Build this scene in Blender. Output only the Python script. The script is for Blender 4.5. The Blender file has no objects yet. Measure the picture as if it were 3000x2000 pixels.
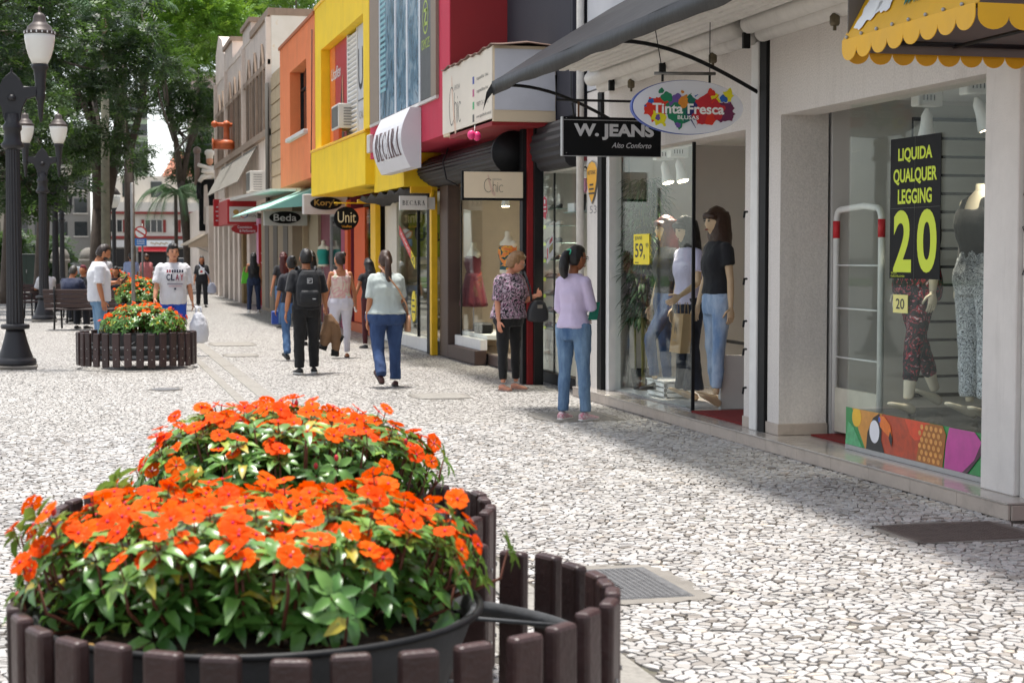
import bpy, bmesh, math, random
import numpy as np
from mathutils import Vector, Matrix, noise
R = math.radians
SC = bpy.context.scene
COL = SC.collection
RNG = random.Random(7)

# ---------------------------------------------------------------- camera, light, exposure
cam_d = bpy.data.cameras.new('camera')
cam = bpy.data.objects.new('camera', cam_d)
COL.objects.link(cam)
cam.location = (0, 0, 1.58)
cam.rotation_euler = (R(90 - 2.914), 0, R(-14.155))
cam_d.sensor_width = 36
cam_d.lens = 59.4
cam_d.clip_end = 2000
cam_d.dof.use_dof = True
cam_d.dof.focus_distance = 13.5
cam_d.dof.aperture_fstop = 5.6
SC.camera = cam

SUN_DIR = Vector((-0.03, 0.12, 0.98)).normalized()      # towards the sun
world = bpy.data.worlds.new('World')
SC.world = world
world.use_nodes = True
wn = world.node_tree.nodes
wl = world.node_tree.links
sky = wn.new('ShaderNodeTexSky')
sky.sky_type = 'NISHITA'
sky.sun_disc = False
sky.sun_elevation = math.asin(SUN_DIR.z)
sky.sun_rotation = math.atan2(SUN_DIR.x, SUN_DIR.y)
sky.air_density = 1.0
sky.dust_density = 1.2
sky.ozone_density = 1.0
wn['Background'].inputs['Strength'].default_value = 0.15
bw = wn.new('ShaderNodeRGBToBW')                    # bright thin cloud: the blue is washed out to near white
wl.new(sky.outputs['Color'], bw.inputs['Color'])
cl_mix = wn.new('ShaderNodeMixRGB')
cl_mix.inputs['Fac'].default_value = 0.72
wl.new(sky.outputs['Color'], cl_mix.inputs['Color1'])
wl.new(bw.outputs['Val'], cl_mix.inputs['Color2'])
wl.new(cl_mix.outputs['Color'], wn['Background'].inputs['Color'])

sun_d = bpy.data.lights.new('sun', 'SUN')
sun_d.energy = 3.0
sun_d.angle = R(7.0)
sun_d.color = (1.0, 0.96, 0.90)
sun = bpy.data.objects.new('sun', sun_d)
COL.objects.link(sun)
sun.rotation_euler = SUN_DIR.to_track_quat('Z', 'Y').to_euler()

SC.view_settings.view_transform = 'Standard'
SC.view_settings.look = 'None'
SC.view_settings.exposure = 1.08
SC.view_settings.gamma = 1.0
SC.view_settings.use_curve_mapping = False
SC.cycles.max_bounces = 7
SC.cycles.diffuse_bounces = 3
SC.cycles.glossy_bounces = 3
SC.cycles.transmission_bounces = 4
SC.cycles.transparent_max_bounces = 10
SC.cycles.use_denoising = True
SC.cycles.caustics_reflective = False
SC.cycles.caustics_refractive = False
SC.cycles.sample_clamp_indirect = 6.0
# ---------------------------------------------------------------- materials
MATS = {}
def srgb(h):
    if isinstance(h, str):
        h = h.lstrip('#'); c = [int(h[i:i+2], 16) / 255 for i in (0, 2, 4)]
    else:
        c = h
        return tuple(c)
    return tuple(x / 12.92 if x <= 0.04045 else ((x + 0.055) / 1.055) ** 2.4 for x in c)

def newmat(name):
    m = bpy.data.materials.new(name); m.use_nodes = True
    n = m.node_tree.nodes; l = m.node_tree.links
    return m, n, l, n['Principled BSDF']

def M(name, col='#808080', rough=0.6, var=0.12, scale=6.0, bump=0.0, bscale=60.0, metal=0.0, spec=0.5, sheen=0.0, dirt=0.0, streak=0.0, coat=0.0, sub=0.0):
    """paint / plaster / cloth / metal: base colour with soft mottling, optional grime and fine relief"""
    if name in MATS: return MATS[name]
    m, n, l, b = newmat(name)
    c = srgb(col)
    tc = n.new('ShaderNodeTexCoord')
    nz = n.new('ShaderNodeTexNoise'); nz.inputs['Scale'].default_value = scale; nz.inputs['Detail'].default_value = 6; nz.inputs['Roughness'].default_value = 0.62
    l.new(tc.outputs['Object'], nz.inputs['Vector'])
    mr = n.new('ShaderNodeMapRange'); mr.inputs['From Min'].default_value = 0.3; mr.inputs['From Max'].default_value = 0.7
    mr.inputs['To Min'].default_value = 1 - var; mr.inputs['To Max'].default_value = 1 + var * 0.6
    l.new(nz.outputs['Fac'], mr.inputs['Value'])
    mx = n.new('ShaderNodeVectorMath'); mx.operation = 'SCALE'
    mx.inputs[0].default_value = c
    l.new(mr.outputs['Result'], mx.inputs['Scale'])
    out = mx.outputs['Vector']
    if dirt or streak:
        mp = n.new('ShaderNodeMapping'); mp.inputs['Scale'].default_value = (3.2, 3.2, 0.35 if streak else 3.2)
        l.new(tc.outputs['Object'], mp.inputs['Vector'])
        nd = n.new('ShaderNodeTexNoise'); nd.inputs['Scale'].default_value = 1.6; nd.inputs['Detail'].default_value = 8; nd.inputs['Roughness'].default_value = 0.7
        l.new(mp.outputs['Vector'], nd.inputs['Vector'])
        rp = n.new('ShaderNodeMapRange'); rp.inputs['From Min'].default_value = 0.52; rp.inputs['From Max'].default_value = 0.78
        rp.inputs['To Max'].default_value = max(dirt, streak)
        l.new(nd.outputs['Fac'], rp.inputs['Value'])
        mm = n.new('ShaderNodeMixRGB'); l.new(rp.outputs['Result'], mm.inputs['Fac'])
        l.new(out, mm.inputs['Color1']); mm.inputs['Color2'].default_value = (c[0]*0.30+0.01, c[1]*0.27+0.01, c[2]*0.23+0.01, 1)
        out = mm.outputs['Color']
    l.new(out, b.inputs['Base Color'])
    rr = n.new('ShaderNodeMapRange'); rr.inputs['To Min'].default_value = max(0.03, rough - 0.08); rr.inputs['To Max'].default_value = min(1, rough + 0.10)
    l.new(nz.outputs['Fac'], rr.inputs['Value']); l.new(rr.outputs['Result'], b.inputs['Roughness'])
    b.inputs['Metallic'].default_value = metal
    b.inputs['Specular IOR Level'].default_value = spec
    if sheen: b.inputs['Sheen Weight'].default_value = sheen
    if coat: b.inputs['Coat Weight'].default_value = coat
    if bump:
        nb = n.new('ShaderNodeTexNoise'); nb.inputs['Scale'].default_value = bscale; nb.inputs['Detail'].default_value = 4
        l.new(tc.outputs['Object'], nb.inputs['Vector'])
        bp = n.new('ShaderNodeBump'); bp.inputs['Strength'].default_value = bump; bp.inputs['Distance'].default_value = 0.01
        l.new(nb.outputs['Fac'], bp.inputs['Height']); l.new(bp.outputs['Normal'], b.inputs['Normal'])
    MATS[name] = m
    return m

def ramp(n, l, fac, stops, interp='LINEAR'):
    r = n.new('ShaderNodeValToRGB'); r.color_ramp.interpolation = interp
    e = r.color_ramp.elements
    while len(e) < len(stops): e.new(0.5)
    for k, (p, c) in enumerate(stops):
        e[k].position = p; e[k].color = (*srgb(c), 1)
    l.new(fac, r.inputs['Fac'])
    return r.outputs['Color']

def noise_node(n, l, scale, detail=4, vec=None, dist=0.0, mapscale=None, rough=0.55):
    tc = n.new('ShaderNodeTexCoord')
    v = tc.outputs['Object']
    if mapscale:
        mp = n.new('ShaderNodeMapping'); mp.inputs['Scale'].default_value = mapscale
        l.new(v, mp.inputs['Vector']); v = mp.outputs['Vector']
    z = n.new('ShaderNodeTexNoise'); z.inputs['Scale'].default_value = scale; z.inputs['Detail'].default_value = detail
    z.inputs['Distortion'].default_value = dist; z.inputs['Roughness'].default_value = rough
    l.new(v, z.inputs['Vector'])
    return z

def patterned(name, stops, scale, detail=3, dist=1.5, interp='CONSTANT', rough=0.8, mapscale=None):
    if name in MATS: return MATS[name]
    m, n, l, b = newmat(name)
    z = noise_node(n, l, scale, detail, dist=dist, mapscale=mapscale)
    l.new(ramp(n, l, z.outputs['Fac'], stops, interp), b.inputs['Base Color'])
    b.inputs['Roughness'].default_value = rough
    MATS[name] = m
    return m

def glass_mat(name='shop_glass', tint=(0.965, 0.985, 0.975), ior=1.13):
    if name in MATS: return MATS[name]
    m = bpy.data.materials.new(name); m.use_nodes = True
    n = m.node_tree.nodes; l = m.node_tree.links
    n.clear()
    o = n.new('ShaderNodeOutputMaterial'); t = n.new('ShaderNodeBsdfTransparent'); t.inputs['Color'].default_value = (*tint, 1)
    g = n.new('ShaderNodeBsdfGlossy'); g.inputs['Roughness'].default_value = 0.015; g.inputs['Color'].default_value = (0.95, 1, 0.98, 1)
    f = n.new('ShaderNodeFresnel'); ge = n.new('ShaderNodeNewGeometry'); mr = n.new('ShaderNodeMapRange')
    mr.inputs['To Min'].default_value = ior; mr.inputs['To Max'].default_value = 1/ior
    l.new(ge.outputs['Backfacing'], mr.inputs['Value']); l.new(mr.outputs['Result'], f.inputs['IOR'])
    mx = n.new('ShaderNodeMixShader')
    l.new(f.outputs['Fac'], mx.inputs['Fac']); l.new(t.outputs[0], mx.inputs[1]); l.new(g.outputs[0], mx.inputs[2]); l.new(mx.outputs[0], o.inputs['Surface'])
    MATS[name] = m
    return m

def emit_mat(name, col, strength):
    if name in MATS: return MATS[name]
    m, n, l, b = newmat(name)
    b.inputs['Base Color'].default_value = (*srgb(col), 1)
    b.inputs['Emission Color'].default_value = (*srgb(col), 1)
    b.inputs['Emission Strength'].default_value = strength
    MATS[name] = m
    return m

# ---------------------------------------------------------------- mesh helpers
class MB:
    def __init__(s): s.v = []; s.f = []; s.mi = []; s.sm = []
    def add(s, vs, fs, mi=0, sm=False):
        o = len(s.v); s.v.extend([tuple(p) for p in vs])
        for f in fs: s.f.append([i + o for i in f]); s.mi.append(mi); s.sm.append(sm)
        return s
    def box(s, x0, x1, y0, y1, z0, z1, mi=0):
        if x0 > x1: x0, x1 = x1, x0
        if y0 > y1: y0, y1 = y1, y0
        if z0 > z1: z0, z1 = z1, z0
        v = [(x0,y0,z0),(x1,y0,z0),(x1,y1,z0),(x0,y1,z0),(x0,y0,z1),(x1,y0,z1),(x1,y1,z1),(x0,y1,z1)]
        return s.add(v, [(0,3,2,1),(4,5,6,7),(0,1,5,4),(1,2,6,5),(2,3,7,6),(3,0,4,7)], mi)
    def obox(s, c, ax, ay, az, mi=0):
        c = Vector(c); ax = Vector(ax); ay = Vector(ay); az = Vector(az)
        v = [c + a*ax + b*ay + d*az for d in (-1,1) for a, b in ((-1,-1),(1,-1),(1,1),(-1,1))]
        return s.add(v, [(0,3,2,1),(4,5,6,7),(0,1,5,4),(1,2,6,5),(2,3,7,6),(3,0,4,7)], mi)
    def prism(s, loop, vec, mi=0, sm=False):
        n = len(loop); a = [Vector(p) for p in loop]; b = [p + Vector(vec) for p in a]
        fs = [tuple(range(n))[::-1], tuple(range(n, 2*n))]
        s.add(a + b, fs, mi)
        o = len(s.v) - 2*n
        for i in range(n):
            j = (i+1) % n; s.f.append([o+i, o+j, o+n+j, o+n+i]); s.mi.append(mi); s.sm.append(sm)
        return s
    def loft(s, rings, mi=0, sm=True, cap=True, closed=True):
        n = len(rings[0]); vs = [p for r in rings for p in r]; fs = []
        for k in range(len(rings)-1):
            for i in range(n if closed else n-1):
                j = (i+1) % n
                fs.append((k*n+i, k*n+j, (k+1)*n+j, (k+1)*n+i))
        if cap and closed: fs.append(tuple(range(n))[::-1]); fs.append(tuple(range((len(rings)-1)*n, len(rings)*n)))
        return s.add(vs, fs, mi, sm)
    def tube(s, pts, r, n=8, mi=0, cap=True, sm=True, flat=None):
        pts = [Vector(p) for p in pts]; rings = []
        rr = r if isinstance(r, (list, tuple)) else [r]*len(pts)
        up = None
        for k, p in enumerate(pts):
            t = (pts[min(k+1, len(pts)-1)] - pts[max(k-1, 0)]).normalized()
            if up is None: up = Vector((0,0,1)) if abs(t.z) < 0.9 else Vector((0,1,0))
            x = t.cross(up)
            if x.length < 1e-5: x = t.orthogonal()
            x.normalize(); y = x.cross(t).normalized(); up = y
            q = rr[k]; qx, qy = q if isinstance(q, (tuple, list)) else (q, q)
            rings.append([p + x*math.cos(a)*qx + y*math.sin(a)*qy for a in [2*math.pi*i/n for i in range(n)]])
        return s.loft(rings, mi, sm, cap)
    def lathe(s, prof, c=(0,0,0), n=24, mi=0, sm=True, cap=True):
        rings = [[(c[0]+r*math.cos(2*math.pi*i/n), c[1]+r*math.sin(2*math.pi*i/n), c[2]+z) for i in range(n)] for r, z in prof]
        return s.loft(rings, mi, sm, cap)
    def sphere(s, c, r, n=14, m=9, mi=0, fn=None):
        rx, ry, rz = r if isinstance(r, (tuple, list)) else (r, r, r)
        rings = []
        for k in range(m+1):
            th = math.pi * (k + 0.0) / m; th = min(max(th, 0.06), math.pi - 0.06)
            ring = []
            for i in range(n):
                a = 2*math.pi*i/n; u = Vector((math.sin(th)*math.cos(a), math.sin(th)*math.sin(a), -math.cos(th)))
                p = Vector((c[0]+u.x*rx, c[1]+u.y*ry, c[2]+u.z*rz))
                ring.append(fn(p, u) if fn else p)
            rings.append(ring)
        return s.loft(rings, mi, True)
    def xf(s, mat):
        s.v = [tuple(mat @ Vector(p)) for p in s.v]; return s
    def mesh(s, name):
        me = bpy.data.meshes.new(name)
        me.from_pydata(s.v, [], s.f)
        me.polygons.foreach_set('material_index', s.mi)
        me.polygons.foreach_set('use_smooth', s.sm)
        me.update()
        return me
    def build(s, name, mats, parent=None, bevel=0.0, local=False, seg=1):
        me = s.mesh(name)
        return mkobj(name, me, mats, parent, bevel, local, seg)

def mkobj(name, me, mats, parent=None, bevel=0.0, local=False, seg=1):
    if not isinstance(mats, (list, tuple)): mats = [mats]
    if not me.materials:
        for m in mats: me.materials.append(m)
    o = bpy.data.objects.new(name, me); COL.objects.link(o)
    if bevel:
        b = o.modifiers.new('bevel', 'BEVEL'); b.width = bevel; b.segments = seg; b.limit_method = 'ANGLE'; b.angle_limit = R(40)
    if parent:
        o.parent = parent
        if not local:
            o.matrix_parent_inverse = wm(parent).inverted()
    return o

def wm(o):
    m = o.matrix_basis.copy()
    if o.parent: m = wm(o.parent) @ o.matrix_parent_inverse @ m
    return m

def tag(o, label, cat, group=None, kind=None):
    if label: o['label'] = label
    if cat: o['category'] = cat
    if group: o['group'] = group
    if kind: o['kind'] = kind
    return o
def thing(name, label, cat, loc=(0,0,0), rz=0.0, group=None):
    o = bpy.data.objects.new(name, None); COL.objects.link(o)
    o.empty_display_size = 0.1
    o.location = loc; o.rotation_euler = (0, 0, rz)
    return tag(o, label, cat, group)
def struct(o): o['kind'] = 'structure'; return o
def box(name, x0, x1, y0, y1, z0, z1, mat, parent=None, bevel=0.0):
    return MB().box(x0, x1, y0, y1, z0, z1).build(name, mat, parent, bevel)

def remeshed(mb, voxel, smooth=4, wr=0.0, wf=9.0, seed=0):
    """fuse overlapping closed lofts into one continuous skin, then add soft folds"""
    me = mb.mesh('tmp'); o = bpy.data.objects.new('tmp', me); COL.objects.link(o)
    r = o.modifiers.new('r', 'REMESH'); r.mode = 'VOXEL'; r.voxel_size = voxel; r.use_smooth_shade = True
    if smooth:
        q = o.modifiers.new('s', 'SMOOTH'); q.factor = 0.5; q.iterations = smooth
    dg = bpy.context.evaluated_depsgraph_get()
    out = bpy.data.meshes.new_from_object(o.evaluated_get(dg))
    bpy.data.objects.remove(o); bpy.data.meshes.remove(me)
    if wr:
        n = len(out.vertices); co = np.empty(n*3); no = np.empty(n*3)
        out.vertices.foreach_get('co', co); out.vertices.foreach_get('normal', no)
        co = co.reshape(-1, 3); no = no.reshape(-1, 3)
        d = np.array([noise.noise((c[0]*wf+seed, c[1]*wf, c[2]*wf*0.55+ (c[0]+c[1])*wf*0.5)) + 0.5*noise.noise((c[0]*wf*2.3, c[1]*wf*2.3+seed, c[2]*wf*1.5)) for c in co])
        co += no * (np.maximum(d, -0.35)*wr + wr*0.35)[:, None]
        out.vertices.foreach_set('co', co.ravel()); out.update()
    return out

def mesh_join(me, mb):
    """append the faces of an MB to an existing mesh datablock and return a new one"""
    v = [tuple(p.co) for p in me.vertices]; f = [list(p.vertices) for p in me.polygons]; mi = [p.material_index for p in me.polygons]
    q = MB(); q.v = v; q.f = f; q.mi = mi; q.sm = [True]*len(f)
    o = len(v); q.v.extend(mb.v)
    for ff, a, b in zip(mb.f, mb.mi, mb.sm): q.f.append([i+o for i in ff]); q.mi.append(a); q.sm.append(b)
    bpy.data.meshes.remove(me)
    return q.mesh('joined')

TEXTS = {}
def text_geo(body, shear=0.0, bold=0.0, spacing=1.0):
    cu = bpy.data.curves.new('t', 'FONT'); cu.body = body; cu.size = 1.0; cu.shear = shear; cu.offset = bold; cu.space_character = spacing
    cu.resolution_u = 6; cu.fill_mode = 'FRONT'; cu.align_x = 'CENTER'
    o = bpy.data.objects.new('t', cu); COL.objects.link(o)
    dg = bpy.context.evaluated_depsgraph_get()
    me = bpy.data.meshes.new_from_object(o.evaluated_get(dg))
    v = [p.co.copy() for p in me.vertices]; f = [list(p.vertices) for p in me.polygons]
    bpy.data.objects.remove(o); bpy.data.curves.remove(cu); bpy.data.meshes.remove(me)
    return v, f
def text(name, body, c, right, up, w, h, mat, parent, shear=0.0, bold=0.0, spacing=1.0, bend=None):
    """flat lettering fitted into a w x h box centred at c; right/up are unit vectors in the sign plane"""
    v, f = text_geo(body, shear, bold, spacing)
    x0 = min(p.x for p in v); x1 = max(p.x for p in v); y0 = min(p.y for p in v); y1 = max(p.y for p in v)
    right = Vector(right).normalized(); up = Vector(up).normalized(); c = Vector(c)
    vs = []
    for p in v:
        a = ((p.x-x0)/(x1-x0)-0.5)*w; b = ((p.y-y0)/(y1-y0)-0.5)*h
        vs.append(bend(a, b) if bend else c + right*a + up*b)
    return MB().add(vs, f).build(name, mat, parent)

CAMX = Vector((1, 0, 0)); UPZ = Vector((0, 0, 1)); STY = Vector((0, -1, 0))   # lettering directions: facing -Y, and facing -X (reads towards the camera)

def ellipse(c, right, up, rx, ry, n=40):
    c = Vector(c); right = Vector(right); up = Vector(up)
    return [c + right*math.cos(2*math.pi*i/n)*rx + up*math.sin(2*math.pi*i/n)*ry for i in range(n)]
def blob(c, right, up, r, n=18, amp=0.35, rng=RNG, freq=None):
    c = Vector(c); ph = [rng.uniform(0, 6.28) for _ in range(4)]; out = []
    for i in range(n):
        a = 2*math.pi*i/n
        k = 1 + amp*(0.5*math.sin(2*a+ph[0]) + 0.4*math.sin(3*a+ph[1]) + 0.35*math.sin(5*a+ph[2]) + 0.3*math.sin(7*a+ph[3]))
        out.append(c + Vector(right)*math.cos(a)*r*k + Vector(up)*math.sin(a)*r*k)
    return out
def flat(name, loop, mat, parent):
    return MB().add(loop, [tuple(range(len(loop)))]).build(name, mat, parent)
def copy_tree(o, parent=None):
    c = o.copy(); COL.objects.link(c)
    if parent is not None: c.parent = parent
    for ch in list(o.children): copy_tree(ch, c)
    return c
# ---------------------------------------------------------------- ground
def paving_material():
    m, n, l, b = newmat('mosaic_far')
    tc = n.new('ShaderNodeTexCoord')
    v1 = n.new('ShaderNodeTexVoronoi'); v1.inputs['Scale'].default_value = 18.0
    v2 = n.new('ShaderNodeTexVoronoi'); v2.feature = 'DISTANCE_TO_EDGE'; v2.inputs['Scale'].default_value = 18.0
    for v in (v1, v2): l.new(tc.outputs['Object'], v.inputs['Vector'])
    tone = ramp(n, l, v1.outputs['Color'], [(0.0, '#968f88'), (0.35, '#b9b5af'), (1.0, '#cdcac6')])
    rp = n.new('ShaderNodeMapRange'); rp.inputs['From Min'].default_value = 0.06; rp.inputs['From Max'].default_value = 0.12
    l.new(v2.outputs['Distance'], rp.inputs['Value'])
    big = noise_node(n, l, 0.35, 5)
    g = n.new('ShaderNodeMapRange'); g.inputs['From Min'].default_value = 0.35; g.inputs['From Max'].default_value = 0.7; g.inputs['To Min'].default_value = 0.88; g.inputs['To Max'].default_value = 1.0
    l.new(big.outputs['Fac'], g.inputs['Value'])
    mx = n.new('ShaderNodeMixRGB'); l.new(rp.outputs['Result'], mx.inputs['Fac'])
    mx.inputs['Color1'].default_value = (*srgb('#4a4641'), 1); l.new(tone, mx.inputs['Color2'])
    sc = n.new('ShaderNodeVectorMath'); sc.operation = 'SCALE'; l.new(mx.outputs['Color'], sc.inputs[0]); l.new(g.outputs['Result'], sc.inputs['Scale'])
    l.new(sc.outputs['Vector'], b.inputs['Base Color'])
    b.inputs['Roughness'].default_value = 0.55
    bp = n.new('ShaderNodeBump'); bp.inputs['Strength'].default_value = 0.5; bp.inputs['Distance'].default_value = 0.006
    l.new(rp.outputs['Result'], bp.inputs['Height']); l.new(bp.outputs['Normal'], b.inputs['Normal'])
    return m
def stone_material():
    m, n, l, b = newmat('mosaic_stone')
    at = n.new('ShaderNodeAttribute'); at.attribute_name = 'tone'
    base = ramp(n, l, at.outputs['Fac'], [(0.0, '#7d766e'), (0.15, '#9c958e'), (0.5, '#b9b5b0'), (0.9, '#cfccc9'), (1.0, '#c2b5a6')])
    z = noise_node(n, l, 40, 6)
    s = n.new('ShaderNodeMapRange'); s.inputs['From Min'].default_value = 0.3; s.inputs['From Max'].default_value = 0.75; s.inputs['To Min'].default_value = 0.80; s.inputs['To Max'].default_value = 1.04
    l.new(z.outputs['Fac'], s.inputs['Value'])
    big = noise_node(n, l, 0.8, 7)
    g = n.new('ShaderNodeMapRange'); g.inputs['From Min'].default_value = 0.3; g.inputs['From Max'].default_value = 0.7; g.inputs['To Min'].default_value = 0.76; g.inputs['To Max'].default_value = 1.04
    l.new(big.outputs['Fac'], g.inputs['Value'])
    mu = n.new('ShaderNodeMath'); mu.operation = 'MULTIPLY'; l.new(s.outputs['Result'], mu.inputs[0]); l.new(g.outputs['Result'], mu.inputs[1])
    sc = n.new('ShaderNodeVectorMath'); sc.operation = 'SCALE'; l.new(base, sc.inputs[0]); l.new(mu.outputs['Value'], sc.inputs['Scale'])
    l.new(sc.outputs['Vector'], b.inputs['Base Color'])
    b.inputs['Roughness'].default_value = 0.45
    bp = n.new('ShaderNodeBump'); bp.inputs['Strength'].default_value = 0.25; bp.inputs['Distance'].default_value = 0.004
    z2 = noise_node(n, l, 90, 4); l.new(z2.outputs['Fac'], bp.inputs['Height']); l.new(bp.outputs['Normal'], b.inputs['Normal'])
    return m
def mortar_material():
    m, n, l, b = newmat('mortar')
    z = noise_node(n, l, 3.0, 6)
    l.new(ramp(n, l, z.outputs['Fac'], [(0.3, '#48443f'), (0.55, '#645f57'), (0.68, '#565442'), (0.8, '#46512c')]), b.inputs['Base Color'])
    b.inputs['Roughness'].default_value = 0.95
    return m
m_stone = stone_material(); m_mortar = mortar_material(); m_far = paving_material()
m_conc = M('concrete', '#807b74', 0.9, 0.2, 5, 0.4, 80, dirt=0.4)
m_iron = M('cast_iron', '#6f6f70', 0.55, 0.25, 20, 0.5, 160, metal=0.4)
m_ironrust = M('iron_brown', '#6d625c', 0.7, 0.3, 14, 0.5, 160, metal=0.3)
m_granite = M('granite', '#8f8b84', 0.85, 0.25, 30, 0.3, 120, dirt=0.35)

gr = MB().box(-400, 400, -60, 900, -0.6, -0.05).build('ground', M('asphalt', '#3f3e3d', 0.95, 0.2, 2, 0.3, 60)); struct(gr)
pv = MB()
pv.add([(-9, -6, -0.012), (5.9, -6, -0.012), (5.9, 18, -0.012), (-9, 18, -0.012)], [(0, 1, 2, 3)], 0)
pv.add([(-40, 15.45, -0.004), (5.9, 15.45, -0.004), (5.9, 92, -0.004), (-40, 92, -0.004)], [(0, 1, 2, 3)], 1)
pavement = pv.build('pavement', [m_mortar, m_far]); struct(pavement)

# covers let into the mosaic: x0, x1, y0, y1 of the concrete collar
COVERS = [
    ('near', 2.22, 2.80, 7.26, 8.16, 'grey iron access cover in a worn concrete collar beside the nearest planter'),
    ('shop', 4.42, 5.22, 8.38, 9.02, 'dark brown iron grate at the foot of the beige shop step'),
    ('queue', 4.26, 5.02, 15.4, 16.4, 'grey cover plate under the feet of the woman in lavender'),
    ('mid', 2.15, 2.90, 29.8, 31.1, 'grey rectangular cover plate in front of the walkers beside the drain strip'),
    ('small', 2.12, 2.62, 26.6, 27.4, 'small pale cover plate between the drain strip and the man with backpack'),
    ('late', 3.55, 4.15, 18.2, 19.0, 'flat grey cover plate in the sunlit mosaic near the elderly woman'),
]
STRIPS = [(1.57, 1.68), (1.86, 2.05)]
def blocked(x, y):
    for _, a, b, c, d, _l in COVERS:
        if a < x < b and c < y < d: return True
    for a, b in STRIPS:
        if a - 0.03 < x < b + 0.03: return True
    return (x - 0.9) ** 2 + (y - 20.3) ** 2 < 0.19 ** 2

def stones():
    rng = np.random.RandomState(3)
    S = 0.050
    y0, y1, x0, x1 = 3.8, 16.4, -4.5, 5.60
    ny = int((y1-y0)/(S*0.92)); nx = int((x1-x0)/(S*1.12))+2
    gx, gy = np.meshgrid(np.arange(nx), np.arange(ny))
    px = x0 + (gx + 0.5*(gy % 2) + rng.uniform(-0.48, 0.48, gx.shape))*S*1.12
    py = y0 + (gy + rng.uniform(-0.46, 0.46, gy.shape))*S*0.92
    big = MB(); tones = []; singles = []
    offs = [(i, j) for i in (-2,-1,0,1,2) for j in (-2,-1,0,1,2) if (i, j) != (0, 0) and abs(i)+abs(j) < 4]
    offs.sort(key=lambda q: q[0]**2+q[1]**2)
    for j in range(2, ny-2):
        for i in range(2, nx-2):
            cx = px[j, i]; cy = py[j, i]
            if cy > 15.5: continue
            if cx < -0.13*cy - 0.6 or cx > 0.72*cy + 0.6 or cx > 5.33: continue
            if blocked(cx, cy): continue
            gap = 0.0020 + 0.0065*rng.rand()**1.5
            poly = [(-0.07, -0.07), (0.07, -0.07), (0.07, 0.07), (-0.07, 0.07)]
            for di, dj in offs:
                dx = px[j+dj, i+di]-cx; dy = py[j+dj, i+di]-cy
                L = math.hypot(dx, dy); ux = dx/L; uy = dy/L; d = L*0.5 - gap
                if d > 0.10: continue
                out = []; n = len(poly)
                for k in range(n):
                    a = poly[k]; b = poly[(k+1) % n]
                    sa = a[0]*ux+a[1]*uy-d; sb = b[0]*ux+b[1]*uy-d
                    if sa <= 0: out.append(a)
                    if (sa < 0) != (sb < 0):
                        t = sa/(sa-sb); out.append((a[0]+(b[0]-a[0])*t, a[1]+(b[1]-a[1])*t))
                poly = out
                if len(poly) < 3: break
            if len(poly) < 3: continue
            n = len(poly)
            z = rng.uniform(-0.0025, 0.0025); tx = rng.uniform(-0.07, 0.07); ty = rng.uniform(-0.07, 0.07); z += 0.004*noise.noise((cx*1.3, cy*1.3, 7.0))
            k = 0.90
            vs = [(cx+a, cy+b, -0.013) for a, b in poly] + [(cx+a*0.985, cy+b*0.985, z-0.003+a*tx+b*ty) for a, b in poly] + [(cx+a*k, cy+b*k, z+a*tx+b*ty) for a, b in poly]
            fs = [(q, (q+1) % n, n+(q+1) % n, n+q) for q in range(n)] + [(n+q, n+(q+1) % n, 2*n+(q+1) % n, 2*n+q) for q in range(n)] + [tuple(range(2*n, 3*n))]
            tone = min(1, max(0, rng.beta(2.4, 1.6)))
            if rng.rand() < 0.03: tone = 0.02
            if cy < 7.4 and cx > 1.98 and 0.02*cy < cx < 0.60*cy and len(singles) < 4000: singles.append((math.hypot(cx, cy), vs, fs, tone))
            else: big.add(vs, fs); tones.append((tone, len(vs)))
    singles.sort(key=lambda s: s[0])
    for d, vs, fs, tone in singles[300:]: big.add(vs, fs); tones.append((tone, len(vs)))
    me = big.mesh('paving_stones')
    at = me.attributes.new('tone', 'FLOAT', 'POINT')
    at.data.foreach_set('value', np.repeat([t for t, _ in tones], [c for _, c in tones]).astype(np.float32))
    o = mkobj('paving_stones', me, m_stone, pavement); o['kind'] = 'stuff'
    for d, vs, fs, tone in singles[:300]:
        me = MB().add(vs, fs).mesh('stone')
        at = me.attributes.new('tone', 'FLOAT', 'POINT'); at.data.foreach_set('value', np.full(len(vs), tone, np.float32))
        mkobj('stone', me, m_stone, pavement)
stones()

# weeds in the joints
def weeds():
    mb = MB(); r = random.Random(5)
    for _ in range(420):
        y = r.uniform(5.5, 14); x = r.uniform(2.0, 0.55*y)
        if x > 5.2 or blocked(x, y): continue
        if noise.noise((x*0.9, y*0.9, 3.0)) < 0.05: continue
        for k in range(r.randint(3, 6)):
            a = r.uniform(0, 6.28); l = r.uniform(0.008, 0.022); w = 0.004
            p = Vector((x+r.uniform(-.03,.03), y+r.uniform(-.03,.03), -0.008)); d = Vector((math.cos(a), math.sin(a), r.uniform(0.3, 1.0))).normalized()
            s = d.cross(UPZ).normalized()*w
            mb.add([p-s, p+s, p+d*l], [(0, 1, 2)])
    o = mb.build('weeds', M('weed', '#55683a', 0.8, 0.3, 30)); tag(o, 'tiny green weeds growing in the joints of the mosaic paving', 'weeds', kind='stuff')
weeds()

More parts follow.
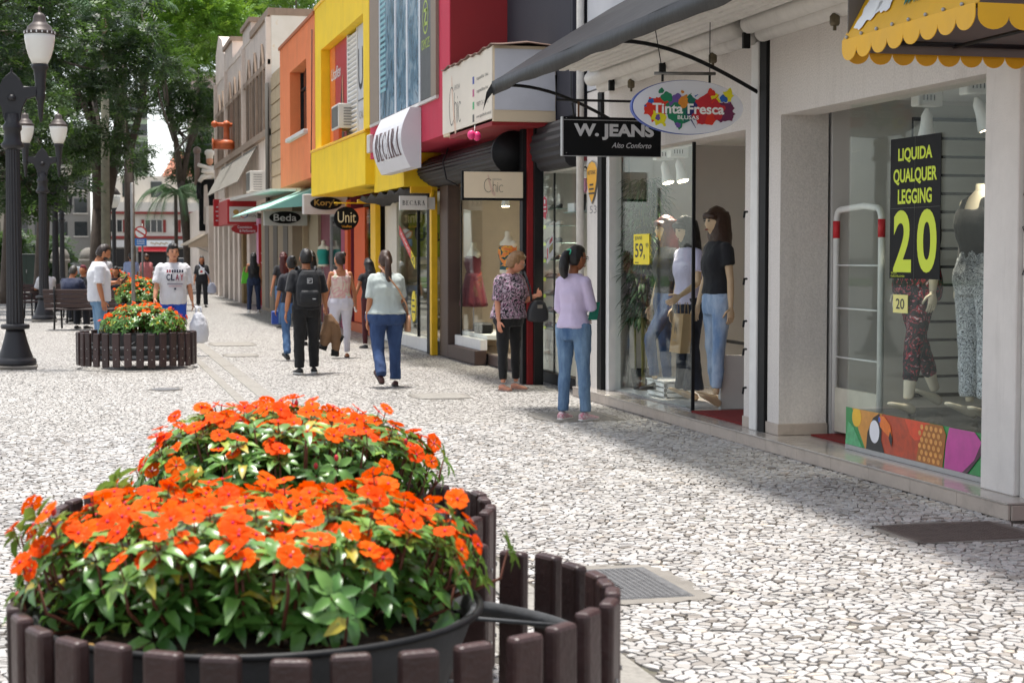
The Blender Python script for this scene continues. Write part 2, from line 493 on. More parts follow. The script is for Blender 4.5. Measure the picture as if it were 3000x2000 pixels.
# granite drain strips, laid as separate slabs
for k, (a, b) in enumerate(STRIPS):
    st = bpy.data.objects.new('kerb', None); COL.objects.link(st); struct(st); st.location = ((a+b)/2, 5, 0)
    y = 4.6; r = random.Random(k)
    while y < 70:
        L = r.uniform(0.85, 1.15)
        MB().box(a, b, y+0.006, y+L-0.006, -0.05, 0.003+r.uniform(0, 0.005)).build('kerb_stone', m_granite, st, bevel=0.006)
        y += L
for nm, a, b, c, d, lab in COVERS:
    t = thing('manhole_cover', lab, 'cover', ((a+b)/2, (c+d)/2, 0), group='cover plates in the pavement')
    mt = m_ironrust if nm == 'shop' else (m_granite if nm in ('queue', 'late', 'mid', 'small') else m_iron)
    mi = 0.075 if nm == 'near' else 0.02
    loop = []
    rr = random.Random(9)
    for s_ in range(40):
        ang = 2*math.pi*s_/40; ca, sa = math.cos(ang), math.sin(ang)
        q = 1/max(abs(ca), abs(sa)); q = q**0.6
        loop.append(((a+b)/2 + ca*q*(b-a)/2*1.10*(1+rr.uniform(-.05,.05)), (c+d)/2 + sa*q*(d-c)/2*1.08*(1+rr.uniform(-.04,.04)), -0.012))
    MB().prism(loop, (0, 0, 0.0135)).build('collar', m_conc, t)
    MB().box(a+mi, b-mi, c+mi, d-mi, -0.01, 0.0030).build('frame', mt, t)
    pl = MB()
    A, B, C_, D_ = a+mi+.02, b-mi-.02, c+mi+.02, d-mi-.02
    pl.box(A, B, C_, D_, 0.0, 0.0055)
    if nm in ('near', 'shop', 'queue'):
        st = 0.03
        yy = C_+0.02
        while yy < D_-0.02:
            xx = A+0.02
            while xx < B-0.02:
                pl.box(xx-.009, xx+.009, yy-.004, yy+.004, 0.0055, 0.0068); xx += st
            yy += st*0.6
    pl.build('plate', mt, t, bevel=0.0)
    if nm == 'near':
        for yy in (C_+.06, D_-.06):
            MB().box(A+.03, A+.075, yy-.012, yy+.012, 0.0056, 0.0075).build('lift_hole', M('hole_black', '#151414', .9), t)
        wl_ = MB()
        for q in range(9):
            yy = (C_+D_)/2 - 0.14 + q*0.035; xx = (A+B)/2 - 0.09
            wl_.box(xx-.028, xx+.028, yy-.004, yy+.004, 0.0056, 0.0078); wl_.box(xx+(.02 if q % 2 else -.026), xx+(.026 if q % 2 else -.02), yy, yy+.016, 0.0056, 0.0078)
        wl_.build('lettering', M('hole_black', '#151414', .9), t)
t = thing('manhole_cover', 'round flat iron cover in the sunlit paving left of the drain strip', 'cover', (0.9, 20.3, 0), group='cover plates in the pavement')
MB().lathe([(0.20, -0.012), (0.20, 0.003), (0.0, 0.003)], (0.9, 20.3, 0), 32, sm=False).build('collar', m_conc, t)
MB().lathe([(0.17, 0.0), (0.17, 0.007), (0.155, 0.009), (0.0, 0.009)], (0.9, 20.3, 0), 32, sm=False).build('plate', m_iron, t)
# ---------------------------------------------------------------- buildings
m_white = M('white_plaster', '#dcd7d2', 0.9, 0.08, 3, 0.25, 90, streak=0.30)
m_stucco = M('rough_stucco', '#dbd5cf', 0.95, 0.14, 60, 0.6, 70, streak=0.22)
m_whitep = M('white_paint', '#e2e1de', 0.5, 0.06, 8, 0.05, 40, streak=0.18)
m_offw = M('offwhite_metal', '#cfcbc5', 0.5, 0.10, 10, 0.1, 40, streak=0.35)
m_tile = M('beige_tile', '#b9aca0', 0.4, 0.14, 4, 0.15, 30, dirt=0.45)
m_tiletop = M('polished_tile', '#b3aba2', 0.14, 0.12, 5, 0.0, dirt=0.35)
m_black = M('black_paint', '#131314', 0.6, 0.2, 10, spec=0.3)
m_blk2 = M('black_metal', '#1a1a1b', 0.5, 0.5, 5, 0.3, 12, spec=0.3)
m_steel = M('dull_steel', '#7c7a76', 0.4, 0.2, 15, metal=0.7)
m_red = M('crimson_paint', '#c22a48', 0.75, 0.05, 3, 0.25, 40, streak=0.30)
m_redd = M('crimson_shaded', '#8f2026', 0.7, 0.06, 3, 0.1, 60)  # crimson with the shade of side wall and soffit put into its colour
m_navy = M('navy_wall', '#2c2c36', 0.8, 0.08, 3)
m_yel = M('yellow_paint', '#f0cb1c', 0.75, 0.08, 2, 0.25, 40, streak=0.30)
m_yeld = M('yellow_metal', '#eab814', 0.45, 0.08, 6, streak=0.15)
m_ora = M('orange_paint', '#e6824f', 0.85, 0.09, 2.0, 0.25, 40, streak=0.30)
m_orad = M('orange_paint_deep', '#c9541f', 0.7, 0.08, 4)
m_old = M('old_plaster', '#e2d3c7', 0.95, 0.12, 2, 0.5, 30, streak=0.5)
m_oldtrim = M('old_trim', '#9c8979', 0.95, 0.15, 4, 0.4, 40, streak=0.5)
m_peel = patterned('peeling_white', [(0.0, '#5a524a'), (0.36, '#8a8076'), (0.40, '#ddd9cf'), (0.62, '#e6e2da'), (0.68, '#d8c49a')], 1.3, 8, 0.6, 'LINEAR', 0.9)
m_beige = M('beige_stone', '#b3a083', 0.9, 0.12, 4, 0.3, 40, streak=0.3)
m_brown = M('brown_wood', '#4c3a32', 0.55, 0.15, 5, 0.2, 30)
m_shut = M('grey_shutter', '#2e2d2f', 0.6, 0.2, 8, 0.1, 30, spec=0.3)
m_cream = M('cream_sign', '#d9c5a8', 0.5, 0.05, 2)
m_creaml = M('cream_light', '#ded4c4', 0.5, 0.05, 2)
m_grey = M('grey_panel', '#8d8a86', 0.6, 0.06, 3)
m_greyw = M('interior_grey', '#c9c6c2', 0.85, 0.05, 2)
m_dgrey = M('interior_dark', '#57544f', 0.85, 0.08, 2)
m_frame = M('alu_frame', '#a9a9a9', 0.4, 0.08, 10, metal=0.5)
m_glass = glass_mat()
m_darkg = M('dark_glass', '#20252a', 0.08, 0.2, 3, spec=0.8)
m_rubber = M('black_rubber', '#171717', 0.7)
m_wpr = M('white_print', '#f2f2f0', 0.5, 0.02)
m_gpr = M('grey_print', '#c9c9cb', 0.5, 0.02)
m_bpr = M('black_print', '#191919', 0.5, 0.02)
m_lime = M('lime_print', '#cfe02a', 0.5, 0.02)
m_signblk = M('sign_black', '#0e0f11', 0.6, 0.05, 3, spec=0.2)
m_rpr = M('red_print', '#d02a33', 0.5, 0.03)
m_ypr = M('yellow_print', '#f2dc1e', 0.5, 0.03)
m_wood = M('warm_wood', '#9a6a42', 0.6, 0.2, 6)
m_redmat = M('red_carpet', '#7a1713', 0.95, 0.15, 40, 0.4, 200)

# ---- white building with the two clothes shops
WB = thing('shop_building', 'white stucco building with two clothes shops behind a beige tiled step', 'building', (5.6, 13.5, 0))
# step: tiles as parts
stp = MB().box(5.335, 9.0, 8.99, 18.30, -0.03, 0.092).build('step_core', m_conc, WB)
y = 8.985; k = 0
while y < 18.28:
    y2 = min(y+0.62, 18.30)
    MB().box(5.318, 5.336, y+0.0015, y2-0.0015, 0.0, 0.090).build('step_tile', m_tile, WB, bevel=0.002)
    MB().box(5.312, 5.52, y+0.0015, y2-0.0015, 0.0922, 0.105).build('step_tile', m_tiletop, WB, bevel=0.002)
    y = y2; k += 1
MB().box(5.336, 5.9, 8.972, 8.984, 0.0, 0.090).build('step_tile', m_tile, WB, bevel=0.002)
MB().box(5.52, 9.0, 8.99, 18.30, 0.092, 0.1035).build('shop_floor', m_tiletop, WB)
# columns and wall pieces
wl1 = MB()
wl1.box(5.50, 5.90, 17.86, 18.34, 0.105, 3.40)               # far left pier
wl1.box(5.50, 5.80, 13.62, 17.86, 2.655, 3.40)               # lintel, jeans
wl1.box(5.50, 5.80, 13.42, 13.62, 0.105, 3.40)
wl1.box(5.50, 5.92, 12.86, 13.10, 0.105, 3.40)               # pier
wl1.box(5.50, 5.80, 9.63, 12.86, 2.72, 3.40)                 # lintel, second shop
wall1 = wl1.build('wall', m_stucco, WB)
MB().box(5.498, 5.95, 9.23, 9.63, 0.105, 3.40).build('pier', m_white, WB, bevel=0.006)
MB().box(5.53, 5.74, 9.14, 9.225, 0.02, 3.2).build('downpipe_cover', m_offw, WB, bevel=0.01)
MB().box(5.488, 5.93, 12.85, 13.115, 0.1055, 0.20).build('skirting', m_tile, WB, bevel=0.004)
MB().box(5.488, 5.81, 13.41, 13.63, 0.1055, 0.20).build('skirting', m_tile, WB, bevel=0.004)
MB().box(5.46, 5.60, 13.26, 13.41, 0.105, 3.36).build('shutter_guide', m_whitep, WB, bevel=0.006)
MB().box(5.475, 5.60, 13.115, 13.255, 0.105, 3.36).build('shutter_slot', m_black, WB)
MB().box(5.47, 5.62, 17.70, 17.85, 0.105, 3.36).build('shutter_slot', m_black, WB)
MB().box(5.52, 5.66, 17.58, 17.69, 0.105, 2.65).build('window_frame', m_whitep, WB, bevel=0.004)
for z in (1.95, 1.38, 0.78, 1.02, 0.45):
    MB().tube([(5.47, 13.50, z), (5.44, 13.48, z), (5.43, 13.47, z-0.05)], 0.011, 6).build('hook', m_black, WB)
# upper floor
up = MB(); up.box(5.50, 9.0, 9.2, 18.35, 3.42, 9.0)
up.build('upper_wall', m_greyw if False else M('pale_grey_wall', '#c3c4c8', 0.9, 0.06, 3, 0.3, 70, streak=0.2), WB)
MB().tube([(5.44, 18.42, 0.0), (5.44, 18.42, 7.5)], 0.045, 10).build('downpipe', m_offw, WB)
MB().box(5.36, 5.40, 18.46, 18.60, 3.3, 8.0).build('corner_strip', m_navy, WB)
# rolled shutters and ribbed soffit under the awning: long rounded bars
m_rib = M('shutter_white', '#dcd8d1', 0.5, 0.08, 10, 0.1, 40, streak=0.30)
for y0, y1 in ((13.32, 17.55), (9.25, 13.08)):
    for xx, zz, rr in ((5.425, 3.405, .072), (5.305, 3.475, .080)):
        MB().tube([(xx, y0, zz), (xx, y1, zz)], rr, 14).build('shutter_slat', m_rib, WB)
    MB().box(5.22, 5.50, y0, y1, 3.56, 3.80).build('shutter_casing', m_rib, WB)
for k in range(5):
    x0 = 4.76 + k*0.094
    MB().prism([(x0, 9.3, 3.56-.006*k), (x0+.010, 9.3, 3.525-.006*k), (x0+.072, 9.3, 3.525-.006*k), (x0+.082, 9.3, 3.56-.006*k)], (0, 17.30-9.3-.05*k, 0)).build('soffit_slat', m_rib, WB)
MB().box(4.75, 5.24, 9.3, 17.2, 3.575, 3.59).build('soffit_backing', m_black, WB)
for yy in (16.9, 15.3, 13.2, 10.9):
    MB().box(5.30, 5.36, yy-0.018, yy+0.018, 3.29, 3.42).build('bracket', m_blk2, WB)
for yy in (16.4, 14.1, 11.6):
    MB().lathe([(0.03, 0), (0.038, 0.015), (0.038, 0.07), (0.02, 0.09)], (5.38, yy, 3.27), 10).box(5.37, 5.39, yy-.01, yy+.01, 3.235, 3.275).build('lock_housing', M('brass_dull', '#6e6450', 0.5, 0.3, 20, metal=0.5), WB)

# black sheet awning over the shops
AW = thing('sheet_awning', 'long black sheet metal awning over the jeans shop', 'awning', (4.8, 12.5, 3.3))
def wavy(x, y): return 0.010*math.sin(y*2.1+x*2)+0.006*math.sin(y*5.3)
N = 60; vs = []; fs = []
ys = [7.2 + (17.45-7.2)*k/N for k in range(N+1)]
prof = [(5.50, 4.22), (5.1, 3.97), (4.7, 3.72), (4.3, 3.46), (4.19, 3.40)]
for y_ in ys:
    for x_, z_ in prof: vs.append((x_, y_, z_ + wavy(x_, y_)*0.5))
n = len(prof)
for a in range(N):
    for b in range(n-1): fs.append((a*n+b, a*n+b+1, (a+1)*n+b+1, (a+1)*n+b))
o = MB().add(vs, fs, 0, True).build('sheet', m_blk2, AW)
sm = o.modifiers.new('solid', 'SOLIDIFY'); sm.thickness = 0.012
vs = []; fs = []
for k, y_ in enumerate(ys):
    for j, (dx, z_) in enumerate(((0, 3.41), (-0.006, 3.35), (0.01, 3.275))):
        vs.append((4.19+dx+wavy(1, y_)*(0.4+j*0.6), y_, z_ + (wavy(2, y_*1.4)*0.7 if j == 2 else 0)))
for a in range(N):
    for b in range(2): fs.append((a*3+b, a*3+b+1, (a+1)*3+b+1, (a+1)*3+b))
o = MB().add(vs, fs, 0, True).build('valance', m_blk2, AW); sm = o.modifiers.new('solid', 'SOLIDIFY'); sm.thickness = 0.01
MB().add([(4.19, 17.45, 3.41), (4.19, 17.45, 3.29), (4.14, 17.50, 3.22), (4.10, 17.52, 3.10), (4.13, 17.48, 3.30)], [(0, 1, 2, 3, 4)]).build('loose_flap', m_blk2, AW)
for yy in (17.0, 13.28, 9.6):
    pts = []
    for k in range(13):
        t = k/12; pts.append((5.49 - 1.22*t, yy, 2.93 + 0.40*math.sin(t*math.pi/2)))
    MB().tube(pts, 0.017, 8).build('support_arm', m_black, AW)

# next house on the near side, just entering the frame
NB = thing('neighbour_wall', 'strip of dusty pink wall at the right edge of the frame', 'wall', (5.8, 8, 0))
MB().box(5.72, 7.5, 5.5, 9.13, 0, 3.3).build('wall', M('dusty_pink', '#b07a80', 0.9, 0.1, 3, 0.2, 50, streak=0.3), NB)
MB().box(5.62, 5.72, 5.5, 9.13, 0.50, 0.53).build('ledge', m_offw, NB)
gfm = m_bpr
gz = [(1.93, 0.16), (1.70, 0.13), (1.44, 0.20)]
for k, (z, h) in enumerate(gz):
    c = Vector((5.527, 9.18, z))
    s = [[(0, -.5), (.3, -.15), (-.35, .1), (0, .5), (.3, -.15)], [(0, -.5), (0, .0), (-.45, .4), (.45, .45), (0, 0)], [(0, -.5), (0, .15), (-.4, .1), (.1, .5), (.15, .2)]][k]
    MB().tube([c + Vector((-.001, -a*0.09, b*h)) for a, b in s], 0.0035, 5).build('scribble', m_bpr, WB)

# ---- jeans shop interior
def room(parent, x0, x1, y0, y1, z0, z1, m_back, m_ceil, m_floor=None):
    MB().box(x0, x1, y1, y1+0.05, z0, z1).build('inner_wall', m_back, parent)
    MB().box(x1, x1+0.05, y0, y1, z0, z1).build('inner_wall', m_back, parent)
    MB().box(x0, x1, y0-0.05, y0, z0, z1).build('inner_wall', m_back, parent)
    MB().box(x0, x1, y0, y1, z1, z1+0.04).build('inner_ceiling', m_ceil, parent)
    if m_floor: MB().box(x0, x1, y0, y1, z0-0.02, z0+0.001).build('inner_floor', m_floor, parent)
room(WB, 5.83, 8.6, 13.45, 17.80, 0.106, 2.80, m_greyw, m_whitep)
room(WB, 5.95, 8.8, 9.40, 12.84, 0.106, 2.86, m_greyw, m_whitep)
MB().box(5.90, 6.9, 15.2, 15.26, 0.106, 0.62).build('plinth', m_greyw, WB)
MB().box(6.55, 6.60, 13.5, 17.2, 0.66, 0.69).build('rail', m_black, WB)
# glass of the jeans window: two panes with a black edge profile
for (a, b) in ((16.33, 17.58), (15.17, 16.32)):
    MB().box(5.595, 5.605, a, b, 0.115, 2.645).build('pane', m_glass, WB)
MB().box(5.585, 5.615, 15.145, 15.168, 0.106, 2.65).build('glass_edge', m_black, WB)
MB().box(5.58, 5.62, 15.17, 17.58, 0.1055, 0.118).build('sill_profile', m_frame, WB)
MB().box(5.62, 6.30, 15.4, 17.75, 0.1055, 0.125).build('display_floor', m_greyw, WB)
# second shop: vitrine glass with printed band
for (a, b) in ((10.75, 11.88), (9.64, 10.74)):
    MB().box(5.640, 5.650, a, b, 0.14, 2.73).build('pane', m_glass, WB)
MB().box(5.655, 7.0, 11.868, 11.878, 0.42, 2.73).build('pane', m_glass, WB)
MB().box(5.630, 5.66, 9.64, 11.88, 0.1055, 0.14).build('sill_profile', m_frame, WB)
MB().box(5.67, 6.9, 9.64, 11.86, 0.1055, 0.405).build('display_platform', M('dark_polish', '#4a4b4d', 0.15, 0.1, 4), WB)
# slat wall at the back of the second shop
for k in range(15):
    z = 0.42 + k*0.152
    MB().box(6.66, 8.7, 12.80, 12.815, z+0.012, z+0.140).build('slat', M('slatwall', '#b9b7b2', 0.6, 0.06, 4), WB)
MB().box(6.655, 8.7, 12.818, 12.838, 0.4, 2.72).build('slat_backing', m_black, WB)
# mats
tag(MB().box(5.53, 6.5, 13.66, 15.0, 0.1056, 0.118).build('door_mat', m_redmat), 'dark red mat in the doorway of the jeans shop', 'mat', 'red entrance mats')
tag(MB().box(5.75, 6.7, 11.95, 12.78, 0.1056, 0.118).build('door_mat', m_redmat), 'dark red mat behind the pillar at the entrance with the white gate', 'mat', 'red entrance mats')

# poster band on the vitrine (flat printed fruit and toucan picture)
def band():
    P = thing('fruit_banner', 'printed banner of tropical fruit and a bird along the shop window base', 'banner', (5.63, 10.8, 0.14))
    X = 5.632; Y0, Y1, Z0, Z1 = 11.875, 9.645, 0.142, 0.425
    def pt(u, v, d=0.0): return (X-d, Y0+(Y1-Y0)*u, Z0+(Z1-Z0)*v)
    def shp(name, pts, mat, lay):
        flat(name, [pt(min(1, max(0, u)), min(1, max(0, v)), 0.0012*lay) for u, v in pts], mat, P)
    def ell(u, v, a, b, n=22, rot=0.0):
        r = []
        for i in range(n):
            t = 2*math.pi*i/n; x = a*math.cos(t); y_ = b*math.sin(t)
            asp = abs(Y1-Y0)/(Z1-Z0)
            xx = x*math.cos(rot) - y_/asp*math.sin(rot); yy = x*asp*math.sin(rot) + y_*math.cos(rot)
            r.append((u+xx, v+yy))
        return r
    MB().prism([pt(0, 0), pt(1, 0), pt(1, 1), pt(0, 1)], (0.006, 0, 0)).build('sheet', M('ban_green', '#2f8f4c', .4, .2, 14), P)
    shp('printed_mango', [(0.05, 1), (0.30, 1), (0.28, 0), (0.15, 0), (0.10, .45)], M('ban_mango', '#d9963f', .4, .2, 9), 1)
    shp('printed_banana', ell(.085, .78, .035, .26, rot=.4), M('ban_banana', '#eebc2c', .4, .1, 9), 2)
    shp('printed_leaf', [(0, .1), (.02, .62), (.06, .5), (.13, 0), (0.0, 0)], M('ban_leaf', '#59b37a', .4, .35, 20), 2)
    shp('printed_guava', [(.27, 1), (.52, 1), (.55, .6), (.51, 0), (.27, 0)], M('ban_guava', '#b9441f', .4, .3, 16), 2)
    shp('printed_papaya', [(.43, 1), (.60, 1), (.57, .60), (.50, .50), (.47, .62)], M('ban_papaya', '#df4a22', .4, .2, 12), 3)
    shp('printed_bird', [(.16, 0), (.17, .45), (.21, .85), (.255, 1), (.275, .80), (.27, .3), (.295, 0)], M('ban_black', '#17181c', .4, .1), 4)
    shp('printed_bib', ell(.222, .50, .036, .30), M('ban_white', '#e9eaf0', .4, .05), 5)
    shp('printed_beak', [(.255, .93), (.29, .95), (.335, .75), (.35, .42), (.345, .22), (.325, .45), (.29, .55), (.262, .66)], M('ban_beak', '#ee7a1f', .4, .25, 10), 5)
    shp('printed_beak_tip', [(.335, .60), (.352, .42), (.345, .18), (.325, .42)], M('ban_black', '#17181c'), 6)
    shp('printed_eye', ell(.258, .84, .008, .07), M('ban_eye', '#3a63c9', .4), 6)
    shp('printed_pineapple', [(.51, 0), (.53, .45), (.57, .95), (.61, 1), (.68, 1), (.70, .8), (.68, 0)], M('ban_pine', '#a8641d', .4, .2, 9), 4)
    rr = random.Random(4)
    for i in range(5):
        for j in range(6):
            u = .535+.03*i+(.013 if j % 2 else 0); v = .1+.155*j
            if u < .69 and v < .97: shp('printed_pineapple_scale', ell(u, v, .010, .065, 10), M('ban_scale', '#e0a052', .4, .3, 30), 5)
    shp('printed_dragonfruit', [(.69, 0), (.70, .6), (.72, 1), (.87, 1), (.92, .75), (.86, .2), (.80, 0)], M('ban_pink', '#c2489b', .4, .15, 12), 4)
    shp('printed_shadow', [(.80, 0), (.87, .35), (.92, .9), (.95, .9), (.91, .5), (.83, 0)], M('ban_plum', '#4a1f3c', .4), 5)
    for k in range(8):
        a = 1.2+k*0.42; shp('printed_petal', ell(.955+.022*math.cos(a), .25+.26*math.sin(a), .022, .085, 14, rot=0.3*k), M('ban_petal', '#dd4420', .4, .3, 20), 6)
    shp('printed_flower_heart', ell(.955, .22, .018, .13), M('ban_heart', '#e8a23a', .4, .3, 30), 7)
band()

# LIQUIDA poster on the glass
def poster(name, lab, X, y0, y1, z0, z1, mat):
    P = thing(name, lab, 'poster', (X, (y0+y1)/2, z0))
    MB().box(X-0.004, X, min(y0, y1), max(y0, y1), z0, z1).build('sheet', mat, P)
    return P
P = poster('sale_poster', 'tall black poster with lime lettering LIQUIDA QUALQUER LEGGING 20', 5.636, 11.18, 10.44, 1.415, 2.41, m_signblk)
cx = 10.81
for s_, z, h, w in (('LIQUIDA', 2.285, .105, .50), ('QUALQUER', 2.135, .115, .64), ('LEGGING', 1.995, .105, .50)):
    text('lettering', s_, (5.6305, cx, z), STY, UPZ, w, h, m_lime, P, bold=0.03)
text('lettering', '2', (5.6305, 10.985, 1.68), STY, UPZ, .27, .44, m_lime, P, bold=0.03)
text('lettering', '0', (5.6305, 10.625, 1.68), STY, UPZ, .28, .44, m_lime, P, bold=0.03)
text('lettering', '*EXCETO', (5.6305, 11.11, 1.455), STY, UPZ, .09, .014, m_lime, P)
text('lettering', 'FLARE E PELUCIADA', (5.6305, 11.05, 1.432), STY, UPZ, .21, .014, m_lime, P)
MB().box(5.6308, 5.6318, 10.44, 11.18, 1.913, 1.915).box(5.6308, 5.6318, 10.809, 10.811, 1.415, 2.41).build('fold_line', M('fold', '#5d5f58', .5), P)
P = poster('price_card', 'small pale yellow card reading 20 on the printed leggings', 5.637, 11.12, 10.90, 1.17, 1.30, M('pale_yellow', '#e6e08a', .5, .05))
text('lettering', '20', (5.6315, 11.01, 1.235), STY, UPZ, .13, .075, m_bpr, P, bold=0.01)
P = poster('price_card', 'bright yellow card reading JEANS 59,99 on the jeans shop glass', 5.592, 16.93, 16.43, 1.485, 1.80, m_ypr)
text('lettering', 'JEANS', (5.5865, 16.77, 1.755), STY, UPZ, .24, .05, m_bpr, P, bold=0.008)
text('lettering', '59,', (5.5865, 16.72, 1.62), STY, UPZ, .32, .17, m_bpr, P, bold=0.012)
text('lettering', '99', (5.5865, 16.49, 1.68), STY, UPZ, .09, .05, m_bpr, P, bold=0.008)
MB().box(5.5855, 5.5865, 16.76, 16.88, 1.50, 1.51).build('small_print', m_bpr, P)

# the house number and the shield plate on the far pier
text('house_number', '53', (5.498, 18.1, 2.09), STY, UPZ, .26, .085, M('faded_ink', '#8f8c88', .8), WB)
S = thing('shield_plate', 'yellow shield shaped security plate on the white pier', 'plate', (5.49, 18.1, 2.0))
def shield(sc):
    return [(5.49, 18.1 + sc*a, 2.42 + sc*b) for a, b in ((-.20, .12), (-.12, .19), (0, .215), (.12, .19), (.20, .12), (.19, -.02), (.10, -.18), (0, -.27), (-.10, -.18), (-.19, -.02))]
MB().prism(shield(1.0), (-.008, 0, 0)).build('rim', m_steel, S)
MB().prism([(x-.008, y_, z) for x, y_, z in shield(.93)], (-.003, 0, 0)).build('face', M('shield_yellow', '#e2a412', .5, .05), S)
text('lettering', 'NETTONIC', (5.4775, 18.1, 2.5), STY, UPZ, .30, .045, m_bpr, S, bold=.01)
for k in range(3): MB().box(5.4765, 5.4775, 18.03-.02*k, 18.17+.02*k, 2.355-k*.048, 2.375-k*.048).build('small_print', m_bpr, S)
# ---- signs hung over the pavement
def hang_sign_tinta():
    S = thing('hanging_sign', 'white oval hanging sign with paint splashes reading Tinta Fresca', 'sign', (4.82, 13.2, 2.6))
    c = Vector((4.82, 13.2, 2.795)); rx, rz = 0.485, 0.222
    MB().prism(ellipse(c, CAMX, UPZ, rx, rz, 64), (0, 0.05, 0)).build('edge', M('sign_blue', '#2b4ba0', .4, .05), S)
    MB().prism([p + Vector((0.006, -0.003, 0)) for p in ellipse(c, CAMX, UPZ, rx*0.99, rz*0.985, 64)], (0, 0.01, 0)).build('face', M('sign_white', '#e4e6ee', .35, .03), S)
    def pt(u, v, lay): return c + Vector(((u-0.5)*2*rx, -0.004-0.0008*lay, (0.5-v)*2*rz))
    cnt = [0]
    sm = {'r': '#d9301c', 'R': '#c22230', 'g': '#0f7f57', 'G': '#0a6b5a', 'b': '#1f5fb4', 'p': '#6b4f9c', 'P': '#6a1f4e', 'y': '#e6dc1c', 'o': '#d98a2c', 'n': '#23246b'}
    rr = random.Random(11)
    def spl(u, v, r, col, lay, spikes=0, amp=.25):
        cnt[0] += 1; lay = lay*.9+cnt[0]*.022
        ph = [rr.uniform(0, 6.28) for _ in range(5)]; N = 40; loop = []
        for i in range(N):
            a = 2*math.pi*i/N; k = 1+amp*(.5*math.sin(2*a+ph[0])+.4*math.sin(3*a+ph[1])+.35*math.sin(5*a+ph[2]))
            if spikes: k *= 1+.35*max(0, math.sin(spikes*a+ph[3]))**3*rr.uniform(.3, 1.1)
            loop.append(pt(u + r*k*math.cos(a)*.47, v + r*k*math.sin(a), lay))
        MB().add(loop, [tuple(range(N))[::-1]]).build('paint_splash', M('splash_'+col, sm[col], .4, .08, 30), S)
    for q in [(.22,.52,.21,'r',1,9),(.29,.45,.15,'r',1,7),(.40,.56,.20,'g',2,5),(.46,.55,.20,'g',2,4),(.53,.52,.2,'G',3,5),(.58,.56,.17,'n',3,4),(.66,.50,.2,'R',4,5),(.63,.63,.16,'R',4,5),(.74,.56,.18,'R',5,3),(.82,.57,.19,'P',4,11),(.76,.62,.13,'P',4,9),(.26,.21,.05,'g',5,0),(.31,.32,.10,'g',3,0),(.40,.33,.08,'p',3,0),(.46,.40,.1,'o',5,4),(.71,.22,.07,'r',6,0),(.74,.34,.10,'y',3,6),(.86,.27,.10,'y',2,5),(.82,.33,.07,'b',6,0),(.17,.40,.05,'b',4,0),(.12,.49,.02,'b',4,0),(.24,.71,.12,'y',2,6),(.23,.70,.05,'p',6,0),(.42,.78,.09,'g',3,4),(.41,.83,.05,'p',4,0),(.62,.74,.08,'R',5,2),(.70,.72,.10,'r',5,0),(.29,.83,.03,'y',3,0),(.45,.22,.03,'o',4,0),(.87,.40,.02,'p',4,0),(.35,.38,.07,'p',2,4)]:
        spl(*q)
    for (u0, v0, u1, v1, col) in ((.52,.70,.57,.88,'n'),(.49,.33,.53,.24,'g'),(.56,.30,.59,.26,'b'),(.71,.42,.78,.25,'r'),(.60,.70,.58,.82,'r')):
        a = pt(u0, v0, 6); b = pt(u1, v1, 6); d = (b-a).normalized().cross(Vector((0, 1, 0)))*0.006
        MB().add([a-d, a+d, b+d*.3, b-d*.3], [(0, 1, 2, 3)]).build('paint_splash', M('splash_'+col, sm[col]), S)
    text('lettering', 'Tinta Fresca', pt(.503, .53, 9), CAMX, UPZ, rx*2*.645, .085, m_wpr, S, bold=.028)
    text('lettering', 'BLUSAS', pt(.50, .69, 9), CAMX, UPZ, rx*2*.19, .032, m_wpr, S, bold=.02)
    MB().tube([(4.53, 13.2, 3.065), (5.06, 13.2, 3.075)], 0.013, 8).build('bar', m_steel, S)
    for x in (4.60, 5.01): MB().tube([(x, 13.2, 3.0), (x, 13.2, 3.06)], 0.011, 6).build('clamp', m_black, S)
    for x, dx in ((4.60, -.06), (5.01, .02)): MB().tube([(x, 13.2, 3.07), (x+dx, 13.25, 3.5)], 0.004, 5).build('wire', m_black, S)
hang_sign_tinta()
def hang_sign_jeans():
    S = thing('hanging_sign', 'black rectangular hanging sign with silver letters W. JEANS Alto Conforto', 'sign', (4.9, 15.5, 2.5))
    MB().box(4.405, 5.39, 15.5, 15.57, 2.525, 2.895).build('box', m_signblk, S, bevel=.004)
    MB().box(4.400, 4.412, 15.495, 15.56, 2.525, 2.895).box(4.40, 5.39, 15.494, 15.5, 2.519, 2.527).box(4.412, 5.37, 15.496, 15.5, 2.862, 2.868).build('edge_strip', m_frame, S)
    text('lettering', 'W. JEANS', (4.915, 15.496, 2.755), CAMX, UPZ, .80, .155, m_gpr, S, bold=.045)
    text('lettering', 'Alto Conforto', (5.09, 15.496, 2.63), CAMX, UPZ, .40, .05, m_gpr, S, shear=.35, bold=.004)
    for x, z in ((4.44, 2.55), (4.44, 2.88)): MB().lathe([(.006, 0), (.004, .004)], (x, 15.494, z), 8).build('screw', m_frame, S)
    MB().tube([(4.34, 15.5, 3.28), (4.34, 15.5, 3.05), (5.46, 15.5, 3.05)], .012, 6).build('bracket', m_black, S)
    MB().tube([(4.80, 15.53, 2.895), (4.80, 15.53, 3.05)], .007, 6).build('hanger', m_black, S)
    MB().tube([(4.57, 15.53, 2.895), (4.57, 15.53, 3.05)], .010, 6).build('hanger', M('rusty', '#6b4a30', .8, .3, 30), S)
hang_sign_jeans()

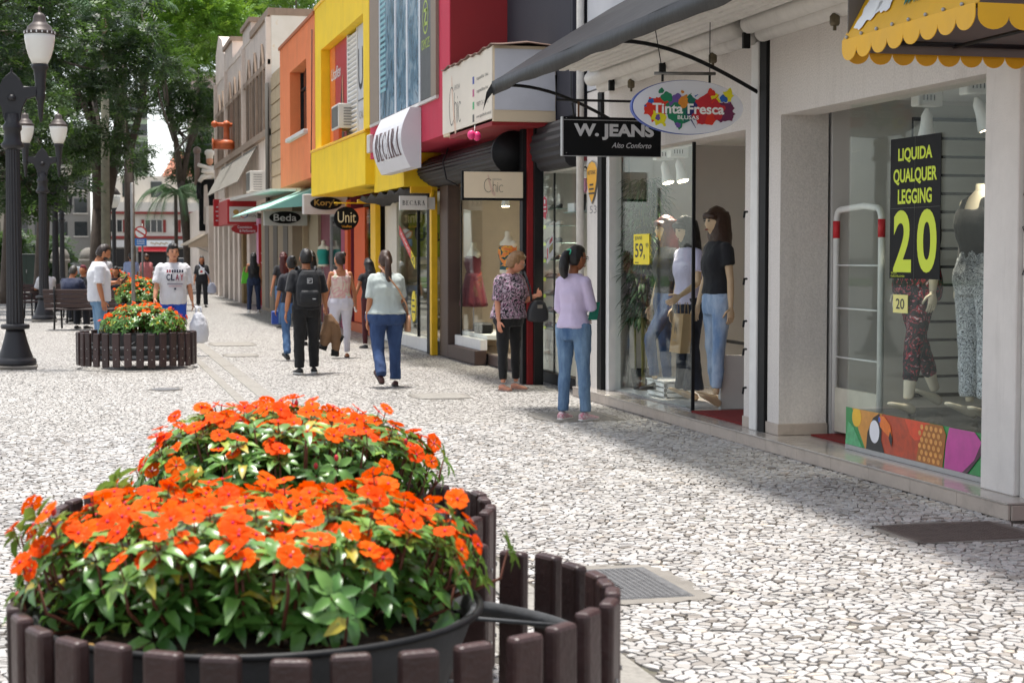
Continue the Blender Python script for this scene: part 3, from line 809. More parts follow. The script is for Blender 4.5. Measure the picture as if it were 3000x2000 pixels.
def serif_word(word, cfun, W, H, mat, parent, name='lettering', gap=.16):
    """thick and thin serif capitals drawn as strokes; cfun(u, v) places a point of the W x H field"""
    th, tn, sf = .17, .05, .05
    def arc(cx, cy, rx, ry, a0, a1, w0=tn, w1=th, n=12):
        q = []
        for i in range(n):
            for k in (0, 1):
                a = a0+(a1-a0)*(i+k)/n; w = w0+(w1-w0)*abs(math.cos(a))
                q.append(((cx+(rx+w/2)*math.cos(a), cy+(ry+tn/2)*math.sin(a)), (cx+(rx-w/2)*math.cos(a), cy+(ry-tn/2)*math.sin(a))))
        return [[q[2*i][0], q[2*i+1][0], q[2*i+1][1], q[2*i][1]] for i in range(n)]
    def rc(x0, y0, x1, y1): return [[(x0, y0), (x1, y0), (x1, y1), (x0, y1)]]
    def st(x0, y0, x1, y1, w): return [[(x0-w/2, y0), (x0+w/2, y0), (x1+w/2, y1), (x1-w/2, y1)]]
    G = {
     'B': (.66, rc(.08, 0, .08+th, 1)+rc(0, 0, .35, tn)+rc(0, 1-tn, .32, 1)+rc(.2, .5, .35, .5+tn)+arc(.32, .76, .20, .215, -1.57, 1.57)+arc(.34, .265, .24, .24, -1.57, 1.57)),
     'E': (.62, rc(.08, 0, .08+th, 1)+rc(0, 0, .56, tn)+rc(0, 1-tn, .54, 1)+rc(.2, .49, .44, .49+tn)+rc(.52, 0, .57, .22)+rc(.50, .78, .55, 1)+rc(.41, .4, .45, .63)),
     'C': (.70, arc(.38, .5, .29, .475, .75, 5.55)+rc(.60, .70, .645, .98)),
     'A': (.74, st(.10, 0, .38, 1, tn)+st(.58, 0, .36, 1, th)+rc(0, 0, .22, tn)+rc(.42, 0, .76, tn)),
     'R': (.74, rc(.08, 0, .08+th, 1)+rc(0, 0, .34, tn)+rc(0, 1-tn, .32, 1)+rc(.2, .47, .35, .47+tn)+arc(.32, .745, .20, .23, -1.57, 1.57)+st(.66, 0, .36, .48, th)+rc(.55, 0, .78, tn)),
     'D': (.76, rc(.08, 0, .08+th, 1)+rc(0, 0, .35, tn)+rc(0, 1-tn, .35, 1)+arc(.33, .5, .33, .475, -1.57, 1.57)),
    }
    tot = sum(G[c][0] for c in word)+gap*(len(word)-1); x = 0; mb = MB()
    for c in word:
        w, quads = G[c]
        for q in quads:
            ns = max(1, int(math.ceil(abs(q[2][1]-q[0][1])/.12)))
            for i in range(ns):
                lo, hi = i/ns, (i+1)/ns
                qq = [(q[0][0]+(q[3][0]-q[0][0])*lo, q[0][1]+(q[3][1]-q[0][1])*lo), (q[1][0]+(q[2][0]-q[1][0])*lo, q[1][1]+(q[2][1]-q[1][1])*lo), (q[1][0]+(q[2][0]-q[1][0])*hi, q[1][1]+(q[2][1]-q[1][1])*hi), (q[0][0]+(q[3][0]-q[0][0])*hi, q[0][1]+(q[3][1]-q[0][1])*hi)]
                mb.add([cfun((x+a)/tot*W-W/2, b*H-H/2) for a, b in qq], [(0, 1, 2, 3)])
        x += w+gap
    return mb.build(name, mat, parent)

# ---- crimson building with the shoe and dress shop
CB = thing('shop_building', 'crimson building over the shoe and dress shop with grey roller shutters', 'building', (5.5, 22.5, 0))
MB().box(4.70, 9.0, 22.0, 28.45, 3.20, 8.2).build('upper_wall', m_red, CB)
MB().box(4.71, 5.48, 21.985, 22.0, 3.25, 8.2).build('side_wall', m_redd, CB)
MB().box(5.48, 9.0, 18.62, 22.0, 3.20, 8.2).build('recessed_wall', m_navy, CB)
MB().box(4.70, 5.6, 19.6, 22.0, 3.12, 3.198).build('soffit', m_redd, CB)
# posters window on the upper floor
MB().box(4.66, 4.705, 22.72, 28.25, 3.72, 3.765).build('sill', m_greyw, CB)
MB().box(4.655, 4.70, 27.35, 28.2, 3.765, 6.2).build('window_frame', M('taupe', '#8a7c6e', .7, .08), CB)
MB().box(4.655, 4.70, 22.70, 23.05, 3.765, 6.2).build('window_frame', M('taupe', '#8a7c6e', .7, .08), CB)
m_pst = patterned('window_poster', [(0.0, '#1a2634'), (.35, '#2f4a63'), (.5, '#5b7f98'), (.6, '#8fa4b4'), (.72, '#3a4c66'), (1.0, '#a9b5c0')], 2.6, 8, 1.2, 'LINEAR', .25, (1, 1.3, .8))
for a, b, mm in ((25.95, 27.30, m_pst), (24.95, 25.80, m_pst), (23.95, 24.85, m_pst), (23.1, 23.90, M('charcoal_panel', '#3a3b3f', .4, .05))):
    MB().box(4.675, 4.698, a, b, 3.78, 6.2).build('window_panel', mm, CB)
for a in (27.32, 25.87, 24.90, 23.92):
    MB().box(4.665, 4.70, a-.05, a+.05, 3.77, 6.2).build('mullion', M('white_alu', '#d5d9df', .4, .05), CB)
for k in range(18):
    MB().box(4.668, 4.674, 26.75, 27.25, 4.2+k*.09, 4.2+k*.09+.045).build('blind_slat', M('blind_teal', '#7fb3bd', .5, .05), CB)
# logo on the charcoal panel: ring with a Z and lettering
lg = MB(); c = Vector((4.672, 23.5, 4.92))
for i in range(28):
    a0 = 2*math.pi*i/28; a1 = 2*math.pi*(i+1)/28
    lg.add([c+Vector((0, .20*math.cos(a), .24*math.sin(a)))*1 for a in (a0, a1)]+[c+Vector((0, .17*math.cos(a), .21*math.sin(a))) for a in (a1, a0)], [(0, 1, 2, 3)])
for q in ([(-.1, .1), (.1, .1), (.1, .06), (-.1, .06)], [(-.1, -.1), (.1, -.1), (.1, -.06), (-.1, -.06)], [(-.1, -.07), (-.06, -.1), (.1, .07), (.06, .1)]):
    lg.add([c+Vector((0, -u*1.1, v*1.2)) for u, v in q], [(0, 1, 2, 3)])
lg.build('logo', M('logo_green', '#a9bf4a', .5), CB)
text('lettering', 'OSMOZE', (4.672, 23.5, 4.55), STY, UPZ, .58, .14, M('logo_green', '#a9bf4a'), CB)
# BECARA light box, bowed front
SB = thing('sign_box', 'bulging white sign box with dark red serif letters BECARA on the crimson front', 'sign', (4.5, 25.1, 2.8))
def bow(z):   # z 0..1 -> x offset outward
    return 4.60 - 0.20*math.sin(math.pi*(0.10+0.80*z))
prof = [(bow(k/14), 2.84+0.86*k/14) for k in range(15)]
MB().prism([(x, 23.95, z) for x, z in prof]+[(4.695, 23.95, 3.70), (4.695, 23.95, 2.84)], (0, 2.45, 0), sm=False).build('box', M('sign_white_matt', '#d3d3d8', .5, .04, 2), SB)
def bcf(u, v):
    z = (3.235+v-2.84)/0.86; return (bow(z)-.008, 25.15-u, 3.235+v)
serif_word('BECARA', bcf, 2.05, .42, M('maroon_print', '#4d1620', .5), SB)
for k, (yy, zz) in enumerate(((25.8, 3.0), (25.55, 2.98), (25.25, 3.0), (25.15, 3.005), (25.05, 3.01), (24.7, 3.0))):
    MB().box(bow((zz-2.84)/.86)-.004, bow((zz-2.84)/.86), yy, yy+.05, zz, zz+.02).build('paint_chip', m_wpr, SB)
# big cream box sign
CS = thing('sign_box', 'large cream box sign with thin letters Chic above the shoe shop', 'sign', (4.9, 21, 3.1))
MB().box(4.70, 5.47, 19.55, 22.42, 3.165, 4.06).build('box', m_cream, CS, bevel=.004)
MB().box(4.72, 5.46, 19.54, 19.551, 3.30, 4.02).build('end_panel', M('end_panel_white', '#c9c9cf', .4, .05), CS)
MB().box(4.688, 4.70, 19.56, 22.41, 3.20, 4.04).build('face', m_creaml, CS)
# crumpled tarp edge along the top
vs = []; fs = []
for k in range(25):
    y_ = 19.45+3.0*k/24*0.98; w = .02*math.sin(k*1.9)+.015*math.sin(k*.7)
    for x in (4.66, 4.8, 5.1, 5.45): vs.append((x+w*.5, y_, 4.075+w+.02*math.sin(x*9)))
for a in range(24):
    for b in range(3): fs.append((a*4+b, a*4+b+1, a*4+b+5, a*4+b+4))
o = MB().add(vs, fs, 0, True).build('tarp', M('brown_tarp', '#6a5348', .8, .25, 6), CS); o.modifiers.new('s', 'SOLIDIFY').thickness = .012
def chic_logo(parent, c, right, s, mats, nrm):
    """large thin C, then h i c, over a faint pink slipper shape"""
    c = Vector(c); right = Vector(right); nrm = Vector(nrm)
    P_ = lambda u, v, l=1: c + right*u*s + UPZ*v*s + nrm*(.0012*l)
    sl = [(-.52, 1.15), (-.40, 1.0), (-.28, .5), (-.05, -.2), (.28, -.75), (.30, -1.0), (.12, -1.05), (-.08, -.8), (-.30, -.1), (-.48, .55)]
    flat('slipper_mark', [P_(u, v) for u, v in sl], mats[1], parent)
    mb = MB()
    def arc(cx, cy, rx, ry, a0, a1, w, n=24):
        for i in range(n):
            qa = [a0+(a1-a0)*(i+k)/n for k in (0, 1)]
            mb.add([P_(cx+(rx+w/2)*math.cos(a), cy+(ry+w/2)*math.sin(a), 2) for a in qa]+[P_(cx+(rx-w/2)*math.cos(a), cy+(ry-w/2)*math.sin(a), 2) for a in qa[::-1]], [(0, 1, 2, 3)])
    def bar(x0, y0, x1, y1): mb.add([P_(x0, y0, 2), P_(x1, y0, 2), P_(x1, y1, 2), P_(x0, y1, 2)], [(0, 1, 2, 3)])
    arc(-.45, 0, .42, .68, .85, 5.43, .045)
    bar(.02, -.66, .06, .45); arc(.20, -.10, .16, .18, 0, math.pi, .04); bar(.34, -.66, .38, -.10)
    bar(.50, -.66, .54, .08); bar(.495, .2, .545, .28)
    arc(.92, -.30, .24, .35, .8, 5.48, .04)
    mb.build('lettering', mats[0], parent)
    text('lettering', 'SAPATILHA', P_(.45, .62, 2), right, UPZ, .95*s, .17*s, mats[2], parent)
chic_m = (M('ink_brown', '#2a2422', .5), M('slipper_pink', '#d8b8a2', .5, .05), M('ink_grey', '#9a938c', .5))
chic_logo(CS, (4.6875, 21.65, 3.53), STY, .36, chic_m, (-1, 0, 0))
for k, (col, s_) in enumerate((('#3b4a9c', 'sapatilha chic'), ('#b8567f', 'sapatilhachic'), ('#4aa86e', '98713-1695'), ('#4a4a48', 'www.sapatilhachic.com.br'))):
    z = 3.74-k*.155
    MB().box(4.684, 4.688, 20.50, 20.58, z-.045, z+.045).build('icon', M('icon_'+col[1:], col, .5), CS)
    text('lettering', s_, (4.686, 20.05 if k < 3 else 19.98, z), STY, UPZ, .62 if k < 3 else .80, .055, M('ink_grey2', '#6b655f', .5), CS)
# pink lanterns under it
BL = thing('balloon', 'pair of small pink balloons hanging under the cream box sign', 'balloon', (4.6, 20.3, 3.0))
for x, z in ((4.585, 3.045), (4.655, 3.03)):
    MB().sphere((x, 20.2, z), (.052, .045, .058), 12, 8).build('balloon_body', M('balloon_pink', '#ee3f80', .25, .05), BL)
MB().tube([(4.62, 20.2, 3.08), (4.65, 20.3, 3.17)], .003, 4).build('string', m_wpr, BL)

# ground floor: shoe bay (near) and dress bay (far)
m_pole = M('red_metal', '#8c1719', .55, .2, 8, streak=.2)
MB().box(5.24, 5.31, 20.0, 20.12, 0, 3.16).build('post', m_pole, CB)
MB().box(5.19, 5.24, 20.05, 20.20, 0, 3.16).build('post_channel', m_black, CB)
MB().box(5.31, 5.42, 19.92, 20.1, 0, 3.16).build('post_channel', m_black, CB)
MB().box(5.42, 5.62, 25.55, 26.15, 0, 2.95).build('pier', m_brown, CB, bevel=.01)
# roller shutters: ribbed housings
def shutter_hood(parent, y0, y1, x_out, z_lo, z_hi, n=6):
    mb = MB(); prof = []
    for k in range(n*2+1):
        t = k/(n*2); a = math.radians(95-150*t)
        prof.append((5.45 - (5.45-x_out)*max(0.05, math.sin(math.pi*(.12+.76*t)))-(.02 if k % 2 else 0), z_hi-(z_hi-z_lo)*t))
    prof = [(5.5, z_hi)]+prof+[(5.5, z_lo)]
    mb.prism([(x, y0, z) for x, z in prof], (0, y1-y0, 0))
    return mb.build('shutter_hood', m_shut, parent)
shutter_hood(CB, 20.25, 27.8, 5.08, 2.66, 3.12, 9)
shutter_hood(CB, 18.66, 20.0, 5.28, 2.60, 3.16)
MB().tube([(5.12, 20.22, 2.84), (5.12, 20.30, 2.84)], .27, 28).build('shutter_drum', m_black, CB)
MB().tube([(5.02, 23.6, 3.1), (4.94, 23.6, 2.9), (4.97, 23.5, 2.65), (5.1, 23.3, 2.55)], .012, 6).build('cable', m_black, CB)
# dress bay
MB().box(5.42, 5.60, 23.7, 25.55, 0, .21).build('plinth', m_brown, CB, bevel=.01)
MB().box(5.62, 5.80, 20.95, 23.7, 0, .16).build('plinth', m_brown, CB, bevel=.01)
MB().box(5.52, 5.62, 23.75, 25.5, .21, .36).build('window_base', m_whitep, CB)
room(CB, 5.66, 7.6, 20.90, 25.98, .16, 2.75, M('warm_wall', '#d3c3ac', .85, .05), m_whitep, m_tiletop)
MB().box(5.545, 5.553, 23.76, 25.5, .36, 2.62).build('pane', m_glass, CB)
MB().box(5.54, 5.56, 25.15, 25.18, .36, 2.62).build('glass_edge', m_black, CB)
MB().box(5.553, 6.3, 23.752, 23.758, .36, 2.62).build('pane', m_glass, CB)
MB().box(5.80, 5.808, 21.0, 22.3, .30, 2.62).build('pane', m_glass, CB)
MB().box(5.77, 5.83, 21.0, 22.3, .16, .30).build('window_base', m_whitep, CB)
MB().box(5.63, 6.3, 23.8, 25.9, .36, .42).build('display_floor', m_whitep, CB)
# shoe bay
MB().box(5.55, 5.62, 18.62, 20.75, 0, .13).build('plinth', m_black, CB)
MB().box(5.48, 5.56, 20.68, 20.80, .13, 2.6).build('window_frame', m_whitep, CB)
room(CB, 5.60, 6.3, 18.66, 20.82, .13, 2.62, m_greyw, m_whitep)
for a, b in ((19.90, 20.68), (18.66, 19.87)): MB().box(5.545, 5.553, a, b, .15, 2.58).build('pane', m_glass, CB)
MB().box(5.54, 5.56, 19.872, 19.898, .15, 2.58).build('glass_edge', m_black, CB)
PB = thing('advert_board', 'cream board with a faint Chic logo at the base of the shoe window', 'board', (5.57, 19.5, .15))
MB().box(5.56, 5.58, 18.68, 20.66, .16, .66).build('board', m_creaml, PB)
chic_logo(PB, (5.559, 20.15, .40), STY, .20, (M('ink_soft', '#7d6f64', .5), M('slipper_soft', '#d8c6b2', .5), M('ink_grey')), (-1, 0, 0))
# hanging Chic sign
S = thing('hanging_sign', 'cream rectangular hanging sign reading Sapatilha Chic in a dark frame', 'sign', (4.8, 20, 2.24))
MB().box(4.42, 5.19, 20.0, 20.06, 2.245, 2.605).build('frame', m_signblk, S, bevel=.004)
MB().box(4.445, 5.18, 19.994, 20.0, 2.275, 2.59).build('face', M('sign_warm_cream', '#e6d3b6', .4, .05, 3), S)  # face panel in one warm cream
chic_logo(S, (4.80, 19.9935, 2.425), CAMX, .12, chic_m, (0, -1, 0))
# stickers
ST = thing('sticker', 'round crimson sticker with a crest on the shoe window', 'sticker', (5.54, 19.6, 2.2))
flat('disc', [(5.541, 20.30+.13*math.cos(a)*(1+.08*math.sin(6*a)), 2.17+.15*math.sin(a)*(1+.08*math.sin(6*a))) for a in [2*math.pi*i/36 for i in range(36)]][::-1], M('white_rim', '#f0e9ea', .5), ST)
flat('face', [(5.5395, 20.30+.118*math.cos(a)*(1+.08*math.sin(6*a)), 2.17+.138*math.sin(a)*(1+.08*math.sin(6*a))) for a in [2*math.pi*i/36 for i in range(36)]][::-1], M('crimson_sticker', '#d3173f', .5), ST)
for k in range(2): MB().box(5.5375, 5.5385, 20.23, 20.37, 2.12+k*.05, 2.135+k*.05).build('small_print', m_wpr, ST)
MB().box(5.5375, 5.5385, 20.27, 20.33, 2.22, 2.27).build('crest', m_wpr, ST)
ST = thing('sticker', 'tilted white notice with a red heading on the shoe window', 'sticker', (5.54, 19.4, 1.6))
cN = Vector((5.5405, 20.05, 1.66)); rt = Vector((0, -1, .35)).normalized(); upn = Vector((0, .1, 1)).normalized()
def qd(u0, v0, u1, v1, d): return [cN+rt*a+upn*b+Vector((-d, 0, 0)) for a, b in ((u0, v0), (u1, v0), (u1, v1), (u0, v1))]
flat('sheet', qd(-.17, -.13, .17, .13, 0), m_wpr, ST)
flat('heading', qd(-.02, .06, .13, .11, .0015), m_rpr, ST); flat('amount', qd(-.05, -.05, .14, .03, .0015), M('olive_print', '#a89a44', .5), ST); flat('figure', qd(-.15, -.08, -.10, .05, .0015), m_rpr, ST)

# loose cables, a junction box and a conduit on the upper fronts
for lab, pts in (('black cable running down beside the white pipe of the jeans shop', [(5.38, 18.5, 6.0), (5.37, 18.55, 4.6), (5.36, 18.5, 3.4), (5.45, 18.45, 2.5)]), ('cable along the orange front', [(4.66, 35.6, 6.3), (4.65, 35.65, 4.6), (4.62, 35.6, 3.3)])):
    tag(MB().tube(pts, .011, 6).build('cable', m_rubber), lab, 'cable', 'loose cables on the fronts')
tag(MB().box(4.63, 4.70, 28.1, 28.4, 3.30, 3.60).build('junction_box', m_offw, None, .01), 'small pale junction box at the edge of the crimson front', 'box')
# ---- yellow building: BECARA shop, shoe shop under the balcony
YB = thing('shop_building', 'bright yellow building with a boxed balcony and yellow steel door frames', 'building', (5.5, 31, 0))
uw = MB()
uw.box(4.70, 5.5, 28.52, 29.15, 3.75, 8.0); uw.box(4.70, 5.5, 34.55, 35.45, 3.75, 6.67); uw.box(4.70, 5.5, 29.15, 34.55, 5.75, 6.67)
uw.box(4.95, 9.0, 28.52, 35.45, 3.0, 6.6)
uw.build('upper_wall', m_yel, YB)
MB().box(4.68, 5.5, 28.47, 35.47, 6.67, 6.74).build('coping', m_yeld, YB)
# balcony box tapering towards the near side
bl = [(4.58, 35.25), (4.70, 29.0), (5.45, 29.0), (5.45, 35.25)]
MB().prism([(x, y_, 2.80) for x, y_ in bl][::-1], (0, 0, .90)).build('balcony', m_yel, YB, bevel=.01)
MB().prism([(x-(.02 if x < 5 else 0), y_, 3.70) for x, y_ in bl][::-1], (0, 0, .05)).build('balcony_coping', m_yeld, YB, bevel=.01)
MB().box(4.86, 5.45, 26.2, 29.0, 2.66, 3.19).build('fascia', m_yel, YB)
# window infill: poster, louvre, white board
MB().box(4.88, 4.94, 32.1, 34.5, 3.80, 5.74).build('window_poster', M('poster_red', '#b5202e', .4, .12, 2), YB)
MB().box(4.875, 4.88, 33.75, 34.5, 3.80, 5.74).build('window_poster', M('poster_orange', '#e8761e', .4, .15, 2), YB)
flat('printed_figure', [(4.872, 32.55, 3.8), (4.872, 32.95, 3.8), (4.872, 33.0, 4.6), (4.872, 32.8, 5.1), (4.872, 32.6, 4.5)], M('poster_dark', '#2a1713', .5), YB)
flat('printed_figure', [(4.870, 32.65, 4.4), (4.870, 32.78, 4.4), (4.870, 32.80, 5.0), (4.870, 32.68, 5.1)], M('poster_skin', '#c98e6c', .5), YB)
text('lettering', 'Usaflex', (4.871, 33.6, 5.2), STY, UPZ, 1.3, .24, m_wpr, YB, shear=.2)
for k in range(22):
    z = 3.82+k*.087
    MB().obox((4.90, 31.45, z), (.04, 0, -.02), (0, .55, 0), (.006, 0, .012)).build('louvre_slat', m_wpr, YB)
MB().box(4.93, 4.948, 30.85, 32.05, 3.8, 5.74).build('louvre_back', m_black, YB)
for y_ in (32.05, 30.88): MB().box(4.86, 4.93, y_-.04, y_+.04, 3.8, 5.74).build('window_frame', m_whitep, YB)
MB().box(4.87, 4.94, 29.2, 30.8, 3.80, 5.74).build('window_board', M('board_grey', '#c4c6ca', .5, .04), YB)
text('lettering', 'Unit', (4.866, 30.0, 4.95), STY, UPZ, 1.5, .75, m_bpr, YB)
text('lettering', 'CALCADOS', (4.866, 30.0, 4.12), STY, UPZ, 1.3, .14, m_grey, YB)
MB().box(4.865, 4.87, 29.25, 30.78, 4.38, 4.40).build('rule_line', m_bpr, YB)
# air conditioner on the balcony
def aircon(lab, x0, x1, y0, y1, z0, z1):
    A = thing('air_conditioner', lab, 'air conditioner', ((x0+x1)/2, (y0+y1)/2, z0), group='wall air conditioners')
    MB().box(x0, x1, y0, y1, z0, z1).build('case', M('ac_white', '#d6d3cc', .5, .06, 6, streak=.25), A, bevel=.01)
    for k in range(7):
        z = z0+.05+k*(z1-z0-.1)/7
        MB().box(x0+.1, x1-.15, y0-.008, y0, z, z+.025).build('grille_slat', m_grey, A)
    MB().box(x0-.008, x0, y0+.06, y1-.06, z0+.04, z1-.04).build('side_grille', M('ac_dark', '#5d5b57', .6), A)
    return A
A = aircon('white window air conditioner on the yellow balcony', 4.62, 5.02, 31.6, 32.5, 3.96, 4.42)
MB().box(4.64, 4.70, 31.7, 32.4, 3.76, 3.955).build('support', m_orad, A)
# ground floor frames
for a, b in ((26.22, 26.36), (31.55, 32.1)):
    MB().box(5.30, 5.40, a, b, 0, 2.66).build('post', m_yeld, YB, bevel=.006)
MB().box(4.98, 5.36, 26.24, 26.34, 2.56, 2.66).build('door_bar', m_yeld, YB)
MB().box(4.98, 5.36, 31.6, 31.7, 2.56, 2.63).build('door_bar', m_yeld, YB)
MB().box(5.33, 5.42, 26.37, 26.75, 0, 2.6).build('slot', m_black, YB)
MB().tube([(5.34, 26.2, 2.6), (5.30, 26.2, 2.45), (5.35, 26.2, 2.38)], .03, 8).build('lock_housing', m_yeld, YB)
# torn tarp under the fascia
vs = []; fs = []
for k in range(19):
    for j in range(5):
        vs.append((4.88+.13*j, 26.4+4.6*k/18, 2.62+.05*math.sin(k*1.7+j)-.03*j*(1 if k % 3 else .3)))
for a in range(18):
    for b in range(4): fs.append((a*5+b, a*5+b+1, a*5+b+6, a*5+b+5))
o = MB().add(vs, fs, 0, True).build('torn_tarp', M('tarp_black', '#2c2a2b', .7, .3, 5), YB); o.modifiers.new('s', 'SOLIDIFY').thickness = .01
# BECARA shop window
MB().box(5.42, 5.60, 26.7, 31.5, 0, .20).build('plinth', m_whitep, YB)
room(YB, 5.7, 7.6, 26.6, 31.5, .20, 2.6, M('shop_cream', '#d5cdb4', .85, .05), m_whitep, m_tiletop)
for a, b in ((26.75, 28.3), (28.35, 30.3)): MB().box(5.50, 5.508, a, b, .2, 2.55).build('pane', m_glass, YB)
MB().box(5.48, 5.53, 28.3, 28.35, .2, 2.55).build('glass_edge', m_black, YB)
MB().box(5.48, 5.56, 30.3, 31.5, .2, 2.6).build('window_frame', M('cream_panel', '#c9c2b4', .6, .06), YB)
MB().box(5.9, 7.2, 31.36, 31.42, 1.55, 2.35).build('green_panel', M('olive_panel', '#8d9a1f', .6, .06), YB)
text('lettering', 'Usaflex', (6.5, 31.355, 1.98), CAMX, UPZ, .95, .27, m_bpr, YB, bold=.02)
for k in range(12): MB().box(5.9, 7.2, 31.40, 31.44, .25+k*.105, .34+k*.105).build('slat', M('slat_cream', '#d9cfb0', .7, .05), YB)
for k, z in enumerate((.42, .75, 1.05)): MB().box(5.9, 6.7, 30.9, 31.38, z, z+.02).build('shelf', m_whitep, YB)
MB().tube([(5.95, 29.3, .22), (5.95, 29.3, 1.5)], .02, 8).build('display_stand', m_frame, YB)
ST = thing('sticker', 'slanted red and yellow sale sticker on the BECARA window', 'sticker', (5.49, 29, 1.6))
cN = Vector((5.493, 29.3, 1.72)); rt = Vector((0, -1, -.40)).normalized(); upn = Vector((0, 0, 1))
flat('red_field', qd(-.85, -.08, .35, .09, 0), m_rpr, ST); flat('yellow_field', qd(.35, -.10, .75, .09, 0), m_ypr, ST)
text('lettering', 'LIQUIDACAO', cN+rt*(-.25)+Vector((-.002, 0, .005)), rt, upn, .95, .08, m_wpr, ST, bold=.01)
text('lettering', '50', cN+rt*.55+Vector((-.002, 0, 0)), rt, upn, .30, .12, m_bpr, ST, bold=.01)
ST = thing('sticker', 'small oval yellow sticker low on the BECARA window', 'sticker', (5.49, 28.5, .7))
flat('oval', ellipse((5.493, 28.75, .70), STY, UPZ, .20, .27, 28), m_ypr, ST)
for k in range(3): MB().box(5.489, 5.491, 28.65-.03*k, 28.86, .79-k*.1, .82-k*.1).build('small_print', m_bpr, ST)
# small BECARA hanging plate
S = thing('hanging_sign', 'small white hanging plate with black serif letters BECARA', 'sign', (5.0, 26.1, 2.29))
MB().box(4.773, 5.215, 26.1, 26.16, 2.29, 2.51).build('plate', M('plate_white', '#dedbd6', .5, .04), S, bevel=.004)
serif_word('BECARA', lambda u, v: (4.995+u, 26.097, 2.40+v), .36, .075, m_bpr, S)
MB().box(5.22, 5.34, 26.13, 26.17, 2.30, 2.49).build('bracket_plate', m_offw, S)
# Unit shop
MB().box(5.42, 5.62, 32.1, 35.4, 0, .18).build('plinth', M('terracotta', '#b0603c', .8, .1), YB)
room(YB, 5.7, 7.4, 32.1, 35.4, .18, 2.6, m_dgrey, m_dgrey)
MB().box(5.50, 5.508, 32.15, 33.9, .2, 2.5).build('pane', m_glass, YB)
MB().box(5.48, 5.56, 33.9, 35.3, .2, 2.55).build('door_panel', m_orad, YB)
S = thing('hanging_sign', 'round black hanging sign with cream letters Unit', 'sign', (4.85, 32.2, 2.06))
MB().prism(ellipse((4.853, 32.2, 2.285), CAMX, UPZ, .238, .223, 40), (0, .06, 0)).build('disc', m_signblk, S)
text('lettering', 'Unit', (4.86, 32.196, 2.31), CAMX, UPZ, .35, .21, M('cream_letters', '#e6d8b4', .5), S)
text('lettering', 'Usaflex', (4.86, 32.196, 2.135), CAMX, UPZ, .19, .045, M('amber_letters', '#e09a22', .5), S, bold=.01)
MB().tube([(4.85, 32.23, 2.5), (4.85, 32.23, 2.58)], .012, 6).build('hanger', m_yeld, S)
MB().tube([(4.62, 32.23, 2.58), (5.32, 32.23, 2.58)], .015, 6).build('bracket', m_yeld, S)

# ---- orange building
OB = thing('shop_building', 'plain orange building with one deep window above a mint awning', 'building', (5.5, 39, 0))
ow = MB()
ow.box(4.70, 5.05, 35.5, 36.9, 3.24, 6.60); ow.box(4.70, 5.05, 39.95, 42.0, 3.24, 6.60); ow.box(4.70, 5.05, 36.9, 39.95, 5.85, 6.60); ow.box(4.70, 5.05, 36.9, 39.95, 3.24, 4.29)
ow.box(5.05, 9.0, 35.5, 42.0, 3.24, 6.60)
ow.build('upper_wall', m_ora, OB)
MB().box(4.66, 9.0, 35.5, 42.02, 6.60, 6.67).build('coping', M('coping_brown', '#a5603c', .8, .1), OB)
MB().box(4.60, 4.78, 36.7, 40.1, 4.22, 4.31).build('sill', m_greyw, OB, bevel=.01)
MB().box(4.98, 5.045, 36.95, 39.9, 4.31, 5.84).build('window_glass', m_darkg, OB)
for y_ in (36.98, 37.9, 38.9, 39.87): MB().box(4.94, 4.98, y_-.035, y_+.035, 4.31, 5.84).build('mullion', m_black, OB)
MB().box(4.94, 4.98, 36.98, 39.87, 5.40, 5.45).build('transom', m_black, OB)
# mint awning and the shop below
MA = thing('fabric_awning', 'mint green sloping canopy over the shop with the oval Beda sign', 'awning', (4.7, 40, 2.6))
m_mint = M('mint_canvas', '#a9dccb', .7, .05, 3)
MB().prism([(3.92, 37.8, 2.64), (5.35, 37.8, 3.24), (5.35, 37.8, 3.20), (3.92, 37.8, 2.61)], (0, 9.0, 0)).build('canvas', m_mint, MA)
MB().prism([(3.92, 37.79, 2.61), (5.35, 37.79, 3.22), (5.35, 37.79, 2.72)], (0, .012, 0)).build('side_panel', M('mint_side', '#86c9bd', .7, .05), MA)
MB().box(5.45, 9, 35.5, 42.0, 0, 3.24).build('ground_wall', M('maroon_front', '#6d1630', .6, .08), OB)
MB().box(5.38, 5.46, 35.55, 35.95, 0, 2.75).build('pier', m_orad, OB)
MB().box(5.38, 5.46, 35.97, 36.5, 0, 2.7).build('pier', M('maroon_bright', '#8c1a44', .6, .08), OB)
MB().box(5.43, 5.452, 36.6, 38.3, .15, 2.45).build('shop_window', m_darkg, OB)
for q in ((36.55, 36.6, .1, 2.5), (38.3, 38.35, .1, 2.5), (36.605, 38.295, 2.45, 2.5)): MB().box(5.40, 5.43, *q).build('window_frame', m_frame, OB)
MB().box(5.38, 5.46, 40.2, 41.9, 0, 2.7).build('pier', M('dull_beige', '#9c8d76', .8, .08), OB)
S = thing('hanging_sign', 'white sign box with the black oval Kory\'s', 'sign', (4.95, 35.7, 2.45))
MB().box(4.48, 5.41, 35.72, 36.0, 2.45, 2.87).build('box', M('sign_pale', '#c9c4c0', .5, .04), S, bevel=.01)
MB().prism(ellipse((4.95, 35.69, 2.675), CAMX, UPZ, .335, .135, 40), (0, .03, 0)).build('oval', m_signblk, S)
text('lettering', "Kory's", (4.95, 35.686, 2.675), CAMX, UPZ, .50, .17, M('gold_letters', '#b08f4a', .4), S, bold=.015)
S = thing('hanging_sign', 'pale sign box with a black oval reading Beda', 'sign', (4.78, 41.6, 2.31))
MB().box(4.25, 5.31, 41.65, 41.85, 2.31, 2.66).build('box', M('sign_pale2', '#bdbcb8', .5, .12, 3), S, bevel=.01)
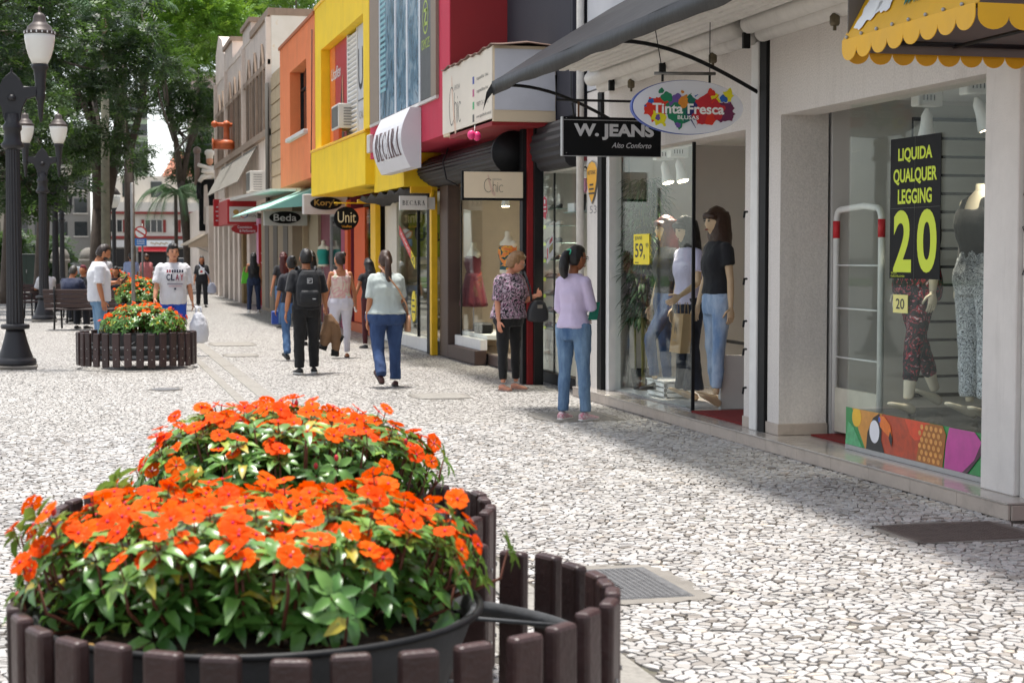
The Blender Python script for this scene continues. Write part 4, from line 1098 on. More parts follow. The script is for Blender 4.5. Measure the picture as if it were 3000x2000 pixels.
MB().prism(ellipse((4.76, 41.62, 2.505), CAMX, UPZ, .385, .15, 40), (0, .03, 0)).build('oval', m_signblk, S)
text('lettering', 'Beda', (4.76, 41.616, 2.505), CAMX, UPZ, .56, .17, m_gpr, S, bold=.008)

# ---- narrow beige stone house
NBH = thing('narrow_house', 'narrow beige stone block house between the orange and the old facades', 'building', (5.6, 45, 0))
r_ = random.Random(2)
MB().box(5.25, 9, 42.05, 49.0, 0, 6.75).build('wall', m_beige, NBH)
for j in range(9):
    y_ = 42.1+(j % 2)*.5
    while y_ < 48.9:
        w = min(1.25, 48.95-y_)
        if w > .2: MB().box(5.205, 5.251, y_+.02, y_+w-.02, 3.0+j*.41, 3.0+j*.41+.37).build('stone_block', m_beige, NBH, bevel=.008)
        y_ += 1.27
MB().box(5.18, 5.25, 44.6, 46.2, 4.4, 5.6).build('window_frame', m_oldtrim, NBH)
MB().box(5.20, 5.24, 44.8, 46.0, 4.5, 5.5).build('window_glass', m_darkg, NBH)
MB().tube([(5.1, 48.9, 0), (5.1, 48.9, 6.5)], .06, 8).build('downpipe', m_dgrey, NBH)
lamp_ = thing('wall_lamp', 'dark wall lantern on the beige stone house', 'lamp', (5.0, 43.2, 3.8))
MB().box(4.88, 5.06, 43.1, 43.3, 3.65, 4.05).build('body', m_black, lamp_, bevel=.02)
MB().tube([(5.2, 43.2, 4.15), (4.97, 43.2, 4.2), (4.97, 43.2, 4.05)], .02, 6).build('arm', m_black, lamp_)

# ---- old plaster house with pointed windows
OLD = thing('old_house', 'weathered pinkish plaster house with pointed gothic windows and stepped parapet', 'building', (5.6, 59, 0))
MB().box(5.22, 9, 49.05, 69.5, 2.9, 8.45).build('wall', m_old, OLD)
MB().box(5.25, 9, 49.03, 49.05, 2.9, 8.6).build('side_wall', m_peel, OLD)
MB().box(5.15, 9, 49.02, 54.6, 8.45, 8.66).build('parapet', m_oldtrim, OLD)
MB().box(5.2, 5.6, 54.6, 57.5, 8.45, 9.0).build('parapet', m_old, OLD); MB().box(5.12, 5.65, 54.5, 57.6, 9.0, 9.14).build('coping', m_oldtrim, OLD)
MB().box(5.2, 5.6, 57.5, 61.6, 8.40, 8.62).build('parapet', m_old, OLD)
MB().box(5.2, 5.6, 61.6, 65.0, 8.45, 9.25).build('parapet', m_old, OLD); MB().box(5.12, 5.65, 61.5, 65.1, 9.25, 9.4).build('coping', m_oldtrim, OLD)
MB().prism([(5.2, 65.2, 8.4), (5.2, 69.5, 8.4), (5.2, 69.5, 9.6), (5.2, 68.0, 10.2), (5.2, 66.5, 9.9), (5.2, 65.2, 9.2)], (.4, 0, 0)).build('gable', m_old, OLD)
MB().box(5.14, 5.22, 49.05, 69.5, 7.05, 7.20).build('string_course', m_oldtrim, OLD)
MB().box(5.08, 5.22, 49.05, 69.5, 5.02, 5.22).build('string_course', m_oldtrim, OLD)
for y_ in (50.9, 53.1, 55.1, 58.4, 60.4, 62.4, 65.6, 67.4):
    w = .48
    MB().prism([(5.19, y_-w, 5.3), (5.19, y_-w, 6.9), (5.19, y_-w*.55, 7.3), (5.19, y_, 7.62), (5.19, y_+w*.55, 7.3), (5.19, y_+w, 6.9), (5.19, y_+w, 5.3)], (.025, 0, 0)).build('window', M('old_glass', '#6a5d54', .5, .3, 4), OLD)
    for q in (-w-.14, w): MB().box(5.12, 5.20, y_+q, y_+q+.14, 5.25, 7.0).build('window_frame', m_oldtrim, OLD)
    MB().prism([(5.13, y_-w-.14, 6.9), (5.13, y_-w*.6, 7.42), (5.13, y_, 7.85), (5.13, y_+w*.6, 7.42), (5.13, y_+w+.14, 6.9), (5.13, y_+w, 6.9), (5.13, y_+w*.55, 7.3), (5.13, y_, 7.66), (5.13, y_-w*.55, 7.3), (5.13, y_-w, 6.9)], (.07, 0, 0)).build('window_hood', m_oldtrim, OLD)
for y_ in (49.2, 57.0, 64.2, 69.3): MB().box(5.10, 5.22, y_-.15, y_+.15, 3.0, 8.4).build('pilaster', m_old, OLD)
MB().box(5.5, 9, 49.05, 69.5, 0, 2.9).build('ground_wall', m_dgrey, OLD)
for y_ in (58, 60, 62.0, 64.5, 67, 69): MB().box(5.05, 5.5, y_-.35, y_+.35, 0, 2.95).build('pier', m_old, OLD)
MB().box(5.05, 5.5, 56.3, 57.0, 0, 2.9).build('pier', M('mossy_stone', '#8a7350', .9, .25, 5), OLD)
MB().box(5.10, 5.5, 54.6, 55.5, 0, 2.9).build('pier', m_old, OLD)
MB().box(5.4, 5.48, 52.3, 54.6, .05, 2.6).build('door', M('dark_door', '#1c1c26', .6, .1), OLD)
MB().box(5.1, 5.45, 51.6, 52.3, 0, 2.7).build('pink_panel', M('pink_panel', '#c98aa6', .7, .06), OLD)
MB().tube([(6.0, 49.3, 8.6), (6.0, 49.3, 10.4)], .02, 6).build('mast', m_dgrey, OLD)
# corrugated sheet awning, strongly tilted
CA = thing('corrugated_awning', 'tilted corrugated pale sheet awning on the old house', 'awning', (4.9, 59, 4))
for k in range(16):
    y0 = 52.6+k*.84
    a = Vector((5.15, y0, 4.95)); b = Vector((4.55, y0, 3.85)); d = Vector((0, .40, 0))
    nrm = (b-a).cross(d).normalized()
    MB().prism([a, a+d*.5+nrm*.05, a+d, a+d*1.9], b-a).build('sheet_rib', M('dull_sheet', '#a9a49b', .7, .15, 3, streak=.3), CA)
aircon('grey air conditioner under the corrugated awning', 4.70, 5.2, 50.0, 51.2, 3.45, 4.05)
# flat canopy + red cosmetics shop
RS = thing('cosmetics_shopfront', 'red cosmetics shopfront with a white logo fascia under a flat canopy', 'shopfront', (5, 54, 0))
MB().prism([(4.35, 57.2, 3.42), (4.35, 57.2, 3.30), (4.55, 43.0, 3.20), (4.55, 43.0, 3.26)][::-1], (.85, 0, 0)).build('canopy', m_offw, RS)
MB().box(4.32, 5.25, 53.5, 57.2, 2.56, 3.32).build('fascia', M('shop_red', '#b3161c', .5, .08), RS)
MB().box(4.38, 5.25, 53.44, 53.5, 2.63, 3.10).build('logo_board', M('logo_white', '#d3d0cb', .5, .04), RS)
text('lettering', 'natura', (4.58, 53.43, 2.74), CAMX, UPZ, .28, .07, M('gold_letters'), RS)
text('lettering', 'AVON', (5.05, 53.43, 2.82), CAMX, UPZ, .3, .09, m_bpr, RS)
MB().prism(ellipse((4.58, 53.435, 2.93), CAMX, UPZ, .09, .08, 20), (0, .004, 0)).build('flower_logo', M('gold_letters'), RS)
ring = [('#4aa04a', 0), ('#e0b02a', 1.57), ('#d04a2a', 3.14), ('#3a6ab0', 4.71)]
for col, a0 in ring:
    mb = MB()
    for i in range(8):
        qa = [a0+1.57*(i+k)/8 for k in (0, 1)]
        mb.add([(4.83+.13*math.cos(a), 53.432, 2.87+.13*math.sin(a)) for a in qa]+[(4.83+.105*math.cos(a), 53.432, 2.87+.105*math.sin(a)) for a in qa[::-1]], [(0, 1, 2, 3)])
    mb.build('ring_logo', M('ring'+col[1:], col, .5), RS)
MB().box(4.18, 4.50, 57.3, 57.6, 2.55, 3.45).build('blade_sign', M('shop_red'), RS)
for k in range(4): MB().box(4.24+(k % 2)*.02, 4.44-(k % 3)*.02, 57.28, 57.29, 2.72+k*.15, 2.76+k*.15).build('faded_line', m_gpr, RS)
MB().box(4.93, 5.20, 49.9, 50.0, .12, 2.5).build('door_banner', M('shop_red'), RS)
MB().box(5.16, 5.24, 49.86, 50.06, .0, 2.6).build('post', m_pole, RS)
text('lettering', 'cosméticos', (5.06, 49.89, 1.3), UPZ, (-1, 0, 0), 1.9, .13, m_wpr, RS)
S = thing('hanging_sign', 'red oval hanging sign reading Cosmeticos e Perfumaria', 'sign', (4.75, 52, 2.22))
MB().prism(ellipse((4.75, 52, 2.385), CAMX, UPZ, .435, .16, 40), (0, .06, 0)).build('oval', M('oval_red', '#9c141a', .4, .05), S)
text('lettering', 'Cosméticos', (4.72, 51.995, 2.44), CAMX, UPZ, .44, .08, m_gpr, S, bold=.01)
text('lettering', '& Perfumaria', (4.80, 51.995, 2.33), CAMX, UPZ, .48, .08, m_gpr, S, bold=.01)
MB().box(5.0, 5.5, 42.2, 49.8, 0, 3.1).build('front_wall', M('taupe_front', '#8b7b68', .8, .1, 3), NBH)
for y_ in (43.6, 46.0, 48.2): MB().box(4.985, 5.0, y_-.5, y_+.5, .1, 2.5).build('shutter_panel', M('taupe_dark', '#4a4038', .6, .1, 6), NBH)
# tap shaped sign
TP = thing('tap_sign', 'big orange water tap model fixed to the old house as a sign', 'sign', (5.1, 62, 5.3))
m_tap = M('tap_orange', '#d06a3c', .45, .12, 8)
MB().lathe([(.28, 0), (.30, .25), (.22, .3), (.12, .35), (.10, .75), (.14, .8)], (4.92, 61, 5.35), 14).build('stem', m_tap, TP)
MB().tube([(4.45, 61, 5.52), (5.35, 61, 5.50)], .17, 12).tube([(5.30, 61, 5.50), (5.36, 61, 5.55), (5.38, 61, 5.72)], .10, 10).tube([(4.42, 61, 5.52), (4.46, 61, 5.52)], .22, 12).build('body', m_tap, TP)
MB().tube([(4.50, 61, 6.22), (5.32, 61, 6.20)], .07, 8).sphere((4.50, 61, 6.22), .12, 10, 7).sphere((5.32, 61, 6.2), .12, 10, 7).sphere((4.92, 61, 6.22), .14, 10, 7).build('handle', m_tap, TP)
# far corner: black billboard, chef statue, beige awning
BB = thing('billboard', 'black framed vertical board with a pale picture at the end of the shop row', 'billboard', (4.6, 72, 3))
MB().box(4.05, 4.75, 72, 72.2, 2.60, 4.75).build('board', m_signblk, BB); MB().box(4.72, 4.80, 71.95, 72.2, 2.55, 4.8).build('frame', m_frame, BB)
flat('picture', [(4.22, 71.99, 2.9), (4.40, 71.99, 2.8), (4.45, 71.99, 3.8), (4.38, 71.99, 4.55), (4.25, 71.99, 4.5)], M('pale_skin_print', '#cfc4ba', .5), BB)
FA = thing('fabric_awning', 'beige drop awning at the far corner of the shop row', 'awning', (4.5, 74, 2))
MB().prism([(3.75, 70.5, 2.05), (4.95, 70.5, 2.70), (4.95, 70.5, 2.65), (3.75, 70.5, 2.0)], (0, 6, 0)).prism([(3.75, 70.5, 2.02), (4.95, 70.5, 2.66), (4.95, 70.5, 1.95), (3.75, 70.5, 1.9)], (0, .02, 0)).build('canvas', M('beige_canvas', '#c4b29c', .8, .06), FA)
MB().tube([(3.9, 70.6, 2.0), (4.95, 70.6, 1.55)], .02, 6).build('arm', m_frame, FA)
CF = thing('chef_statue', 'small white chef figure reaching out on top of the black billboard', 'statue', (4.5, 72, 4.8))
m_cw = M('chef_white', '#e2ddd2', .6, .05)
MB().sphere((4.55, 72.1, 5.05), (.30, .22, .30), 14, 9).tube([(4.55, 72.0, 5.15), (4.3, 71.8, 5.25), (4.0, 71.7, 5.35)], [.12, .10, .08], 8).tube([(4.65, 71.95, 5.12), (4.35, 71.75, 5.05), (4.15, 71.7, 5.1)], [.11, .09, .08], 8).tube([(4.5, 72, 4.9), (4.2, 71.8, 4.85), (4.05, 71.75, 4.65)], [.14, .12, .09], 8).build('jacket', m_cw, CF)
MB().sphere((4.50, 72.0, 5.52), (.15, .16, .18), 12, 9).build('head', M('statue_skin', '#d39a78', .6), CF)
MB().lathe([(.15, 0), (.15, .12), (.21, .2), (.20, .32), (.1, .38)], (4.50, 72.02, 5.62), 14).build('hat', m_cw, CF)
MB().tube([(3.98, 72, 4.5), (3.98, 72, 5.9)], .12, 12).sphere((3.98, 72, 5.95), .17, 12, 8).build('roller_post', M('rolled_brown', '#7b6a60', .6), CF)
MB().tube([(4.05, 71.9, 4.6), (4.0, 71.8, 4.2), (4.05, 71.7, 3.95)], [.1, .09, .1], 8).build('boots', m_black, CF)
for o_ in (BB, CF): o_.location.x += .60
FA.location.x += .35
MB().box(4.9, 9, 70, 88, 0, 3.6).build('end_house', m_old, None)
eh = bpy.data.objects['end_house']; tag(eh, 'low plaster house at the far end of the shop row', 'building')

# yellow scalloped awning at the top right
YA = thing('scalloped_awning', 'yellow scalloped canvas awning with a white splash at the top right', 'awning', (4.8, 8.4, 2.8))
m_can = M('yellow_canvas', '#e3ac12', .55, .07, 4, .1, 30, streak=.15)
Y0, Y1, XO, ZO = 7.62, 9.16, 4.30, 2.83
MB().add([(XO, Y0, ZO), (XO, Y1, ZO), (4.62, Y1, 3.42), (4.62, Y0, 3.42), (5.5, Y1, 3.9), (5.5, Y0, 3.9)], [(0, 3, 2, 1), (3, 5, 4, 2)]).build('canvas', m_can, YA).modifiers.new('s', 'SOLIDIFY').thickness = .006
def scallops(name, p0, p1, n, h0, h1, mat):
    p0 = Vector(p0); p1 = Vector(p1); mb = MB(); d = (p1-p0)/n
    for k in range(n):
        a = p0+d*k; N = 10; up_ = [a+Vector((0, 0, 0)), a+d]
        low = [a+d*(.5+.5*math.cos(math.pi*i/N)) + Vector((0, 0, -h0-(h1-h0)*math.sin(math.pi*i/N))) for i in range(N+1)]
        mb.add(up_[:1]+[up_[1]]+low, [tuple(range(len(low)+2))])
    o = mb.build(name, mat, YA); o.modifiers.new('s', 'SOLIDIFY').thickness = .005
scallops('valance', (XO, Y1, ZO), (XO-.01, Y0, ZO), 8, .055, .125, m_can)
scallops('valance', (XO, Y0, ZO), (5.5, Y0, ZO), 7, .06, .13, m_can)
scallops('valance', (XO+.02, Y1, ZO-.01), (5.5, Y1, ZO-.01), 8, .055, .125, m_can)
MB().box(XO+.02, 5.5, Y1-.03, Y1-.02, ZO-.07, ZO+.35).build('inner_lining', M('lining_grey', '#6d6864', .8, .08), YA)
MB().tube([(XO+.02, Y1-.05, ZO-.01), (5.5, Y1-.05, ZO-.01)], .015, 6).tube([(XO+.02, Y0, ZO-.01), (XO+.02, Y1, ZO-.01)], .012, 6).tube([(5.0, Y0+.05, ZO-.02), (5.0, Y1, ZO-.02)], .012, 6).build('frame', m_black, YA)
for k in range(8):
    y_ = Y1-.06-k*.19
    MB().sphere((XO-.004, y_, ZO+.012), .011, 8, 6).build('stud', m_frame, YA)
def ysl(u, v, d=.008):   # point on the sloping canvas, u along the street, v up the slope
    return (XO+.32*v-d, Y1-u, ZO+.59*v+d*.5)
rr = random.Random(3)
for (u, v, r, n_) in ((.20, .25, .13, 26), (.38, .30, .10, 22)):
    loop = []
    for i in range(n_):
        a = 2*math.pi*i/n_; k = 1+.22*math.sin(3*a+u*9)+.14*math.sin(7*a)
        loop.append(ysl(u+r*.85*k*math.cos(a), v+r*1.35*k*math.sin(a)))
    flat('splash_print', loop, m_wpr, YA)
text('lettering', 'www.', ysl(.80, .24), STY, (.32, 0, .59), .36, .07, M('teal_print', '#12735e', .5), YA, bold=.02)
# ---------------------------------------------------------------- people and mannequins
def V(*a): return Vector(a)
m_skin = {k: M('skin_'+k, c, .55, .07, 14) for k, c in (('light', '#c98d6c'), ('tan', '#b17450'), ('brown', '#955c3c'), ('pink', '#cf8f72'), ('mann', '#cdb08e'), ('mannw', '#d3cab4'))}
m_lip = M('lips', '#8f4a40', .5); m_eye = M('eye_dark', '#241c18', .3)
m_hair = {k: M('hair_'+k, c, .42, .35, 60, .5, 120) for k, c in (('black', '#151110'), ('dark', '#2a1d17'), ('brown', '#3d2618'), ('red', '#4a1512'), ('blond', '#8d6a45'), ('grey', '#3a3630'))}
def denim(name, col, fade):
    if name in MATS: return MATS[name]
    m, n, l, b = newmat(name)
    z = noise_node(n, l, 5.0, 7, mapscale=(1, 1, .3), rough=.68)
    l.new(ramp(n, l, z.outputs['Fac'], [(.34, col), (.68, fade)]), b.inputs['Base Color'])
    b.inputs['Roughness'].default_value = .85
    w = noise_node(n, l, 160, 2); bp = n.new('ShaderNodeBump'); bp.inputs['Strength'].default_value = .3; bp.inputs['Distance'].default_value = .003
    l.new(w.outputs['Fac'], bp.inputs['Height']); l.new(bp.outputs['Normal'], b.inputs['Normal'])
    MATS[name] = m; return m
CL = lambda name, col='#808080': M('cloth_'+name, col, .85, .08, 7, .3, 90, sheen=.1)

def ring_at(c, x, y, rx, ry, n=14, pw=1.0):
    out = []
    for i in range(n):
        a = 2*math.pi*i/n; ca, sa = math.cos(a), math.sin(a)
        out.append(c + x*(abs(ca)**pw*(1 if ca >= 0 else -1))*rx + y*(abs(sa)**pw*(1 if sa >= 0 else -1))*ry)
    return out

class Fig:
    """a posed human figure in local space, facing +Y, feet on z = 0"""
    def __init__(s, h=1.70, sex='f', fat=1.0, arms=((0, 6, 8), (0, 6, 8)), legs=((0, 2, 0), (0, 2, 0)), lean=0.0, turn=0.0, nod=0.0, twist=0.0, sit=False, seat=0.45, footp=(0, 0), hips=1.0):
        s.hips = hips
        s.k = h/1.75; s.sex = sex; s.fat = fat; k = s.k
        s.legs = legs; s.arms = arms
        hipw = (.092 if sex == 'm' else .098)*fat**.4
        thigh, shin, ank = .435*k, .415*k, .075*k
        # legs from a provisional hip height, then dropped so that the lowest ankle stands on the ground
        s.hip = []; s.knee = []; s.ank = []; s.foot = []
        for i, sg in enumerate((-1, 1)):
            sw, ab, kb = [R(q) for q in legs[i]]
            hp = V(sg*hipw*k, 0, .925*k)
            d1 = V(sg*math.sin(ab)*math.cos(sw), math.sin(sw), -math.cos(sw)*math.cos(ab)).normalized()
            d2 = V(sg*math.sin(ab)*.6, math.sin(sw-kb), -math.cos(sw-kb)).normalized()
            kn = hp+d1*thigh; an = kn+d2*shin
            s.hip.append(hp); s.knee.append(kn); s.ank.append(an)
            s.foot.append(R(footp[i]))
        low = min(a.z - (ank if f_ == 0 else ank+.06*k*math.sin(abs(f_))) for a, f_ in zip(s.ank, s.foot))
        dz = -low if not sit else seat - (.925*k-.10*k)
        for L in (s.hip, s.knee, s.ank):
            for q in L: q.z += dz
        s.dz = dz
        s.pel = V(0, 0, .93*k+dz)
        s.T = Matrix.Translation(s.pel) @ Matrix.Rotation(R(twist), 4, 'Z') @ Matrix.Rotation(-R(lean), 4, 'X') @ Matrix.Translation(-s.pel)
        sh = (.178 if sex == 'm' else .152)*fat**.35
        s.sh = []; s.el = []; s.wr = []; s.hd = []
        for i, sg in enumerate((-1, 1)):
            sw, ab, eb = [R(q) for q in arms[i][:3]]
            inw = R(arms[i][3]) if len(arms[i]) > 3 else 0
            p = s.T @ V(sg*sh*k, -.005, 1.383*k+dz)
            ru = s.T.to_3x3()
            d1 = ru @ V(sg*math.sin(ab), math.sin(sw)*math.cos(ab), -math.cos(sw)*math.cos(ab)).normalized()
            d2 = ru @ V(sg*(math.sin(ab)*.7-math.sin(inw)), math.sin(sw+eb)*math.cos(inw), -math.cos(sw+eb)*math.cos(inw)).normalized()
            e = p+d1*.285*k; w = e+d2*.245*k
            s.sh.append(p); s.el.append(e); s.wr.append(w); s.hd.append(d2)
        nk = s.T @ V(0, -.008*k, 1.455*k+dz)
        s.neck = nk
        s.H = Matrix.Translation(nk) @ s.T.to_3x3().to_4x4() @ Matrix.Rotation(R(turn), 4, 'Z') @ Matrix.Rotation(-R(nod), 4, 'X')
        s.head_c = s.H @ V(0, .028*k, .155*k)
    def torso_rings(s, z0, z1, inf=0.0, loose=0.0, n=20):
        k = s.k; f = s.fat; dz = s.dz
        if s.sex == 'm': prof = [(.78, .13, .10), (.86, .158, .112), (.93, .165, .118), (1.03, .153, .112), (1.12, .155, .112), (1.24, .172, .122), (1.33, .186, .120), (1.385, .190, .104), (1.42, .155, .088), (1.445, .110, .074), (1.475, .070, .064)]
        else: prof = [(.78, .14, .105), (.86, .178, .120), (.92, .180, .124), (1.00, .158, .108), (1.09, .134, .096), (1.18, .145, .110), (1.25, .155, .128), (1.33, .160, .110), (1.385, .163, .092), (1.42, .130, .078), (1.445, .092, .066), (1.475, .056, .056)]
        zs = [p[0] for p in prof]; out = []
        n_ = max(3, int((z1-z0)/.045))
        for i in range(n_+1):
            z = z0+(z1-z0)*i/n_
            rx = float(np.interp(z, zs, [p[1] for p in prof])); ry = float(np.interp(z, zs, [p[2] for p in prof]))
            lo = loose*max(0, min(1, (1.36-z)/.12))
            wst = f if z < 1.36 else f**.5
            if z < 1.04: wst *= 1+(s.hips-1)*min(1, (1.04-z)/.10)
            rx = (rx*wst+inf)*1.0+lo*.6; ry = (ry*(wst**1.25)+inf)+lo
            c = s.T @ V(0, (.012 if s.sex == 'f' and 1.15 < z < 1.32 else 0), z*k+dz)
            if z < .93: c = V(0, 0, z*k+dz) + (s.T @ V(0, 0, .93*k+dz) - V(0, 0, .93*k+dz))*0
            m3 = s.T.to_3x3() if z >= .93 else Matrix.Identity(3)
            out.append(ring_at(c, m3 @ V(k, 0, 0), m3 @ V(0, k, 0), rx, ry, n, .85))
        return out
    def limb(s, mb, pts, rad, n=12, sub=4):
        """smooth tapering tube through joints"""
        P = [Vector(p) for p in pts]; out = []; rr = []
        for a in range(len(P)-1):
            for j in range(sub):
                t = j/sub
                p0 = P[max(a-1, 0)]; p1 = P[a]; p2 = P[a+1]; p3 = P[min(a+2, len(P)-1)]
                q = .5*((2*p1)+(p2-p0)*t*.6+(2*(p2-p1)*1.0)*t*0) if False else p1.lerp(p2, t)
                out.append(q); rr.append(rad[a]+(rad[a+1]-rad[a])*t)
        out.append(P[-1]); rr.append(rad[-1])
        mb.tube(out, rr, n)
    def arm(s, mb, i, inf=0.0, frac=1.0, skin=True):
        k = s.k; f = s.fat**.6; base = [.050, .046, .039, .040, .034, .0255]
        if s.sex == 'f': base = [.044, .040, .034, .034, .030, .0225]
        sh, el, wr = s.sh[i], s.el[i], s.wr[i]
        pts = [sh+ (sh-el).normalized()*.0, sh.lerp(el, .5), el, el.lerp(wr, .35), el.lerp(wr, .7), wr]
        tt = [0, .28, .55, .72, .86, 1.0]
        P = []; rd = []
        for q, t, r in zip(pts, tt, base):
            if t <= frac+1e-6: P.append(q); rd.append((r*f+inf)*k)
        if frac < 1 and frac > tt[len(P)-1]+1e-6:
            a = tt[len(P)-1]; b = tt[len(P)]; u = (frac-a)/(b-a)
            P.append(pts[len(P)-1].lerp(pts[len(P)], u)); rd.append(rd[-1])
        s.limb(mb, P, rd, 10, 2)
        mb.sphere(sh, ((base[0]*f+inf*.6)*k,)*3, 10, 7)
    def leg(s, mb, i, rad, frac=1.0, inf=0.0):
        """rad: radius at hip, mid thigh, knee, calf, ankle"""
        k = s.k; hp, kn, an = s.hip[i], s.knee[i], s.ank[i]
        pts = [hp+V(0, 0, .03*k), hp.lerp(kn, .45), kn, kn.lerp(an, .38), an.lerp(kn, .04)]; tt = [0, .24, .52, .70, 1.0]
        P = []; rd = []
        for q, t, r in zip(pts, tt, rad):
            if t <= frac+1e-6: P.append(q); rd.append((r+inf)*k)
        if frac < 1 and frac > tt[len(P)-1]+1e-6:
            a = tt[len(P)-1]; b = tt[len(P)]; u = (frac-a)/(b-a)
            P.append(pts[len(P)-1].lerp(pts[len(P)], u)); rd.append((rad[len(P)-2]*(1-u)+rad[len(P)-1]*u+inf)*k)
        hp_k = s.hips; rd = [q*(1+(hp_k-1)*max(0, 1-j/2.2)) for j, q in enumerate(rd)]
        s.limb(mb, P, rd, 12, 4)
    def hand(s, mb, i, curl=35, mi=0, spread=1.0):
        k = s.k*(1.0 if s.sex == 'm' else .92); w = s.wr[i]; d = s.hd[i].normalized(); sg = -1 if i == 0 else 1
        fw = V(0, 1, 0)
        if abs(d.dot(fw)) > .75: fw = V(0, 0, 1)
        th = (fw-d*fw.dot(d)).normalized()            # thumb side
        nn = d.cross(th).normalized()*(-1)            # palm normal
        if nn.x*sg > 0: nn = -nn
        rings = []
        for t, a, b in ((-.012, .022, .018), (.015, .030, .016), (.05, .040, .015), (.085, .039, .013), (.094, .034, .010)):
            rings.append(ring_at(w+d*t*k, th, nn, a*k, b*k, 10))
        mb.loft(rings, mi)
        c = R(curl)
        for j, (off, ln, r) in enumerate(((.029, .072, .0088), (.010, .080, .0092), (-.010, .074, .0088), (-.028, .058, .0078))):
            p = w+d*.085*k+th*off*k; pts = [p-d*.012*k, p]; dd = d
            for q, fr in enumerate((.45, .32, .23)):
                ang = c*(.55+.45*q)
                dd = (d*math.cos(ang)+nn*math.sin(ang)).normalized(); p = p+dd*ln*fr*k; pts.append(p)
            mb.tube(pts, [r*k, r*k, r*k*.95, r*k*.88, r*k*.7], 7, mi)
        p = w+d*.022*k+th*.026*k; t1 = (d*.62+th*.72+nn*.25).normalized(); t2 = (d*.85+th*.35+nn*.35).normalized()
        mb.tube([p-t1*.01*k, p+t1*.034*k, p+t1*.034*k+t2*.032*k, p+t1*.034*k+t2*.055*k], [.0125*k, .0115*k, .0095*k, .007*k], 7, mi)
        return w+d*.085*k
    def head(s, mb, mi=0):
        k = s.k; S_ = 1.05*k
        def fn(p, u):
            x, y, z = u.x, u.y, u.z
            q = V(x*.0755, y*.096, z*.118)
            if z < 0: q.x *= 1-.30*z*z; q.y = q.y*(1-.10*z*z) if y > 0 else q.y*(1-.42*z*z)
            if z > .1: q.y += -.008*z
            if y > 0:
                fz = z
                nose = math.exp(-((x/.16)**2)-((fz+.16)/.16)**2)*.021*min(1, y*1.3)
                nose += math.exp(-((x/.12)**2)-((fz-.02)/.18)**2)*.006
                sock = -math.exp(-(((abs(x)-.42)/.18)**2)-((fz-.05)/.12)**2)*.008
                lips = math.exp(-((x/.26)**2)-((fz+.50)/.09)**2)*.006
                chin = math.exp(-((x/.25)**2)-((fz+.82)/.16)**2)*.010
                brow = math.exp(-((x/.6)**2)-((fz-.20)/.10)**2)*.004
                q.y += nose+sock+lips+chin+brow
            return s.H @ (V(0, .028*k, .155*k) + q*S_)
        mb.sphere((0, 0, 0), 1, 26, 22, mi, fn)
        for sg in (-1, 1):
            c = V(sg*.076*S_, .018*k, .145*k)
            def fe(p, u, c=c, sg=sg): return s.H @ (c+V(u.x*.010+sg*.004, u.y*.018-u.z*.004, u.z*.031)*S_)
            mb.sphere((0, 0, 0), 1, 8, 6, mi, fe)
        # neck
        a = s.neck+ (s.T.to_3x3() @ V(0, 0, -.04*k)); b = s.H @ V(0, .008*k, .09*k)
        r = (.060 if s.sex == 'm' else .049)*k
        mb.tube([a, s.neck, b], [r*1.18, r*1.0, r*.95], 14, mi)
    def face(s, T):
        k = s.k*1.05; out = []
        for sg in (-1, 1):
            mb = MB(); c = V(sg*.032, .094, .012)
            mb.sphere((0, 0, 0), 1, 8, 6, 0, lambda p, u, c=c: s.H @ (V(0, .028*s.k, .155*s.k)+(c+V(u.x*.013, u.y*.007, u.z*.006))*k)); mb.build('eye', m_eye, T, local=True)
            mb = MB(); c = V(sg*.033, .096, .033)
            mb.sphere((0, 0, 0), 1, 8, 5, 0, lambda p, u, c=c, sg=sg: s.H @ (V(0, .028*s.k, .155*s.k)+(c+V(u.x*.019, u.y*.006, u.z*.004+abs(u.x)*-.004))*k)); mb.build('eyebrow', m_eye, T, local=True)
        mb = MB(); c = V(0, .096, -.060)
        mb.sphere((0, 0, 0), 1, 10, 6, 0, lambda p, u: s.H @ (V(0, .028*s.k, .155*s.k)+(c+V(u.x*.023, u.y*.008, u.z*.0075))*k)); mb.build('mouth', m_lip, T, local=True)
    def skull_hair(s, mb, grow=1.09, back=.016, up=.020, low=-.35, front=.55):
        """hair cap: a fuller skull that dives under the skin at the hairline, ears and nape"""
        k = s.k*1.05
        def ss(x, a, b):
            t = min(1, max(0, (x-a)/(b-a))); return t*t*(3-2*t)
        def fn(p, u):
            w = ss(u.y, -.05, .45)*ss(.66-u.z, 0, .22)
            w = max(w, ss(u.y, -.35, -.05)*ss(-u.z-.02, 0, .2), ss(-u.z, .55, .75))
            g = grow*(1-w)+.86*w
            q = V(u.x*.0765*g, u.y*.097*g, u.z*.116*g)
            return s.H @ (V(0, .028*s.k, .155*s.k) + (q+V(0, -.006, .006))*k)
        mb.sphere((0, 0, 0), 1, 30, 24, 0, fn)
